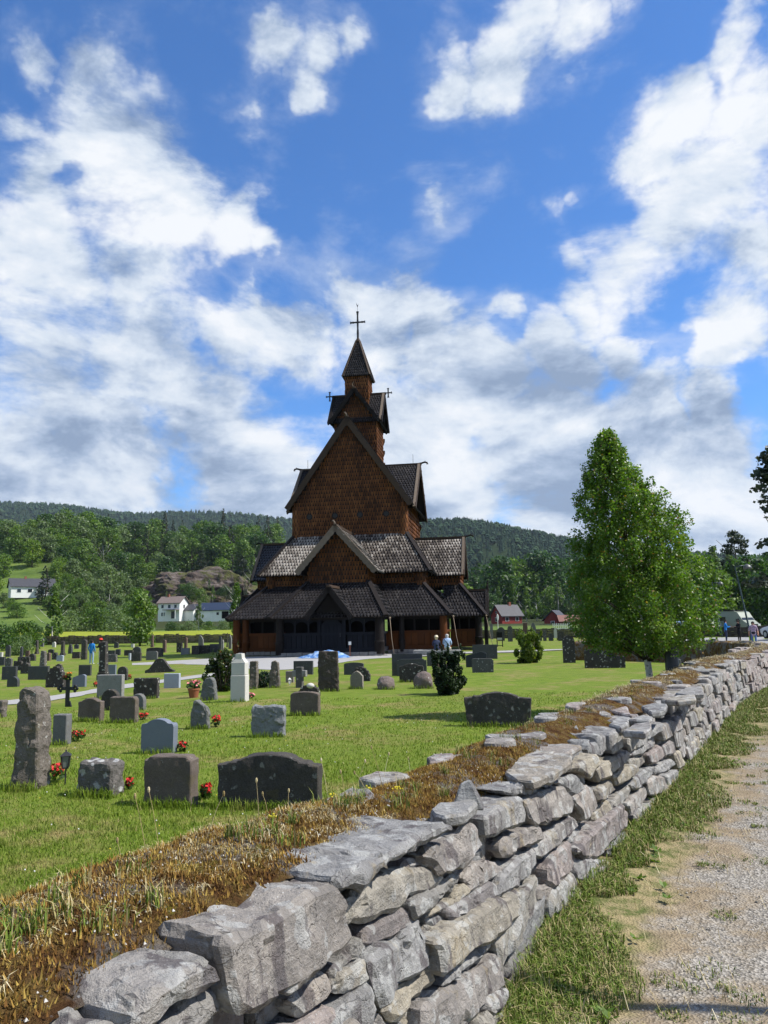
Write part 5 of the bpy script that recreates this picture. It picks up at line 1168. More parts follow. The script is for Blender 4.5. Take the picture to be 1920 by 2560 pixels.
for nm, a in {'granite': ((.060, .052, .044), (.24, .21, .18), .5, (.42, .41, .38), 30., .03), 'granite_white': ((.05, .046, .042), (.20, .185, .17), 1., (.42, .42, .41), 30., .03), 'granite_dark': ((.028, .024, .021), (.12, .10, .085), .3, (.3, .29, .26), 30., .03),
              'granite_pink': ((.08, .06, .055), (.27, .22, .20), .6, (.38, .37, .36), 30., .03), 'brown': ((.050, .040, .034), (.20, .165, .14), .12, (.35, .33, .3), 90., .008), 'black': ((.014, .013, .013), (.12, .11, .10), .6, (.22, .22, .20), 70., .012),
              'dark': ((.022, .023, .026), (.085, .085, .086), .05, (.3, .3, .3), 80., .006), 'grey': ((.07, .07, .07), (.22, .22, .215), .2, (.35, .35, .33), 70., .008), 'blue': ((.11, .13, .165), (.19, .21, .25), 0., (.3, .3, .3), 120., .003),
              'pale': ((.14, .14, .135), (.32, .315, .30), .15, (.4, .4, .38), 55., .012), 'bluewhite': ((.24, .28, .34), (.40, .43, .48), 0., (.4, .4, .4), 90., .004), 'lichen': ((.018, .017, .017), (.090, .082, .075), .75, (.40, .40, .36), 50., .014),
              'lichengrey': ((.04, .04, .04), (.16, .155, .15), .7, (.36, .36, .34), 50., .012), 'white': ((.42, .405, .37), (.57, .55, .51), 0., (.4, .4, .4), 60., .006), 'slate': ((.07, .075, .075), (.22, .22, .21), .25, (.38, .37, .34), 30., .02),
              'bluegrey': ((.10, .11, .115), (.29, .30, .30), .1, (.4, .4, .4), 40., .02), 'tan': ((.13, .115, .095), (.30, .27, .23), .2, (.4, .38, .34), 50., .01), 'rust': ((.07, .045, .035), (.20, .14, .115), .3, (.34, .32, .28), 50., .01), 'blackblue': ((.010, .012, .016), (.035, .038, .046), 0., (.2, .2, .2), 90., .002)}.items():
    mat('stone_'+nm, f_stone(*a[:3], a[3], a[4], a[5]), rough=.5 if nm in ('blackblue', 'blue', 'dark') else .9, spec=.3 if nm in ('blackblue', 'blue', 'dark') else .12)
def arc(cx, cz, rx, rz, a0, a1, n=9): return [(cx+rx*cos(a0+(a1-a0)*i/n), cz+rz*sin(a0+(a1-a0)*i/n)) for i in range(n+1)]
def outline(sh, w, h):
    x = w/2
    if sh == 'arch': r = min(x, h*.45); return [(-x, 0), (x, 0)]+arc(0, h-r, x, r, 0, pi, 12)
    if sh == 'seg': return [(-x, 0), (x, 0), (x, h*.88)]+arc(0, h*.88, x, h*.12, .35, pi-.35, 8)+[(-x, h*.88)]
    if sh == 'segstep': return [(-x, 0), (x, 0), (x, h*.80), (x*.82, h*.81), (x*.80, h*.85), (x*.62, h*.86), (x*.60, h*.90)]+arc(0, h*.86, x*.58, h*.14, .3, pi-.3, 10)+[(-x*.60, h*.90), (-x*.62, h*.87), (-x*.8, h*.86), (-x*.82, h*.83), (-x, h*.82)]
    if sh == 'step': k = w*.13; return [(-x, 0), (x, 0), (x, h*.93), (x-k*.6, h*.93), (x-k*.6, h*.97), (x-k, h), (-x+k, h), (-x+k*.6, h*.97), (-x+k*.6, h*.93), (-x, h*.93)]
    if sh == 'shoulder': return [(-x, 0), (x, 0), (x*1.02, h*.80)]+arc(x*.88, h*.80, x*.13, h*.08, 0, pi*.6, 4)+arc(0, h*.80, x*.72, h*.20, .45, pi-.45, 10)+[(-x*.84, h*.87), (-x*.98, h*.86), (-x*1.02, h*.80)]
    if sh == 'peak': return [(-x, 0), (x, 0), (x, h*.85), (x*.72, h*.88)]+arc(0, h*.88, x*.6, h*.12, .5, pi-.5, 5)+[(-x*.72, h*.88), (-x, h*.85)]
    if sh == 'chamfer': k = w*.1; return [(-x*.97, 0), (x*.97, 0), (x, h-k), (x-k, h), (-x+k*.4, h), (-x, h-k*.4)]
    if sh == 'wave': return [(-x, 0), (x, 0), (x, h*.86)]+arc(x*.5, h*.84, x*.5, h*.16, .1, pi*.75, 6)+[(-x*.1, h*.93), (-x*.5, h*.86), (-x*.9, h*.80), (-x, h*.76)]
    if sh == 'ornate': return [(-x, 0), (x, 0), (x, h*.5), (x*.86, h*.56), (x*.84, h*.72), (x*.6, h*.78), (x*.55, h*.92), (x*.25, h*.93), (x*.2, h), (-x*.2, h), (-x*.25, h*.93), (-x*.55, h*.92), (-x*.6, h*.78), (-x*.84, h*.72), (-x*.86, h*.56), (-x, h*.5)]
    if sh == 'gothic': return [(-x, 0), (x, 0), (x, h*.74), (x*.8, h*.78), (x*.55, h*.90), (0, h), (-x*.55, h*.90), (-x*.8, h*.78), (-x, h*.74)]
    if sh == 'bell': return [(-x, 0), (x, 0), (x, h*.18), (x*.72, h*.30), (x*.52, h*.58)]+arc(0, h*.6, x*.42, h*.4, .35, pi-.35, 8)+[(-x*.52, h*.58), (-x*.72, h*.30), (-x, h*.18)]
    if sh == 'flare': return [(-x*.92, 0), (x*.92, 0), (x*1.02, h*.83), (x*.62, h*.86), (x*.6, h*.90)]+arc(0, h*.86, x*.55, h*.14, .35, pi-.35, 8)+[(-x*.6, h*.90), (-x*.74, h*.92), (-x*.76, h*.87), (-x*1.02, h*.86)]
    if sh == 'slant': return [(-x, 0), (x, 0), (x*.95, h*.55), (x*.5, h*.8), (-x*.15, h*.97), (-x*.4, h), (-x*.75, h*.82), (-x*.9, h*.4)]
    if sh == 'boulderslab': return [(-x, 0), (x, 0), (x*.92, h*.5), (x*.7, h*.9), (x*.3, h), (-x*.3, h*.97), (-x*.7, h*.8), (-x*.95, h*.4)]
    if sh == 'point': return [(-x, 0), (x, 0), (x*.86, h*.5), (x*.72, h*.93), (x*.1, h), (-x*.5, h*.95), (-x*.85, h*.5)]
    if sh == 'tallrough': return [(-x, 0), (x, 0), (x*.98, h*.5), (x*.92, h*.99), (-x*.95, h), (-x*1.0, h*.6)]
    if sh == 'menhir': return [(-x, 0), (x*1.1, 0), (x*1.02, h*.5), (x*.9, h*.94), (x*.4, h*.98), (-x*.3, h), (-x*.62, h*.96), (-x*.8, h*.5)]
    if sh == 'rough': return [(-x, 0), (x, 0), (x*.97, h*.6), (x*.98, h*.95), (x*.3, h), (-x*.4, h*.96), (-x*.98, h), (-x*1.01, h*.5)]
    if sh == 'lowlong': return [(-x, 0), (x, 0), (x, h*.62), (x*.55, h*.66), (x*.5, h*.9), (-x*.9, h), (-x, h*.9)]
    return [(-x, 0), (x, 0), (x, h), (-x, h)]
def headstone(x, y, w, h, t, sh, m, label):
    z = gzf(x, y); M = MATS['stone_'+m]; rz = radians(-9+random.uniform(-3, 3)); near = y < 27
    loc = (x, y, z-.03); K = dict(label=label, cat='boulder' if sh == 'boulder' else 'gravestone', group='gravestones in the churchyard')
    if sh == 'boulder':
        bm = bmesh.new(); bmesh.ops.create_icosphere(bm, subdivisions=4, radius=1.)
        for v in bm.verts:
            d = 1+.16*mnoise.noise(v.co*1.6+Vector((x*9, y, 0)))+.05*mnoise.noise(v.co*5); v.co *= d; v.co = Vector((v.co.x*w/2, v.co.y*t/2, max(-.15, (v.co.z+.55)*h/1.55)))
        me = bpy.data.meshes.new('boulder'); bm.to_mesh(me); bm.free(); me.materials.append(M); me.polygons.foreach_set('use_smooth', [True]*len(me.polygons))
        return tag(link('grave_boulder', me, None, loc, (0, 0, rz)), **K)
    if sh in ('menhir', 'rough', 'slant', 'boulderslab', 'point', 'tallrough'):
        o = outline(sh, w, h); fr = [(a, -t/2, b_-.12 if b_ == 0 else b_) for a, b_ in o]; k = .86 if sh in ('menhir', 'point') else .95
        bk = [(a*k, t/2*(k if b_ > h*.5 else 1), b_-.12 if b_ == 0 else b_*(.98)) for a, b_ in o]
        me = rough_stone([Vector(p) for p in fr], [Vector(p) for p in bk], .045 if near else .2, x*13+y, .016 if near else .012, .02); me.materials.clear(); me.materials.append(M)
        return tag(link('gravestone', me, None, loc, (0, 0, rz)), **K)
    if sh in ('obelisk', 'stele', 'stack'):
        e = empty('gravestone', loc, rz, **K); bv = .012
        if sh == 'obelisk':
            MB().box((0, 0, h*.06), (w*1.25, t*1.25, h*.2)).build('plinth', M, e, bevel=bv); MB().box((0, 0, h*.19), (w*1.1, t*1.1, h*.06)).build('base_moulding', M, e, bevel=bv)
            MB().box((0, 0, h*.605), (w*.9, t*.95, h*.77), taper=(.8, .8)).build('shaft', M, e, bevel=bv); MB().box((0, 0, h*1.0), (w*.72, t*.76, .03), taper=(.6, .6)).build('cap', M, e)
        elif sh == 'stele':
            MB().box((0, 0, h*.26), (w, t, h*.60)).build('base_block', M, e, bevel=bv); MB().box((0, 0, h*.685), (w*.93, t*.95, h*.25)).build('shaft', M, e, bevel=bv)
            MB().box((0, 0, h*.86), (w*.93, t*.95, h*.10), taper=(.5, .8)).build('shoulder', M, e); MB().box((0, 0, h*.955), (w*.46, t*.8, h*.09), taper=(.85, 1)).build('cap', M, e)
        else:
            MB().box((0, 0, h*.22), (w, t, h*.52), rz=.05).build('lower_block', M, e, bevel=.02); MB().box((0, 0, h*.74), (w*1.02, t, h*.48), rz=-.06).build('upper_block', M, e, bevel=.02)
        return e
    o = [(a, b_-.1 if b_ == 0 else b_) for a, b_ in outline(sh, w, h)]
    ob = MB().prism(o, -t/2, t/2).build('gravestone', M, None, loc, rz, bevel=.012 if near else 0., **K)
    if near and m in ('black', 'brown', 'lichen', 'granite_dark'):      # chipped, worn edges
        bm = bmesh.new(); bm.from_mesh(ob.data); bmesh.ops.triangulate(bm, faces=bm.faces[:])
        for _ in range(5):
            ed = [e for e in bm.edges if e.calc_length() > .05]
            if not ed: break
            bmesh.ops.subdivide_edges(bm, edges=ed, cuts=1); bmesh.ops.triangulate(bm, faces=[q for q in bm.faces if len(q.verts) > 3])
        bm.normal_update()
        for v in bm.verts: v.co += v.normal*(.010*mnoise.noise(v.co*9+Vector((x, y, 0)))+.006*mnoise.noise(v.co*28))
        bm.to_mesh(ob.data); bm.free()
    ob.data.polygons.foreach_set('use_smooth', [True]*len(ob.data.polygons)); ob.data.update(); ob.data.set_sharp_from_angle(angle=radians(30))
    return ob
for g in GRAVES: headstone(*g)
# ================================================================== churchyard walks
def strip(top, bot, label):
    n = 60; A = _dense(top, 12); B_ = _dense(bot, 12)
    rs_ = lambda P: np.stack([np.interp(np.linspace(0, 1, n), np.linspace(0, 1, len(P)), P[:, k]) for k in (0, 1)], 1)
    A, B_ = rs_(A), rs_(B_); V = []; K = 9
    for i in range(n):
        for k in range(K):
            q = A[i]*(1-k/(K-1))+B_[i]*(k/(K-1)); j = .25 if k in (0, K-1) else 0; q = q+np.array([j*mnoise.noise((q[0], q[1], 2.)), j*mnoise.noise((q[0], q[1], 8.))]); V.append((q[0], q[1], gzf(*q)+.015))
    F = [(i*K+k, i*K+k+1, (i+1)*K+k+1, (i+1)*K+k) for i in range(n-1) for k in range(K-1)]
    me = np_mesh('gravel_walk', V, F, MATS['walk_gravel'], smooth=True); tag(link('gravel_walk', me), label, 'path', kind='structure')
strip([(-16.98, 52.02), (-13.36, 52.42), (-10.84, 51.94), (-6.94, 50.71), (-2.93, 48.85), (0.87, 51.73), (4.78, 51.0), (8.67, 52.37), (14.82, 54.22), (19.09, 55.32)],
      [(-16.08, 49.27), (-11.63, 45.67), (-8.11, 38.86), (-5.33, 33.83), (-3.46, 34.54), (-1.4, 41.97), (0.7, 43.95), (4.39, 47.87), (8.05, 49.68), (13.82, 51.6), (17.6, 52.03)], 'pale gravel walk widening in front of the church')
strip([(-10.92, 20.86), (-9.82, 23.26), (-9.47, 27.78), (-8.54, 30.52), (-6.62, 33.77)], [(-10.06, 19.23), (-8.97, 21.27), (-8.66, 25.41), (-8.0, 28.6), (-6.05, 32.49)], 'narrow gravel walk leading between graves to the church')
# ================================================================== small churchyard things
mat('petal_red', lambda N, b: N.mix(N.attr('rnd'), (.42, .010, .010), (.62, .03, .03)), rough=.6); mat('petal_pink', lambda N, b: N.mix(N.attr('rnd'), (.60, .10, .13), (.75, .30, .30)), rough=.6)
mat('petal_orange', color=(.65, .20, .02), rough=.6); mat('petal_yellow', color=(.62, .50, .03), rough=.6); mat('petal_white', color=(.7, .7, .66), rough=.6); mat('petal_blue', color=(.22, .24, .50), rough=.6)
mat('terracotta', color=(.26, .095, .045), rough=.85); mat('lamp_glass', color=(.16, .17, .16), rough=.15, spec=.6); mat('metal_white', color=(.62, .62, .60), rough=.5); mat('lamp_black', color=(.02, .02, .022), rough=.45, spec=.5)
leafmat('leaf_flower', (.02, .05, .01), (.04, .085, .015), (.07, .12, .02))
def flowers(x, y, w, h, label, petal='petal_red', z=None, lift=0., name='flower_bunch', n=70, leaves=90):
    rs = np.random.default_rng(int(abs(x*131+y*17))); e = empty(name, (x, y, (gzf(x, y) if z is None else z)+lift), label=label, cat='flowers', group='flowers on the graves')
    for nm, mt, k, s, z0 in (('leaves', 'leaf_flower', leaves, .022, .05), ('blossoms', petal, n, .018, .45)):
        d = rs.normal(0, 1, (k, 3)); d /= np.linalg.norm(d, axis=1)[:, None]; C = d*np.array([w/2, w/2, h/2])*rs.uniform(.5, 1, (k, 1))+np.array([0, 0, h*.5]); C[:, 2] = np.maximum(C[:, 2], h*z0*.5)
        if nm == 'blossoms': C[:, 2] = h*(.45+.55*rs.random(k))
        V, F = leaf_cards(C, d+np.array([0, 0, .8]), s*max(1, w/.18), rs, .7, .85)
        link(nm, np_mesh(nm, V, F, MATS[mt], {'rnd': ('FACE', rs.random(k)), 'clump': ('FACE', rs.random(k))}), e)
    return e
for x, y, w, h, l in ((-4.92, 12.52, .24, .17, 'red begonias right of the narrow grey slab'), (-3.69, 8.84, .17, .2, 'red begonias between tall granite pillar and lantern'), (-4.78, 15.4, .2, .13, 'red begonias right of the square brown headstone'), (-2.86, 11.0, .16, .14, 'red begonias right of the smooth blue-grey headstone'),
                      (-10.22, 31.06, .2, .22, 'red flowers beside the dark slab with rounded corners'), (-10.05, 27.09, .22, .18, 'red flowers right of the lilac-grey stone'), (-3.02, 13.9, .2, .2, 'red begonias right of the slanted broken slab'), (-1.80, 7.85, .13, .14, 'red begonias right of the notched brown headstone'), (-2.72, 8.35, .08, .11, 'red bloom right of the low lichen block'),
                      (16.63, 74.5, .7, .35, 'red flowers before the black stone by the far wall')): flowers(x, y, w, h, l)
flowers(-3.33, 19.1, .22, .14, 'pink and white flowers right of the white stele', 'petal_pink')
pe = empty('flower_pot', (-5.08, 20.59, gzf(-5.08, 20.59)), label='terracotta pot standing left of the grey rounded slab', cat='pot'); MB().lathe([(.11, 0), (.15, .20), (.16, .20), (.16, .24), (.13, .24), (.12, .2)], n=14).build('pot', MATS['terracotta'], pe, smooth=True, sharp=40)
flowers(-5.08, 20.59, .36, .22, 'pink flowers growing in the terracotta pot', 'petal_pink', lift=.22)
def lantern(x, y, hp, s, label, m):
    e = empty('grave_lantern', (x, y, gzf(x, y)), .3, label=label, cat='lantern')
    MB().tube([(0, 0, -.05), (.005, 0, hp)], .008, 6).build('pole', MATS[m], e)
    b = MB(); 
    for a in range(4): A = pi/4+a*pi/2; b.beam((cos(A)*s*.62, sin(A)*s*.62, hp+.01), (cos(A)*s*.95, sin(A)*s*.95, hp+s*2.1), .012, .012)
    b.box((0, 0, hp+.008), (s*.95, s*.95, .016)); b.build('frame', MATS[m], e)
    MB().box((0, 0, hp+s*1.05), (s*.86, s*.86, s*2.0), taper=(1.5, 1.5)).build('glass', MATS['lamp_glass' if m != 'metal_white' else 'metal_white'], e)
    MB().box((0, 0, hp+s*2.1+s*.35), (s*1.75, s*1.75, s*.7), taper=(.12, .12)).build('roof', MATS[m], e); MB().ball((0, 0, hp+s*2.95), s*.16, 5).build('knob', MATS[m], e); return e
lantern(-3.52, 8.66, .17, .065, 'small black four-sided grave lantern on a thin rod', 'lamp_black'); lantern(-2.97, 23.82, .06, .06, 'small white grave lantern left of the stone cross', 'metal_white')
def cross_poly(e, name, w, h, t, arm, zc, m, flare=1.25):
    b = MB(); b.box((0, 0, h/2), (w, t, h)); b.box((-arm*.5, 0, zc), (arm, t*.96, w)); b.box((arm*.5, 0, zc), (arm, t*.96, w))
    for p in ((-arm, zc), (arm, zc), (0, h)): b.ball((p[0], 0, p[1]), w*.62*flare, 6, sq=(1, t/w*.7, 1))
    return b.build(name, MATS[m], e, bevel=.004)
e = empty('iron_cross', (-7.9, 19.39, gzf(-7.9, 19.39)), radians(-12), label='black cast iron cross with trefoil ends on the lawn', cat='cross')
b = MB()
for x0, x1, z0, z1 in ((0, 0, -.05, .62),): b.box((0, 0, .30), (.09, .05, .72)); b.box((0, 0, .44), (.36, .045, .08))
for px_, pz in ((-.2, .44), (.2, .44), (0, .68)):
    for dx, dz in ((0, .055), (.055, 0), (-.055, 0), (0, -.055)): b.ball((px_+dx, 0, pz+dz), .045, 5, sq=(1, .5, 1))
b.build('cross', MATS['iron'], e); MB().box((.05, 0, .06), (.16, .04, .16), taper=(.3, 1)).build('foot', MATS['iron'], e)
flowers(-7.86, 19.34, .16, .12, 'red and orange flowers hung on top of the iron cross', 'petal_orange', lift=.72, name='flower_spray'); flowers(-7.95, 19.33, .12, .1, 'red flowers tucked behind the iron cross', 'petal_red', lift=.66, name='flower_spray')
e = empty('stone_cross', (-2.55, 22.81, gzf(-2.55, 22.81)), radians(-14), label='pale lichened stone cross standing before the plain dark slab', cat='cross')
MB().box((0, 0, .28), (.2, .16, .62)).build('shaft', MATS['stone_lichengrey'], e, bevel=.01); MB().box((0, 0, .40), (.42, .15, .18)).build('arm', MATS['stone_pale'], e, bevel=.01)
tag(MB().ball((0, 0, 0), .07, 8, sq=(1.2, 1, .8)).build('stone_ball', MATS['stone_white'], None, (-1.62, 16.5, gzf(-1.72, 16.3)+.47), smooth=True), 'small white ball on the dark carved stone behind the brown headstone', 'ball')
# tarpaulin heap and white marker stake before the church door
def f_tarp(N, b):
    n = N.noise(N.objco(), 4., 5, .6); N.put(b.inputs['Normal'], N.bump(n, .8, .05)); return N.mix(N.smooth(n, .4, .6), (.05, .16, .42), (.30, .42, .58))
mat('tarp', f_tarp, rough=.35, spec=.5)
nX, nY = 44, 18; V = []
for j in range(nY):
    for i in range(nX):
        u, v = i/(nX-1)*2-1, j/(nY-1)*2-1; r = max(0, 1-(abs(u)**3+abs(v)**2.2)); z = .42*r**.6*(.55+.45*mnoise.noise((u*2.2, v*2., 4.)))+.05*mnoise.noise((u*7, v*5, 1.))*r+(.14 if abs(u-.1) < .45 else 0)*r
        V.append((u*1.55+.08*mnoise.noise((u*3, v*3, 9.)), v*.75, max(0.01, z)))
F = [(j*nX+i, j*nX+i+1, (j+1)*nX+i+1, (j+1)*nX+i) for j in range(nY-1) for i in range(nX-1)]
tag(link('tarpaulin', np_mesh('tarpaulin', V, F, MATS['tarp'], smooth=True), None, (-3.7, 46.3, gzf(-3.7, 46.3)+.02), (0, 0, radians(-9))), 'crumpled blue tarpaulin heap on the gravel before the church', 'tarpaulin')
e = empty('marker_stake', (-2.2, 46.6, gzf(-2.2, 46.6)), label='wooden stake with a small white notice beside the tarpaulin', cat='sign')
MB().box((0, 0, .4), (.05, .04, .9)).build('post', MATS['terracotta'], e); MB().box((0, -.03, .82), (.16, .02, .2)).build('notice', MATS['metal_white'], e)
# stone bench and notice frame by the church
me = rough_stone([Vector(p) for p in ((-1.45, -.25, 0), (1.45, -.25, 0), (1.5, -.22, .30), (-1.4, -.25, .33))], [Vector(p) for p in ((-1.4, .3, 0), (1.4, .3, 0), (1.4, .3, .3), (-1.4, .3, .33))], .12, 77, .02, .03); me.materials.clear(); me.materials.append(MATS['stone_pale'])
tag(link('stone_bench', me, None, (3.0, 46.84, gzf(3.19, 46.84)), (0, 0, radians(-9))), 'long low rough stone block serving as a bench before the church', 'bench')
e = empty('notice_frame', (8.93, 61.45, gzf(8.93, 61.45)), radians(-25), label='dark standing notice frame at the right church corner', cat='sign')
for s in (-.22, .22): MB().beam((s, 0, -.05), (s, .0, 1.15), .06, .06).build('leg', MATS['iron'], e)
MB().box((0, 0, .92), (.5, .05, .45)).build('board', MATS['iron'], e); MB().box((0, -.03, .62), (.4, .02, .16)).build('paper', MATS['metal_white'], e); MB().beam((-.22, 0, .1), (.22, 0, .1), .05, .05).build('rung', MATS['iron'], e)
bp = (4.95, 13.6)
tag(MB().lathe([(.115, -.1), (.115, 1.22), (.11, 1.24), (.06, 1.25)], n=18).build('black_post', MATS['lamp_black'], None, (*bp, gzf(*bp)), smooth=True, sharp=40), 'thick black cylindrical post under the birch', 'post')
# ================================================================== bushes in the churchyard
leafmat('leaf_yew', (.006, .014, .005), (.014, .030, .008), (.032, .055, .012), trans=.12, spec=.2)
leafmat('leaf_lime', (.030, .060, .008), (.085, .135, .015), (.20, .24, .025))
leafmat('leaf_rhodo', (.014, .028, .008), (.035, .060, .012), (.085, .110, .022), rough=.35, spec=.5, warm=(.17, .07, .02))
leafmat('leaf_blue', (.010, .028, .018), (.022, .05, .03), (.04, .08, .045))
def shrub(name, x, y, w, h, m, label, size, n, seed, prof, spikes=0, jit=.8, stem=.03):
    rs = random.Random(seed); e = empty(name, (x, y, gzf(x, y)), label=label, cat='bush'); lobes = []
    for i in range(60):
        t = rs.random(); a = rs.random()*2*pi; R = w/2*float(np.interp(t, [p[0] for p in prof], [p[1] for p in prof])); q = R*sqrt(rs.random())*.9; s = w*.085
        lobes.append((q*cos(a), q*sin(a), h*(.04+.93*t), s, s, s*1.5))
    for i in range(spikes):
        a = rs.random()*2*pi; q = w*.45*sqrt(rs.random()); z = h*rs.uniform(.85, 1.18); lobes.append((q*cos(a), q*sin(a), z, .02*w, .02*w, .1*h))
    link('foliage', crown_mesh('foliage', lobes, n, size, m, seed, .4, jit), e)
    b = MB()
    for k in range(7): a = k*.9; b.tube([(cos(a)*.05, sin(a)*.05, -.05), (cos(a)*w*.15, sin(a)*w*.15, h*.35), (cos(a)*w*.28, sin(a)*w*.28, h*.75)], [stem, stem*.7, stem*.3], 5)
    b.build('stem', MATS['bark'], e, smooth=True); return e
shrub('yew_bush', 1.51, 19.45, 1.0, 1.0, 'leaf_yew', 'dark green upright yew bush on the lawn before the bench', .030, 15000, 3, [(0, .5), (.25, .95), (.6, .85), (1, .75)], 14)
shrub('thuja_bush', 6.32, 34.89, 1.4, 1.25, 'leaf_lime', 'rounded bright yellow-green bush on the lawn left of the birch', .04, 16000, 5, [(0, .6), (.3, 1), (.7, .95), (1, .55)], 34)
shrub('rhododendron_bush', -4.75, 22.6, 1.15, 1.12, 'leaf_rhodo', 'glossy dark bush directly left of the white stele', .036, 7000, 7, [(0, .7), (.35, 1), (.7, .75), (1, .4)], 4)
shrub('ground_shrub', -3.75, 23.55, .7, .42, 'leaf_blue', 'low bluish green shrub between the two dark pillar stones', .025, 2600, 9, [(0, .8), (.5, 1), (1, .5)])
# ================================================================== birch inside the wall
bx, by = 4.72, 14.0; e = empty('birch_tree', (bx, by, gzf(bx, by)), label='leafy young birch with white trunk just inside the stone wall', cat='tree')
rs = random.Random(11); PZ_ = [1.14, 1.22, 1.36, 1.6, 2.0, 2.75, 3.48, 4.2, 4.6, 4.95, 5.16]; PR_ = [.40, .80, 1.06, 1.20, 1.22, 1.10, .93, .62, .38, .22, .05]; PXo = [.02, -.04, -.06, -.11, -.14, -.18, -.28, -.46, -.54, -.56, -.54]
at = lambda z, A: float(np.interp(z, PZ_, A)); tx = lambda z: float(np.interp(z, [0, .6, 5.2], [0, -.02, -.5]))
b = MB(); zs = [-.2, .3, .8, 1.4, 2.2, 3.2, 4.2, 5.0]; b.tube([(tx(z), .02*sin(z*3), z) for z in zs], [.085, .068, .062, .055, .045, .033, .02, .006], 10); b.build('trunk', MATS['birch_bark'], e, smooth=True)
lobes = []; br = MB()
for i in range(640):
    z = 1.2+3.95*((i+rs.random())/640)**1.1; R = at(z, PR_); a = i*2.39996+rs.uniform(-.3, .3); q = R*(rs.random()**.42); cx = at(z, PXo)
    s = .10+.10*rs.random()*min(1, R); lobes.append((cx+q*cos(a), q*sin(a), z, s, s, s*1.25))
    if i % 4 == 0:
        z0 = max(.95, z-.55*q-.15); br.tube([(tx(z0), 0, z0), (cx+q*.5*cos(a), q*.5*sin(a), (z0+z)/2+.06), (cx+q*cos(a), q*sin(a), z)], [.014, .009, .003], 5)
    if rs.random() < .35 and q > R*.8:     # twigs that stick out of the outline
        k = rs.uniform(1.04, 1.2); lobes.append((cx+q*k*cos(a), q*k*sin(a), z+rs.uniform(0, .12), .05, .05, .11))
br.build('branch', MATS['bark'], e, smooth=True)
link('crown', crown_mesh('crown', lobes, 72000, .0250, 'leaf_birch', 4, .25, 1.1, .72), e)
# ================================================================== far walls of the churchyard
def far_wall(pts, h, label, sd):
    rs = random.Random(sd); e = empty('far_stone_wall', (pts[0][0], pts[0][1], 0), label=label, cat='wall'); ox, oy = pts[0]; b = MB()
    for (xa, ya), (xb, yb) in zip(pts, pts[1:]):
        L = math.hypot(xb-xa, yb-ya); rz = atan2(yb-ya, xb-xa); s = 0
        while s < L:
            z = -.15; w = rs.uniform(.25, .7)
            while z < h:
                hh = rs.uniform(.1, .22); x, y = xa+(xb-xa)*(s+w/2)/L, ya+(yb-ya)*(s+w/2)/L
                b.box((x-ox, y-oy, gzf(x, y)+z+hh/2), (w*.96, .5+rs.uniform(-.1, .1), hh*.9), rz=rz+rs.uniform(-.05, .05), m=0); z += hh
            s += w
    b.build('stones', MATS['stone_granite_dark'], e, kind='stuff')
far_wall([(-46, 90), (-30, 90), (-10, 91)], .85, 'dark dry stone wall between left graves and the yellow field', 3)
far_wall([(8, 90), (30, 84), (36, 70)], .9, 'dark dry stone wall behind the graves right of the church', 4)
# ================================================================== trees and bushes nearer than the hill wood
tree('birch', -39.6, 92.5, 6.2, 'young bushy birch at the far left corner of the churchyard', variant=1, width=1.25)
tree('broad', -26.6, 84.0, 6.0, 'leafy green tree growing at the far churchyard wall', variant=1, width=.95)
for px, d, h, k, w, l in ((20, 84, 2.7, 2, 1.1, 'dark hedge bush at the left end of the far graves'), (60, 80, 3.0, 0, .9, 'olive bush in the middle of the left hedge'), (62, 70, 1.9, 1, .9, 'round pale green bush behind the slanted dark stone'), (95, 88, 2.6, 2, .8, 'dark bush under the young birch'),
                          (180, 175, 5.2, 1, 1.15, 'grey-green willow bush at the field edge behind the young birch'), (235, 178, 5.4, 0, 1.2, 'wide green bush at the field edge left of the leafy tree'), (295, 176, 5.6, 1, 1.3, 'broad grey willow bush at the field edge above the visitors'), (340, 185, 4.5, 0, 1., 'green bush behind the leafy tree'),
                          (470, 190, 2.6, 1, 1.3, 'low scrub in front of the white house'), (520, 188, 2.2, 0, 1.4, 'low scrub in front of the blue-roofed garage'), (560, 190, 2.6, 1, 1.2, 'low scrub between the garage and the church'), (430, 192, 2.4, 2, 1.2, 'dark scrub left of the white house drive'), (600, 186, 3., 0, 1.2, 'green scrub just left of the church wall')):
    tree('bush', px2x(px, d), d, h, l, None, k, w)
tree('birch', px2x(497, 200), 200, 7.5, 'small birch between the white house and the garage', variant=0, width=1.2)
tree('spruce', px2x(110, 238), 238, 11.5, 'dark cone-shaped tree covering the right half of the left white house', variant=0, width=1.6)
tree('bush', px2x(45, 215), 215, 4.2, 'green garden bush in front of the left white house', None, 0, 1.1)
tree('birch', px2x(590, 105), 105, 7.5, 'young tree peeping out left of the church gallery', variant=1, width=1.1)
rt = random.Random(77)
_fl = iter(('bright tree left of the left white house, nearer one', 'bright tree right behind the left white house', 'bright tree right of the dark cone-shaped tree', 'bright tree furthest right of the left white house', 'bright tree cut by the left picture edge'))
for px, d, h, k in ((5, 275, 9, 'fresh'), (30, 300, 12, 'broad'), (75, 290, 11, 'fresh'), (140, 262, 9, 'fresh'), (165, 250, 8, 'fresh'), (-15, 250, 8, 'fresh'), (20, 420, 14, 'dark'), (50, 430, 12, 'grey'), (95, 300, 12, 'grey')):
    tree(k, px2x(px, d), d, h, {'fresh': next(_fl) if k == 'fresh' else '', 'broad': 'mid-green tree behind the left white house', 'dark': 'dark lone tree on the slope above the left white house', 'grey': 'grey-green tree on the slope behind the left white house'}[k], 'trees round the left white house (%s)' % k, rt.randrange(3), 1.1)
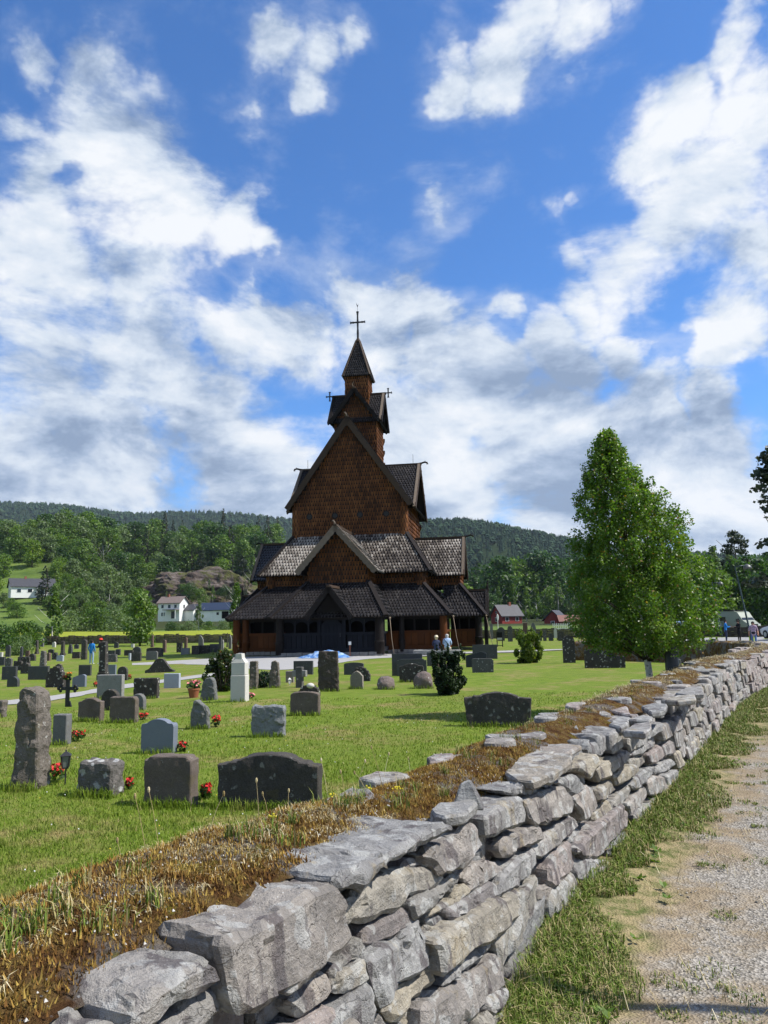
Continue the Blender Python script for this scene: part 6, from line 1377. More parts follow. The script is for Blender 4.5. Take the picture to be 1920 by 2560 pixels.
for j, (px, d, h, k) in enumerate(((-10, 330, 12, 'broad'), (15, 325, 13, 'grey'), (45, 318, 12, 'fresh'), (70, 322, 13, 'broad'), (100, 315, 13, 'grey'), (125, 305, 12, 'broad'), (10, 232, 4.5, 'grey'), (30, 226, 4, 'broad'), (140, 236, 6.5, 'broad'), (155, 228, 6, 'grey'), (120, 228, 4, 'broad'), (172, 222, 6, 'broad'), (200, 226, 7, 'grey'), (225, 222, 6, 'fresh'), (255, 225, 7, 'broad'), (285, 222, 7, 'grey'), (315, 222, 7, 'broad'), (345, 228, 8, 'broad'))):
    tree(k, px2x(px, d), d, h, {'fresh': 'bright green tree', 'broad': 'mid-green tree', 'grey': 'grey-green tree'}[k]+(' on the rise behind the left white house, %s' % ('at the picture edge', 'left of its gable', 'above its gable', 'above its ridge', 'above its chimney', 'right of its roof')[j] if j < 6 else ' below the left hill wood, %s' % ('left under the white house', 'under the white house gable', 'right beside the white house', 'right of the dark cone tree', 'under the cone tree', 'above the young birch', 'just right of the young birch top', 'above the visitors', 'above the red-capped visitor', 'left above the leafy tree', 'behind the leafy tree', 'left of the two-storey house')[j-6]), 'trees at the foot of the left hill', rt.randrange(3), 1.2)
# wooded slope behind the church and behind the birch on the right
RL = {'broad': 'mid-green broadleaf tree in the wood right of the church', 'dark': 'dark broadleaf tree in the wood right of the church', 'birch': 'hanging birch in the wood right of the church', 'grey': 'grey-green tree in the wood right of the church', 'spruce': 'pointed spruce in the wood right of the church', 'pine': 'tall dark pine in the wood right of the church', 'fresh': 'bright green tree in the wood right of the church'}
def rgroup(x0, x1, st, d0, d1, hh, kinds, where='right of the church'):
    px = x0
    while px < x1:
        k = rt.choice(kinds); d = rt.uniform(d0, d1); tall = hh*rt.uniform(.75, 1.2)*(1.2 if k in ('spruce', 'pine') else 1)
        col = 'just right of the church' if px < 1110 else 'above the green field right of the church' if px < 1190 else 'behind the red house' if px < 1300 else 'above the red farmhouse' if px < 1390 else 'above the red barn' if px < 1480 else 'hidden by the young birch' if px < 1700 else 'above the silver car' if px < 1790 else 'above the camper van' if px < 1850 else 'above the walking woman' if px < 1900 else 'at the right picture edge'
        tree(k, px2x(px, d), d, tall, RL[k].split(' in the wood')[0]+' '+('far up ' if d > 300 else 'far ' if d > 240 else 'mid-distance ' if d > 185 else '' if d > 118 else 'low front ')[:0]+'growing '+col+(', furthest row' if d > 300 else ', upper row' if d > 240 else ', middle row' if d > 185 else ', lower row' if d > 118 else ', front row'), 'wood %s' % where, rt.randrange(3), rt.uniform(.95, 1.25)); px += st*rt.uniform(.7, 1.3)
rgroup(1000, 1270, 20, 330, 420, 21, ('broad', 'dark', 'grey', 'spruce', 'dark'))
rgroup(1020, 1260, 22, 250, 300, 14, ('broad', 'dark', 'fresh', 'grey', 'spruce'))
rgroup(1050, 1240, 26, 190, 230, 8, ('broad', 'fresh', 'dark'))
rgroup(1240, 1480, 22, 260, 320, 22, ('dark', 'dark', 'birch', 'broad'))
rgroup(1240, 1470, 30, 205, 235, 12, ('birch', 'dark', 'broad', 'birch'))
rgroup(1470, 1780, 26, 150, 240, 12.5, ('birch', 'dark', 'pine', 'broad'), 'behind the parked cars')
rgroup(1700, 1990, 17, 120, 190, 12, ('pine', 'pine', 'birch', 'broad', 'dark', 'birch'), 'behind the parked cars')
rgroup(1690, 1960, 30, 105, 118, 9, ('birch', 'broad', 'dark'), 'behind the parked cars')
tree('pine', 22.0, 41.5, 11.2, 'big dark pine reaching in from the right picture edge', variant=1, width=1.25)
# ================================================================== rock outcrop on the left hill
def f_rock(N, b):
    co = N.objco(False); n = N.noise(co, .22, 6, .68, .4); n2 = N.noise(co, 1.4, 6, .7); st = N.noise(N.vmath('MULTIPLY', co, (.35, .35, 1.6)), .5, 5, .65)
    c = N.ramp(st, [(.3, (.035, .026, .022)), (.5, (.090, .070, .060)), (.7, (.19, .165, .15))])
    c = N.mix(N.smooth(n, .47, .58), c, N.mix(n2, (.03, .045, .012), (.11, .10, .035))); c = N.mix(N.math('MULTIPLY', N.smooth(n2, .45, .3), .7), c, (.035, .025, .022))
    N.put(b.inputs['Normal'], N.bump(n2, 1., .5)); return c
mat('outcrop', f_rock, rough=.95, spec=.1)
bm = bmesh.new(); bmesh.ops.create_icosphere(bm, subdivisions=6, radius=1.)
for v in bm.verts:
    p = v.co.copy(); d = 1+.22*mnoise.noise(p*1.8+Vector((3, 1, 7)))+.10*mnoise.noise(p*5)+.05*mnoise.noise(p*13); v.co = Vector((p.x*25*d, p.y*20*d, p.z*13.5*d))
me = bpy.data.meshes.new('rock_outcrop'); bm.to_mesh(me); bm.free(); me.materials.append(MATS['outcrop']); ox = px2x(497, 300)
tag(link('rock_outcrop', me, None, (ox, 300, gzf(ox, 300)-1.5), (0, 0, .2)), 'bare reddish rock outcrop above the white houses', 'rock')
for px, d, h, k, dz in ((415, 278, 6, 'birch', 2.), (445, 277, 6, 'pine', 4.), (500, 276, 5, 'bush', 4.), (530, 277, 6, 'birch', 4.), (570, 276, 6, 'pine', 2.), (595, 274, 7, 'spruce', 1.), (470, 279, 5, 'bush', 6.), (430, 284, 5, 'birch', 5.), (455, 282, 4, 'bush', 6), (520, 281, 4, 'birch', 8.), (400, 286, 4, 'bush', 3.), (560, 284, 4, 'bush', 5.), (480, 290, 5, 'pine', 10.), (545, 288, 5, 'spruce', 9.), (580, 282, 6, 'birch', 3.), (375, 280, 6, 'birch', 1.), (610, 286, 7, 'spruce', 3), (350, 275, 7, 'birch', 0.), (620, 270, 7, 'birch', 0.)):
    x = px2x(px, d); tree(k, x, d, h, {'birch': 'thin birch growing on the rock outcrop', 'bush': 'bush clinging to the rock outcrop', 'pine': 'small pine on top of the rock outcrop', 'spruce': 'small spruce on the edge of the rock outcrop'}[k], 'trees on the rock outcrop (%s)' % k, None, 1., gzf(x, d)+dz)
# ================================================================== houses
mat('house_white', lambda N, b: N.mix(N.noise(N.objco(), 3, 3), (.62, .62, .60), (.74, .74, .72)), rough=.7); mat('house_red', lambda N, b: N.mix(N.noise(N.vmath('MULTIPLY', N.objco(), (4, 4, .3)), 3, 3), (.16, .022, .018), (.25, .04, .03)), rough=.8)
mat('roof_dark', lambda N, b: N.mix(N.noise(N.objco(), 2, 4), (.03, .03, .035), (.07, .07, .078)), rough=.6); mat('roof_navy', color=(.022, .034, .065), rough=.5); mat('roof_brown', lambda N, b: N.mix(N.noise(N.objco(), 2, 4), (.11, .085, .075), (.19, .15, .135)), rough=.8)
mat('roof_red', lambda N, b: N.mix(N.noise(N.objco(), 2, 4), (.16, .075, .06), (.24, .13, .11)), rough=.8); mat('trim_white', color=(.7, .7, .68), rough=.6); mat('brick', color=(.22, .08, .05), rough=.9)
def house(name, label, x, y, L, Wd, h, rise, rz, wall, roof, wins, chimney=None, z=None, porch=False):
    """long side faces local -y; gables at local +-x; wins: (face, along, level, w, h)"""
    e = empty(name, (x, y, gzf(x, y) if z is None else z), rz, label=label, cat='house'); b = MB()
    b.box((0, 0, h/2-.4), (L, Wd, h+.8)); b.build('wall', MATS[wall], e)
    g = MB(); 
    for s in (-1, 1): g.add([(s*L/2, -Wd/2, h), (s*L/2, Wd/2, h), (s*L/2, 0, h+rise)], [(0, 1, 2) if s > 0 else (1, 0, 2)])
    g.build('gable', MATS[wall], e)
    ov = .45; k = rise/(Wd/2); r = None
    for s in (-1, 1):
        q = [(-L/2-ov, s*(Wd/2+ov), h-ov*k+.06), (L/2+ov, s*(Wd/2+ov), h-ov*k+.06), (L/2+ov, 0, h+rise+.06), (-L/2-ov, 0, h+rise+.06)]; mb = MB(); t = .16
        mb.add(q+[(a, b_, c+t) for a, b_, c in q], [(0, 1, 2, 3) if s > 0 else (3, 2, 1, 0), (7, 6, 5, 4) if s > 0 else (4, 5, 6, 7), (0, 4, 5, 1), (1, 5, 6, 2), (2, 6, 7, 3), (3, 7, 4, 0)]); r = mb.build('roof', MATS[roof], e)
    if chimney is not None: MB().box((chimney, 0, h+rise+.3), (.6, .6, 1.1)).build('chimney', MATS['brick'], r)
    for f, a, zz, w, hh in wins:
        c, d_, ax = {'f': ((a, -Wd/2-.03, zz), (w, .08, hh), 0), 'r': ((L/2+.03, a, zz), (.08, w, hh), 1), 'l': ((-L/2-.03, a, zz), (.08, w, hh), 1)}[f]
        wn = MB().box(c, d_).build('window', MATS['trim_white'], e); s = -1 if f in 'fl' else 1
        c2 = (c[0], c[1]-.05, c[2]) if f == 'f' else (c[0]+.05*s, c[1], c[2]); d2 = (w*.8, .03, hh*.84) if f == 'f' else (.03, w*.8, hh*.84); MB().box(c2, d2).build('pane', MATS['window_glass'], wn)
    if porch:
        MB().box((L*.2, -Wd/2-1.2, 2.4), (4., 2.4, .18)).build('porch_roof', MATS[roof], e)
        for s in (-1.8, 1.8): MB().box((L*.2+s, -Wd/2-2.2, 1.1), (.16, .16, 2.6)).build('porch_post', MATS['trim_white'], e)
        MB().box((L*.2, -Wd/2-.05, 1.0), (1., .1, 2.)).build('door', MATS['roof_dark'], e)
    return e
x = px2x(78, 250); house('white_house', 'white single-storey house with dark roof on the left slope', x, 250, 13, 7, 2.9, 2.5, radians(33), 'house_white', 'roof_dark', [('l', -1.6, 1.5, 1.2, 1.2), ('l', 1.4, 1.5, 1.4, 1.2), ('f', -4.2, 1.5, 1.4, 1.2), ('f', -1., 1.5, 1.6, 1.2), ('f', 4.6, 1.5, 1.3, 1.2), ('l', 0, 3.9, .7, .7)], -2., z=13.2, porch=True)
yy = 222; zb = 4.6
house('white_house', 'two-storey white house with brown roof below the rock outcrop', px2x(432, yy), yy, 6.6, 5.4, 4.4, 1.7, radians(-12), 'house_white', 'roof_brown', [('f', -1.9, 3.4, .9, 1.1), ('f', .2, 3.4, 1., 1.1), ('f', 2.1, 3.4, .9, 1.1), ('f', -1.7, 1.2, 1.3, 1.2), ('f', 1.6, 1.1, 1.6, 1.5), ('r', 0, 3.4, 1., 1.1)], -1.5, z=zb, porch=True)
house('carport', 'low white carport with gabled roof beside the two-storey house', px2x(478, yy), yy+1, 5.2, 5., 2.3, 1.5, radians(-30), 'house_white', 'roof_dark', [('r', 0, .9, 2.6, 2.0)], None, z=zb)
g = house('garage', 'white garage with navy blue roof left of the church', px2x(543, yy), yy, 9.2, 5.6, 2.5, 1.9, radians(-8), 'house_white', 'roof_navy', [('f', 1.0, 1.4, .9, .9), ('l', 0, 1.4, 1., 1.)], None, z=zb-.3)
MB().box((-1.9, -2.86, 1.1), (2.3, .1, 2.1)).build('garage_door', MATS['trim_white'], g); MB().box((3.2, -2.84, 1.0), (2.0, .1, 2.0)).build('opening', MATS['void_dark'], g)
house('red_house', 'red house with slate grey roof right of the church', px2x(1258, 190), 190, 6, 4.4, 2.2, 2.3, radians(28), 'house_red', 'roof_dark', [('l', 0, 1.2, 1., 1.), ('f', -1.5, 1.2, 1., 1.), ('f', 1.5, 1.2, 1., 1.), ('l', 0, 2.9, .6, .6)], 1., z=1.2)
house('red_farmhouse', 'red gabled farmhouse with white fence by the far right wall', px2x(1380, 180), 180, 5.5, 4., 2., 1.9, radians(62), 'house_red', 'roof_dark', [('l', 0, 1.2, .9, .9), ('f', 0, 1.2, .9, .9)], None, z=.1)
house('red_barn', 'long low red barn behind the man in the striped shirt', px2x(1432, 176), 176, 8, 4.5, 1.5, 1.2, radians(-4), 'house_red', 'roof_red', [('f', 2.2, .9, .6, .6), ('f', -2.2, .9, .6, .6)], None, z=.1)
e = empty('picket_fence', (px2x(1372, 118), 118, gzf(px2x(1372, 118), 118)), radians(-6), label='white picket fence in front of the red farmhouse', cat='fence')
for i in range(11): MB().box((i*.27, 0, .55), (.1, .04, 1.1)).build('picket', MATS['trim_white'], e)
for z in (.3, .8): MB().box((1.35, .04, z), (2.9, .04, .08)).build('rail', MATS['trim_white'], e)
e = empty('road_sign', (px2x(1236, 100), 100, gzf(px2x(1236, 100), 100)), 0., label='grey sign post with oval plate at the right church corner', cat='sign'); MB().tube([(0, 0, 0), (0, 0, 2.6)], .04, 6).build('post', MATS['metal_white'], e); MB().ball((0, 0, 2.3), .4, 8, sq=(.35, .08, 1.1)).build('plate', MATS['metal_white'], e)
# ================================================================== street lamps
mat('lamp_green', color=(.012, .030, .028), rough=.4, spec=.5); mat('lamp_grey', color=(.10, .10, .09), rough=.4, spec=.5)
def street_lamp(x, y, h, lean, label):
    e = empty('street_lamp', (x, y, gzf(x, y)), 0., label=label, cat='lamp', group='street lamps by the car park'); e.rotation_euler = (0, lean, 0)
    MB().tube([(0, 0, -.2), (0, 0, 1.1), (0, 0, 1.15), (0, 0, h)], [.10, .10, .06, .05], 10).build('pole', MATS['lamp_green'], e, smooth=True, sharp=40)
    MB().tube([(0, 0, h-.1), (.35, 0, h-.06), (.7, 0, h-.12)], .035, 7).build('arm', MATS['lamp_green'], e, smooth=True)
    MB().lathe([(.04, .22), (.12, .18), (.24, .05), (.27, -.06), (.22, -.08)], (.8, 0, h-.25), 14).build('shade', MATS['lamp_grey'], e, smooth=True); return e
street_lamp(23.5, 50.0, 5.3, radians(-8.5), 'green lamp post leaning beside the walking woman')
street_lamp(32.3, 75.0, 5.3, radians(-6.), 'green lamp post half hidden behind the birch')
# ================================================================== vehicles
mat('car_white', color=(.62, .63, .64), rough=.22, spec=.6); mat('car_silver', color=(.40, .42, .45), rough=.25, spec=.6, metal=.3); mat('car_blue', color=(.24, .33, .46), rough=.25, spec=.6); mat('van_green', color=(.19, .215, .165), rough=.3, spec=.5); mat('rubber', color=(.012, .012, .012), rough=.85); mat('tail_red', color=(.30, .01, .01), rough=.25); mat('plastic_black', color=(.015, .015, .017), rough=.55); mat('headlight', color=(.55, .57, .6), rough=.1, spec=.8)
def loft(sections, mats, name, parent):
    """sections along x: list of rings (y,z) of equal length"""
    b = MB(); n = len(sections[0][1]); vs = []
    for x, ring in sections: vs += [(x, p[0], p[1]) for p in ring]
    fs = [(i*n+k, i*n+(k+1) % n, (i+1)*n+(k+1) % n, (i+1)*n+k) for i in range(len(sections)-1) for k in range(n)]
    fs += [tuple(range(n))[::-1], tuple(range((len(sections)-1)*n, len(sections)*n))]; b.add(vs, fs); return b.build(name, mats, parent, smooth=True, sharp=28)
def ringr(w, z0, z1, tw=.82, r=.12): h = z1-z0; return [(-w*.5, z0+r), (-w*.46, z0), (w*.46, z0), (w*.5, z0+r), (w*.5, z0+h*.55), (w*.48, z0+h*.8), (w*tw*.5, z1), (-w*tw*.5, z1), (-w*.48, z0+h*.8), (-w*.5, z0+h*.55)]
def wheels(e, xs, w, r):
    for x in xs:
        for s in (-1, 1):
            wl = MB().tube([(x, s*(w/2-.19), r), (x, s*(w/2+.01), r)], r, 16).build('wheel', MATS['rubber'], e); MB().tube([(x, s*(w/2+.0), r), (x, s*(w/2+.025), r)], r*.6, 10).build('rim', MATS['car_silver'], wl)
def car(name, label, x, y, rz, paint, L=4.4, w=1.8, h=1.62):
    e = empty(name, (x, y, gzf(x, y)), rz, label=label, cat='car', group='cars in the car park'); z0 = .28; zb = h*.60
    loft([(-L/2, ringr(w*.86, z0+.12, zb*.86, .9)), (-L/2+.15, ringr(w*.95, z0, zb*.96, .94)), (-L/2+.6, ringr(w, z0, zb, .95)), (0, ringr(w, z0, zb, .95)), (L/2-1.2, ringr(w, z0, zb*.97, .94)), (L/2-.25, ringr(w*.95, z0, zb*.82, .92)), (L/2, ringr(w*.84, z0+.1, zb*.7, .9))], MATS[paint], 'body', e)
    loft([(-L/2+.12, ringr(w*.86, zb-.1, zb+.08, .9, .02)), (-L/2+.5, ringr(w*.9, zb-.1, h-.06, .78, .02)), (-L*.1, ringr(w*.9, zb-.1, h, .78, .02)), (L*.12, ringr(w*.9, zb-.1, h-.08, .78, .02)), (L/2-1.25, ringr(w*.88, zb-.1, zb+.03, .86, .02))], MATS[paint], 'cabin', e)
    for s in (-1, 1): MB().add([(-L/2+.62, s*w*.445, zb+.05), (L*.22, s*w*.445, zb+.05), (L*.1, s*w*.39, h-.14), (-L/2+.8, s*w*.39, h-.14)], [(0, 1, 2, 3) if s < 0 else (3, 2, 1, 0)]).build('side_window', MATS['window_glass'], e)
    MB().add([(-L/2+.16, -w*.38, zb+.1), (-L/2+.16, w*.38, zb+.1), (-L/2+.43, w*.33, h-.12), (-L/2+.43, -w*.33, h-.12)], [(3, 2, 1, 0)]).build('rear_window', MATS['window_glass'], e)
    MB().add([(L/2-1.22, -w*.40, zb+.06), (L/2-1.22, w*.40, zb+.06), (L*.13, w*.34, h-.12), (L*.13, -w*.34, h-.12)], [(0, 1, 2, 3)]).build('windscreen', MATS['window_glass'], e)
    for s in (-1, 1):
        MB().box((-L/2+.03, s*w*.36, zb*.82), (.12, .34, .15)).build('tail_light', MATS['tail_red'], e); MB().box((L/2-.12, s*w*.36, zb*.68), (.16, .32, .14)).build('headlight', MATS['headlight'], e)
        MB().box((L*.15, s*(w/2+.1), zb+.08), (.12, .18, .13)).build('mirror', MATS['plastic_black'], e)
    MB().box((-L/2+.02, 0, z0+.14), (.14, w*.84, .26)).build('bumper', MATS['plastic_black'], e); MB().box((-L/2-.01, 0, zb*.62), (.06, .52, .12)).build('number_plate', MATS['trim_white'], e); wheels(e, (-L*.30, L*.31), w, .33); return e
car('white_suv', 'white car seen from behind at the right picture edge', 30.9, 60., radians(97), 'car_white', 4.5, 1.86, 1.68)
car('silver_car', 'silver car parked left of the camper van', 35.3, 86., radians(205), 'car_silver', 4.2, 1.75, 1.5)
car('blue_car', 'pale blue car half hidden behind the birch', 34.6, 92., radians(150), 'car_blue', 4.2, 1.75, 1.5)
vx, vy = 38.4, 86.; e = empty('camper_van', (vx, vy, gzf(vx, vy)), radians(-66), label='pale green camper van parked behind the two talking men', cat='van')
L, w, h = 5.6, 2.05, 2.55
loft([(-L/2, ringr(w*.96, .35, h-.05, .9)), (-L/2+.15, ringr(w, .32, h, .92)), (L/2-1.9, ringr(w, .32, h, .92)), (L/2-1.35, ringr(w, .32, h*.93, .88)), (L/2-.75, ringr(w*.98, .32, h*.60, .9)), (L/2-.15, ringr(w*.92, .32, h*.44, .9)), (L/2, ringr(w*.82, .4, h*.36, .9))], MATS['van_green'], 'body', e)
MB().add([(L/2-.78, -w*.42, h*.585), (L/2-.78, w*.42, h*.585), (L/2-1.42, w*.38, h*.9), (L/2-1.42, -w*.38, h*.9)], [(0, 1, 2, 3)]).build('windscreen', MATS['window_glass'], e).location = (.05, 0, .04)
for s in (-1, 1):
    MB().add([(L/2-1.75, s*(w*.5+.004), h*.55), (L/2-.95, s*(w*.5-.01), h*.55), (L/2-1.4, s*(w*.475), h*.78), (L/2-1.75, s*(w*.475+.01), h*.78)], [(0, 1, 2, 3) if s < 0 else (3, 2, 1, 0)]).build('side_window', MATS['window_glass'], e)
    MB().box((-.5, s*(w*.5), h*.66), (.8, .04, .45)).build('side_window', MATS['window_glass'], e); MB().box((L/2-.1, s*w*.36, .95), (.16, .34, .3)).build('headlight', MATS['headlight'], e); MB().box((L/2-1.2, s*(w/2+.16), 1.5), (.12, .24, .34)).build('mirror', MATS['plastic_black'], e)
MB().box((L/2-.02, 0, .55), (.2, w*.88, .36)).build('bumper', MATS['plastic_black'], e); MB().box((L/2+.0, 0, .95), (.08, w*.42, .26)).build('grille', MATS['plastic_black'], e); MB().box((-.5, -w*.46, h+.04), (3., .2, .14)).build('awning', MATS['plastic_black'], e); MB().box((L/2-1.9, 0, h+.02), (.5, 1.2, .1)).build('roof_vent', MATS['plastic_black'], e); wheels(e, (-L*.30, L*.30), w, .36)
# ================================================================== people
for nm, c in {'skin': (.42, .23, .16), 'jeans': (.10, .16, .30), 'jeans_light': (.26, .36, .52), 'cloth_blue': (.02, .18, .50), 'cloth_navy': (.035, .045, .085), 'cloth_lightblue': (.36, .48, .68), 'cloth_black': (.014, .014, .016), 'cloth_pinkish': (.42, .30, .36), 'cloth_sand': (.42, .38, .30), 'cloth_tan': (.38, .34, .30), 'shoe_white': (.6, .6, .58), 'shoe_dark': (.03, .025, .02), 'hair_blonde': (.55, .45, .28), 'hair_grey': (.42, .41, .40), 'hair_dark': (.03, .022, .018), 'cap_red': (.6, .05, .04), 'bag_dark': (.02, .02, .03), 'bag_lime': (.45, .62, .02), 'straw_hat': (.62, .55, .40)}.items(): mat(nm, color=c, rough=.85, spec=.15)
def f_stripe(N, b):
    z = N.sep(N.new('ShaderNodeTexCoord').outputs['Object'])[2]; s = N.math('SINE', N.math('MULTIPLY', z, 52.)); return N.mix(N.smooth(s, -.1, .1), (.16, .05, .06), (.58, .55, .55))
mat('cloth_striped', f_stripe, rough=.85); mat('cloth_floral', lambda N, b: N.mix(N.smooth(N.noise(N.objco(), 22, 3), .42, .58), (.20, .14, .24), (.55, .42, .46)), rough=.85)
def person(label, x, y, rz, H, pose, shirt, legs, shoe, hair, group=None, shorts=False, long_sleeve=True, hat=None, z=None, bag=None):
    """one continuous skinned body, scaled from a 1.75 m figure facing local -y"""
    e = empty('person', (x, y, gzf(x, y) if z is None else z), rz, label=label, cat='person', group=group); k = H/1.75; J = {}
    sit = pose == 'sit'; hz = .50 if sit else .92
    J['pel'] = (0, 0, hz); J['wst'] = (0, .01, hz+.18); J['chs'] = (0, -.01 if not sit else -.04, hz+.40); J['nek'] = (0, -.02 if not sit else -.08, hz+.56); J['hed'] = (0, -.03 if not sit else -.11, hz+.64); J['top'] = (0, -.04 if not sit else -.12, hz+.76)
    for s, q in ((1, 'L'), (-1, 'R')):
        J['sh'+q] = (s*.18, 0+(0 if not sit else -.04), hz+.48)
        if sit: J['el'+q] = (s*.25, -.10, hz+.24); J['ha'+q] = (s*.13, -.34, hz+.14)
        elif pose == 'reach': J['el'+q] = (s*.23, -.10, hz+.20); J['ha'+q] = (s*.13, -.34, hz+.28)
        elif pose == 'walk': J['el'+q] = (s*.25, .06*s+.02, hz+.20); J['ha'+q] = (s*.26, -.10*s-.06, hz-.02)
        else: J['el'+q] = (s*.25, .04, hz+.20); J['ha'+q] = (s*.23, -.08, hz-.04)
        J['hp'+q] = (s*.10, 0, hz-.04)
        if sit: J['kn'+q] = (s*.13, -.45, hz-.01); J['an'+q] = (s*.13, -.47, .08); J['to'+q] = (s*.14, -.64, .04)
        elif pose == 'walk': f = .17*s; J['kn'+q] = (s*.11, -f*.75-.05, .50); J['an'+q] = (s*.11, -f*1.2+(.03 if f < 0 else 0), .09+(.04 if f < 0 else 0)); J['to'+q] = (s*.12, -f*1.2-.17, .04)
        else: J['kn'+q] = (s*.11, -.02, .50); J['an'+q] = (s*.11, .01, .08); J['to'+q] = (s*.13, -.16, .035)
    rad = dict(pel=.155, wst=.14, chs=.16, nek=.058, hed=.088, top=.078); rad.update({a+q: r for q in 'LR' for a, r in (('sh', .072), ('el', .046), ('ha', .038), ('hp', .10), ('kn', .064), ('an', .045), ('to', .04))})
    E_ = [('pel', 'wst', 0), ('wst', 'chs', 0), ('chs', 'nek', 0), ('nek', 'hed', 2), ('hed', 'top', 2)]
    for q in 'LR': E_ += [('chs', 'sh'+q, 0), ('sh'+q, 'el'+q, 0), ('el'+q, 'ha'+q, 0 if long_sleeve else 2), ('pel', 'hp'+q, 1), ('hp'+q, 'kn'+q, 1), ('kn'+q, 'an'+q, 2 if shorts else 1), ('an'+q, 'to'+q, 3)]
    nm = list(J); me = bpy.data.meshes.new('body'); me.from_pydata([tuple(c*k for c in J[n]) for n in nm], [(nm.index(a), nm.index(b_)) for a, b_, _ in E_], []); o = bpy.data.objects.new('tmp', me); COL.objects.link(o)
    md = o.modifiers.new('s', 'SKIN'); md.use_smooth_shade = True
    for i, n in enumerate(nm): r = rad[n]*k; me.skin_vertices[0].data[i].radius = (r, r*(.72 if n in ('chs', 'wst', 'pel') else 1)); me.skin_vertices[0].data[i].use_root = (n == 'pel')
    sb = o.modifiers.new('u', 'SUBSURF'); sb.levels = 1; dg = bpy.context.evaluated_depsgraph_get(); dg.update(); bm2 = bpy.data.meshes.new_from_object(o.evaluated_get(dg)); bpy.data.objects.remove(o)
    bmx = bmesh.new(); bmx.from_mesh(bm2)
    P = [Vector(c*k for c in J[a]) for a, b_, c_ in E_]; Q = [Vector(c*k for c in J[b_]) for a, b_, c_ in E_]
    for f in bmx.faces:
        c = f.calc_center_median(); best = 9; ci = 0
        for i in range(len(E_)):
            d = Q[i]-P[i]; t = max(0, min(1, (c-P[i]).dot(d)/d.length_squared)); r = (c-(P[i]+d*t)).length/(rad[E_[i][0]]*(1-t)+rad[E_[i][1]]*t)
            if r < best: best = r; ci = E_[i][2]
        if ci == 2 and not long_sleeve and False: ci = 2
        f.material_index = ci; f.smooth = True
    # fingers, nose and ears belong to the same body mesh
    ex = MB()
    for s, q in ((1, 'L'), (-1, 'R')):
        hp, el = Vector(J['ha'+q])*k, Vector(J['el'+q])*k; d = (hp-el).normalized(); sd = d.cross(Vector((0, 0, 1)) if abs(d.z) < .8 else Vector((0, 1, 0))).normalized()
        for j, l in enumerate((.075, .085, .08, .065)): o_ = sd*((j-1.5)*.018*k); a = hp+o_+d*.02*k; ex.tube([a, a+d*l*.6*k, a+d*l*k+Vector((0, -.015*k, -.01*k))], [.0095*k, .009*k, .006*k], 6, m=2)
        ex.tube([hp+sd*.02*k, hp+sd*.05*k+d*.03*k, hp+sd*.055*k+d*.06*k], [.011*k, .01*k, .007*k], 6, m=2)
    hc = Vector(J['hed'])*k+Vector((0, 0, .03*k)); ex.ball(tuple(hc+Vector((0, -.092*k, .0))), .018*k, 5, m=2, sq=(.7, 1, 1.2))
    for s in (1, -1): ex.ball(tuple(hc+Vector((s*.088*k, .0, .0))), .022*k, 5, m=2, sq=(.4, .8, 1.2)); ex.ball(tuple(hc+Vector((s*.034*k, -.078*k, .03*k))), .011*k, 5, m=3)
    tm = ex.mesh('x', [MATS['skin']]); off = len(bmx.verts); bmx.from_mesh(tm); bmx.to_mesh(bm2); bmx.free(); bpy.data.meshes.remove(tm)
    for m in (shirt, legs, 'skin', shoe): bm2.materials.append(MATS[m])
    link('body', bm2, e)
    hh = MB(); c = Vector(J['hed'])*k+Vector((0, .018*k, .065*k)); hh.ball(tuple(c), .108*k, 9, sq=(.95, 1.0, .92)); hh.ball(tuple(c+Vector((0, .04*k, -.07*k))), .085*k, 8, sq=(1, .7, 1)); hh.build('hair', MATS[hair], e, smooth=True)
    if hat: MB().lathe([(.17*k, 0), (.11*k, .03*k), (.105*k, .10*k), (.06*k, .13*k)], tuple(c+Vector((0, 0, .03*k))), 12).build('hat', MATS[hat], e, smooth=True)
    if bag == 'strap': MB().beam((.17*k, .14*k, (hz+.52)*k), (-.16*k, .16*k, (hz+.12)*k), .035*k, .02*k, up=(0, 1, 0)).build('bag_strap', MATS['bag_dark'], e)
    if bag == 'waist': MB().ball((0, -.17*k, (hz+.08)*k), .1*k, 7, sq=(1.4, .6, .8)).build('waist_bag', MATS['bag_dark'], e, smooth=True)
    return e
zb = gzf(3.0, 46.84)-.07
person('woman with a pale sun hat and navy top seated on the stone bench', 2.98, 46.75, radians(172), 1.62, 'sit', 'cloth_navy', 'cloth_navy', 'shoe_dark', 'hair_blonde', 'couple on the stone bench', hat='straw_hat', z=zb)
person('grey-haired man in a light blue shirt seated on the stone bench', 3.62, 46.7, radians(168), 1.78, 'sit', 'cloth_lightblue', 'cloth_sand', 'shoe_dark', 'hair_grey', 'couple on the stone bench', bag='strap', z=zb)
person('woman in a blue jacket and light jeans among the left graves', -19.5, 51.5, radians(165), 1.62, 'stand', 'cloth_blue', 'jeans_light', 'shoe_white', 'hair_dark', 'visitors among the left graves')
person('visitor in black with a red cap, beside the blue-jacketed woman', -19.05, 51.9, radians(-95), 1.68, 'reach', 'cloth_black', 'cloth_tan', 'shoe_white', 'hair_dark', 'visitors among the left graves', hat='cap_red')
person('man in a striped shirt and dark shorts striding by the red barn', 16.4, 65.5, radians(-50), 1.76, 'walk', 'cloth_striped', 'cloth_navy', 'shoe_dark', 'hair_dark', None, shorts=True, long_sleeve=False)
person('woman in a patterned pink top and blue jeans walking on the path', 22.25, 47.2, radians(-25), 1.66, 'walk', 'cloth_floral', 'jeans', 'shoe_white', 'hair_dark', None, long_sleeve=False, bag='waist')
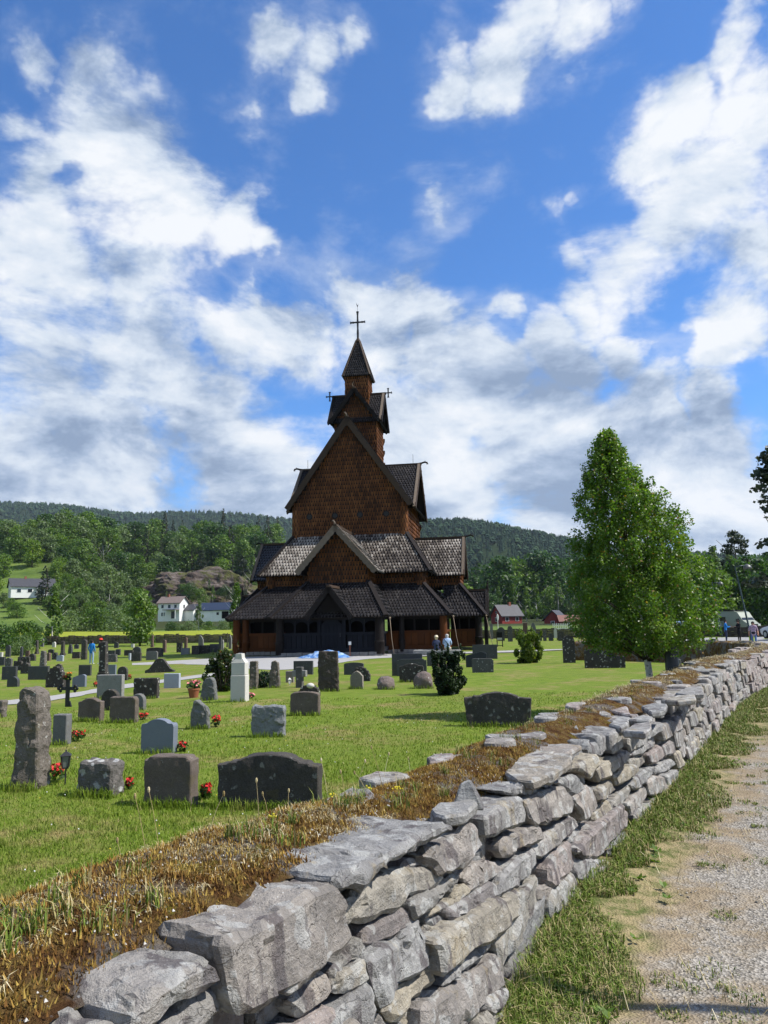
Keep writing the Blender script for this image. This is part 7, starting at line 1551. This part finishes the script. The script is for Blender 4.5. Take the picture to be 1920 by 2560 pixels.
person('man in a bright blue shirt talking before the camper van', 26.6, 61., radians(75), 1.76, 'reach', 'cloth_blue', 'cloth_navy', 'shoe_dark', 'hair_dark', 'two people talking in the car park')
person('person dressed in black talking to the man in blue', 27.45, 60.6, radians(-80), 1.7, 'reach', 'cloth_black', 'cloth_black', 'shoe_dark', 'hair_dark', 'two people talking in the car park')
tag(MB().box((0, 0, .16), (.3, .2, .4), taper=(1.1, 1.)).build('lime_bag', MATS['bag_lime'], None, (28.25, 60.3, gzf(28.25, 60.3)+.05)), 'lime green bag standing beside the person in black', 'bag')
# ================================================================== grass, straw, moss and pebbles
def blades(P, H_, Wd, dirs, bend, attrs, m, name, segs=2):
    """bent tapering blades rooted at P"""
    n = len(P); up = np.array([0, 0, 1.]); side = np.stack([-dirs[:, 1], dirs[:, 0], np.zeros(n)], 1); d3 = np.stack([dirs[:, 0], dirs[:, 1], np.zeros(n)], 1)
    H_ = H_[:, None]; Wd = Wd[:, None]; bend = bend[:, None]
    tip = P+up*H_*np.cos(bend)+d3*H_*np.sin(bend)
    if segs == 1:
        V = np.stack([P-side*Wd, P+side*Wd, tip], 1).reshape(-1, 3); F = np.arange(n*3).reshape(n, 3); rep = 1
    else:
        mid = P+up*H_*.55*np.cos(bend*.35)+d3*H_*.55*np.sin(bend*.35)
        V = np.stack([P-side*Wd, P+side*Wd, mid-side*Wd*.75, mid+side*Wd*.75, tip], 1).reshape(-1, 3); b0 = np.arange(n)[:, None]*5
        F = np.concatenate([b0+np.array([[0, 1, 3]]), b0+np.array([[0, 3, 2]]), b0+np.array([[2, 3, 4]])], 1).reshape(-1, 3); rep = 3
    return np_mesh(name, V, F, MATS[m], {k: ('FACE', np.repeat(v, rep)) for k, v in attrs.items()})
def f_grassblade(N, b):
    co = N.geo(); r = N.attr('rnd'); n1 = N.noise(co, .55, 5, .6); n2 = N.noise(co, 3.2, 5, .65)
    g = N.ramp(N.math('ADD', N.math('MULTIPLY', r, .55), N.math('MULTIPLY', n2, .45)), [(.2, (.095, .160, .012)), (.5, (.160, .240, .020)), (.8, (.230, .285, .042))])
    dry = N.math('MAXIMUM', N.math('MULTIPLY', N.smooth(n1, .48, .66), N.smooth(n2, .35, .7)), N.smooth(r, .90, .97)); g = N.mix(N.math('MULTIPLY', dry, .85), g, (.36, .29, .125))
    tr = N.new('ShaderNodeBsdfTranslucent'); N.put(tr.inputs['Color'], g); mx = N.new('ShaderNodeMixShader'); mx.inputs[0].default_value = .35
    N.l.new(b.outputs[0], mx.inputs[1]); N.l.new(tr.outputs[0], mx.inputs[2]); N.l.new(mx.outputs[0], N.n['Material Output'].inputs['Surface']); return g
mat('grass_blade', f_grassblade, rough=.6, spec=.2)
def f_straw(N, b):
    r = N.attr('rnd'); return N.ramp(r, [(0., (.20, .145, .06)), (.4, (.36, .285, .135)), (.8, (.52, .44, .26)), (1., (.60, .54, .38))])
mat('straw', f_straw, rough=.7, spec=.2)
mat('grass_green', lambda N, b: N.ramp(N.attr('rnd'), [(0., (.055, .095, .012)), (.5, (.125, .19, .022)), (.74, (.19, .21, .05)), (.87, (.34, .28, .13)), (1., (.46, .38, .21))]), rough=.6, spec=.2)
def f_mossfib(N, b):
    co = N.geo(); n2 = N.noise(co, 11., 6, .7); r = N.attr('rnd')
    return N.ramp(N.math('ADD', N.math('MULTIPLY', n2, .8), N.math('MULTIPLY', r, .25)), [(.25, (.065, .030, .012)), (.44, (.165, .085, .026)), (.58, (.28, .18, .045)), (.76, (.42, .33, .09))])
mat('moss_fibre', f_mossfib, rough=.9, spec=.05)
R8 = np.random.default_rng(88)
def rdir(n): a = R8.random(n)*2*pi; return np.stack([np.cos(a), np.sin(a)], 1)
def nz(P, s, o=0.): return np.array([mnoise.noise((p[0]*s, p[1]*s, o)) for p in P])
# mown lawn, blades thinning out with distance
n = 330000; y = 1/(1/2.3+(1/19.-1/2.3)*R8.random(n)); x = R8.uniform(-.56, .34, n)*y-.15
ok = wall_side(x, y) < -.78; x, y = x[ok], y[ok]; n = len(x); z = gz(x, y)
P = np.stack([x, y, z-.004], 1); hh = R8.uniform(.022, .052, n)*(1+.25*np.sin(x*2.3)*np.sin(y*1.9)); wd = .0016*(1+y/3.2)*R8.uniform(.7, 1.3, n)
tag(link('lawn_grass', blades(P, hh, wd, rdir(n), R8.uniform(.1, .9, n), {'rnd': R8.random(n)}, 'grass_blade', 'lawn_grass', 1)), 'short mown grass on the churchyard lawn', 'grass', kind='stuff')
# taller grass left standing at the foot of stones and of the wall
pts = []
for gx_, gy_, gw, gh, gt, *_ in GRAVES:
    if gy_ < 24:
        k = int((320 if gy_ < 9 else 130 if gy_ < 16 else 60)*(gw+.2)); a = R8.random(k); s = np.where(R8.random(k) < .5, -1, 1); lx = (a-.5)*(gw+.1); ly = -gt/2-.02-np.abs(R8.normal(0, .05, k)); c, sn = cos(radians(-9)), sin(radians(-9))
        pts.append(np.stack([gx_+lx*c-ly*sn, gy_+lx*sn+ly*c], 1))
wl = []
for s in np.arange(2.2, 12, .0035): q = wface(s, .9, .16+wtop(s)+abs(R8.normal(0, .10))); wl.append((q.x, q.y))
pts.append(np.array(wl)); Q = np.concatenate(pts); n = len(Q); hh = R8.uniform(.05, .14, n); hh[-len(wl):] *= 1.1
P = np.stack([Q[:, 0], Q[:, 1], gz(Q[:, 0], Q[:, 1])-.005], 1)
tag(link('tall_grass', blades(P, hh, .0022*(1+P[:, 1]/6), rdir(n), R8.uniform(.1, .8, n), {'rnd': R8.random(n)*.8}, 'grass_blade', 'tall_grass')), 'longer grass at the foot of gravestones and wall', 'grass', kind='stuff')
# wall top: moss fibres, dry straw clumps, green tufts, stalks with seed heads
def top_point(s, t):
    k = t*(K-1); k0 = int(k); _, za = topz(s, k0); _, zb_ = topz(s, min(K-1, k0+1)); zz_ = za+(zb_-za)*(k-k0); p = wface(s, hrim(s), .10+wtop(s)*t); return (p.x, p.y, zz_+p.z-hrim(s))
_tc = {}
M_ = np.array([top_point(s, t) for s, t in zip(np.concatenate([3.0+R8.random(19000)**1.4*5, 8+R8.random(3000)*8]), R8.uniform(.04, .97, 22000))])
P = np.repeat(M_, 4, 0)+np.concatenate([R8.normal(0, .012, (88000, 2)), np.zeros((88000, 1))], 1); n = len(P); P[:, 2] -= .004
link('moss_fibres', blades(P, R8.uniform(.008, .024, n), R8.uniform(.0018, .0032, n), rdir(n), R8.uniform(.1, .9, n), {'rnd': R8.random(n)}, 'moss_fibre', 'moss_fibres', 1), WALL)['kind'] = 'stuff'
cl = []
for s, t, r_, k in [(3.1+R8.random()**1.1*2.7, R8.uniform(.16, .84), R8.uniform(.03, .09), R8.integers(40, 90)) for _ in range(165)]+[(6.6+R8.random()*5, R8.uniform(.3, .9), R8.uniform(.03, .08), R8.integers(10, 24)) for _ in range(80)]+[(11+R8.random()*24, R8.uniform(.2, .9), R8.uniform(.05, .16), R8.integers(20, 45)) for _ in range(330)]:
    c = np.array(top_point(s, t)); a = R8.random(k)*2*pi; q = r_*np.sqrt(R8.random(k)); cl.append(np.stack([c[0]+q*np.cos(a), c[1]+q*np.sin(a), np.full(k, c[2]-.01), np.full(k, np.clip(c[1]/8, .55, 2.6))], 1))
C_ = np.concatenate(cl); n = len(C_); P = C_[:, :3]; sc_ = C_[:, 3]
link('dry_straw', blades(P, R8.uniform(.02, .068, n)*np.minimum(sc_, 1.1), R8.uniform(.0010, .0021, n)*sc_*1.4, rdir(n), R8.uniform(.8, 1.62, n), {'rnd': R8.random(n)}, 'straw', 'dry_straw'), WALL)['kind'] = 'stuff'
cl = []
for s, t, r_, k in [(3.7+R8.random()*3., R8.uniform(.2, .6), R8.uniform(.02, .06), R8.integers(15, 45)) for _ in range(42)]+[(6.6+R8.random()*6, R8.uniform(.2, .9), .04, 18) for _ in range(30)]:
    c = np.array(top_point(s, t)); a = R8.random(k)*2*pi; q = r_*np.sqrt(R8.random(k)); cl.append(np.stack([c[0]+q*np.cos(a), c[1]+q*np.sin(a), np.full(k, c[2]-.005)], 1))
P = np.concatenate(cl); n = len(P); link('green_tufts', blades(P, R8.uniform(.03, .08, n), R8.uniform(.0012, .0024, n), rdir(n), R8.uniform(.1, .9, n), {'rnd': R8.random(n)}, 'grass_green', 'green_tufts'), WALL)['kind'] = 'stuff'
for j in range(18):
    s, t = 4.6+random.random()*2.6, random.uniform(.55, .97); c = Vector(top_point(s, t)); hgt = random.uniform(.07, .2); ln = Vector((random.uniform(-.06, .06), random.uniform(-.05, .05), hgt))
    b = MB().tube([c, c+ln*.6+Vector((0, 0, .01)), c+ln], [.0011, .0009, .0007], 4); b.ball(tuple(c+ln), .0065, 4, sq=(.7, .7, 1.5)); b.build('seed_stalk', MATS['straw'], WALL)
for j in range(4):
    s, t = 3.9+random.random()*2.6, random.uniform(.25, .7); c = Vector(top_point(s, t)); b = MB()
    for q in range(9): o_ = Vector((random.gauss(0, .012), random.gauss(0, .012), .012+random.random()*.012)); b.ball(tuple(c+o_), .0045, 4)
    b.build('stonecrop', MATS['petal_yellow'], WALL)
# white pebbles and crumbs on the wall top
b = MB()
for j in range(1500):
    s = 3.1+random.random()**1.4*4.4; t = random.choice((random.uniform(.02, .35), random.uniform(.1, .9))); c = top_point(s, t)
    if mnoise.noise((c[0]*4, c[1]*4, 5.)) < .05: continue
    r_ = random.uniform(.002, .006); b.add([(c[0]-r_, c[1], c[2]), (c[0], c[1]-r_, c[2]), (c[0]+r_, c[1], c[2]), (c[0], c[1]+r_, c[2]), (c[0], c[1], c[2]+r_)], [(0, 1, 4), (1, 2, 4), (2, 3, 4), (3, 0, 4)])
b.build('stone_crumbs', MATS['stone_white'], WALL, kind='stuff')
# grass verge and weeds along the path
n = 90000; s = 5.2+R8.random(n)**1.7*18; d = np.where(R8.random(n) < .62, np.abs(R8.normal(0, .30, n)), R8.uniform(0, 3.4, n)); T_ = np.array([wtan(v) for v in np.linspace(0, 45, 900)]); ti = np.clip((s/45*899).astype(int), 0, 899)
px_, py_ = np.interp(s, WS, WC[:, 0])+T_[ti, 1]*d, np.interp(s, WS, WC[:, 1])-T_[ti, 0]*d
nn = nz(np.stack([px_, py_], 1), 2.3)*.6+nz(np.stack([px_, py_], 1), .9, 5.)*.7; wid = .95+.5*sstep(py_, 6, 12)
ok = (nn > .04+1.0*(sstep(d, .12*wid, .85*wid)-.30)) & (px_ < .53*py_+.3); px_, py_, d = px_[ok], py_[ok], d[ok]; n = len(px_)
PSs = np.interp(d, [0, .55], [.05, 0.]); P = np.stack([px_, py_, gz(px_, py_)+PSs+.008], 1)
hh = R8.uniform(.018, .06, n)*(1+1.3*(1-sstep(d, .0, .3))); tag(link('verge_grass', blades(P, hh, .0013*(1+py_/4)*R8.uniform(.7, 1.3, n), rdir(n), R8.uniform(.2, 1.2, n), {'rnd': R8.random(n)}, 'grass_green', 'verge_grass')), 'patchy grass along the foot of the wall and path', 'grass', kind='stuff')
cl = []
for j in range(330):
    yy_ = 3.3+R8.random()**1.2*11; s_ = .5+R8.random()*(2.2+.1*yy_); q0 = np.argmin(np.abs(WC[:, 1]-yy_)); cx, cy = WC[q0, 0]+s_, yy_
    if mnoise.noise((cx*1.1, cy*1.1, 6.)) < -.08 or cx > .53*cy+.2: continue
    k = R8.integers(25, 90); r_ = R8.uniform(.03, .13); a = R8.random(k)*2*pi; q = r_*np.sqrt(R8.random(k)); cl.append(np.stack([cx+q*np.cos(a), cy+q*np.sin(a)], 1))
Q = np.concatenate(cl); n = len(Q); P = np.stack([Q[:, 0], Q[:, 1], gz(Q[:, 0], Q[:, 1])+.012], 1)
tag(link('path_grass', blades(P, R8.uniform(.012, .035, n), .0013*(1+Q[:, 1]/4)*R8.uniform(.7, 1.3, n), rdir(n), R8.uniform(.4, 1.4, n), {'rnd': R8.random(n)}, 'grass_green', 'path_grass')), 'small trodden grass patches on the gravel path', 'grass', kind='stuff')
n = 2600; px_ = R8.uniform(0, 5.5, n); py_ = 3+R8.random(n)**1.3*9; ok = (wall_side(px_, py_) > .15) & (px_ < .53*py_+.3); P = np.stack([px_, py_, gz(px_, py_)+.03], 1)[ok]; n = len(P)
tag(link('hay_litter', blades(P, R8.uniform(.04, .17, n), R8.uniform(.0012, .002, n), rdir(n), R8.uniform(1.45, 1.56, n), {'rnd': R8.random(n)}, 'straw', 'hay_litter')), 'loose dry hay stalks scattered over the gravel path', 'hay', kind='stuff')
n = 16000; px_ = R8.uniform(.2, 6, n); py_ = 3.2+R8.random(n)**1.4*9; sd_ = wall_side(px_, py_); ok = (sd_ > .5) & (px_ < .53*py_+.3); px_, py_ = px_[ok], py_[ok]; n = len(px_)
r_ = R8.uniform(.003, .011, n)[:, None]; C_ = np.stack([px_, py_, gz(px_, py_)+.012+nz(np.stack([px_, py_], 1), 1.4, 3.)*.035], 1)
o = np.array([[-1, 0, 0], [0, -1, 0], [1, 0, 0], [0, 1, 0], [0, 0, .7]]); V = (C_[:, None]+o[None]*r_[:, None]*R8.uniform(.6, 1.3, (n, 5, 1))).reshape(-1, 3); F = (np.arange(n)[:, None, None]*5+np.array([[0, 1, 4], [1, 2, 4], [2, 3, 4], [3, 0, 4]])[None]).reshape(-1, 3)
mat('pebble', lambda N, b: N.ramp(N.attr('rnd'), [(0., (.10, .092, .08)), (.6, (.24, .222, .195)), (1., (.40, .375, .34))]), rough=.9)
tag(link('pebbles', np_mesh('pebbles', V, F, MATS['pebble'], {'rnd': ('FACE', np.repeat(R8.random(n), 4))})), 'small grey pebbles on the gravel path', 'pebbles', kind='stuff')
# broad-leaved weeds
V = []; F = []; 
for j in range(150):
    s = 6.0+random.random()**1.4*9; d = abs(random.gauss(0, .16))+.05; q = wface(s, 0, -d); cx, cy, cz = q.x, q.y, gzf(q.x, q.y)+.04
    for k in range(random.randint(5, 10)):
        a = random.random()*6.28; l = random.uniform(.025, .06); w_ = l*.25; e0 = Vector((cos(a), sin(a), random.uniform(.15, .8))).normalized(); sd = Vector((-sin(a), cos(a), 0)); c = Vector((cx, cy, cz)); o_ = len(V); V += [c, c+e0*l*.5+sd*w_, c+e0*l, c+e0*l*.5-sd*w_]; F.append((o_, o_+1, o_+2, o_+3))
tag(link('verge_weeds', np_mesh('verge_weeds', [tuple(v) for v in V], F, MATS['leaf_fresh'], {'rnd': ('FACE', R8.random(len(F))), 'clump': ('FACE', R8.random(len(F)))})), 'broad-leaved weeds growing along the wall foot', 'weeds', kind='stuff')
# small wild flowers in the long grass
b = MB()
for j in range(130):
    yy_ = 5.5+random.random()*9; xx_ = random.uniform(-.5, .1)*yy_
    if wall_side(np.array([xx_]), np.array([yy_]))[0] > -.85: continue
    b.ball((xx_, yy_, gzf(xx_, yy_)+.035), .006, 4, m=random.choice((0, 0, 0, 1)))
tag(b.build('clover_flowers', [MATS['petal_white'], MATS['petal_yellow']]), 'tiny white and yellow flowers dotted over the lawn', 'flowers', kind='stuff')
# plain pole standing beside the path, out of view; its shadow crosses the gravel
tag(MB().tube([(0, 0, -.2), (0, 0, 4.75)], [.05, .04], 10).build('pole', MATS['wood_weathered'], None, (4.2, 3.18, gzf(4.2, 3.18)), smooth=True), 'tall plain wooden pole whose shadow crosses the gravel path', 'pole')
# ================================================================== summer haze over the valley
hz_ = MB().box((0, 1050, 187), (5600, 2400, 382)).build('haze', [bpy.data.materials.new('haze_air')], None, label='thin blue summer haze filling the valley', cat='haze', kind='stuff')
_m = hz_.data.materials[0]; _m.use_nodes = True; _n = NT(_m.node_tree); _n.n.remove(_n.n['Principled BSDF'])
_v = _n.new('ShaderNodeVolumePrincipled'); _v.inputs['Color'].default_value = (.72, .84, 1., 1); _v.inputs['Density'].default_value = .000065; _v.inputs['Anisotropy'].default_value = .2
_n.l.new(_v.outputs[0], _n.n['Material Output'].inputs['Volume'])
SC.cycles.volume_bounces = 0; SC.cycles.volume_max_steps = 64
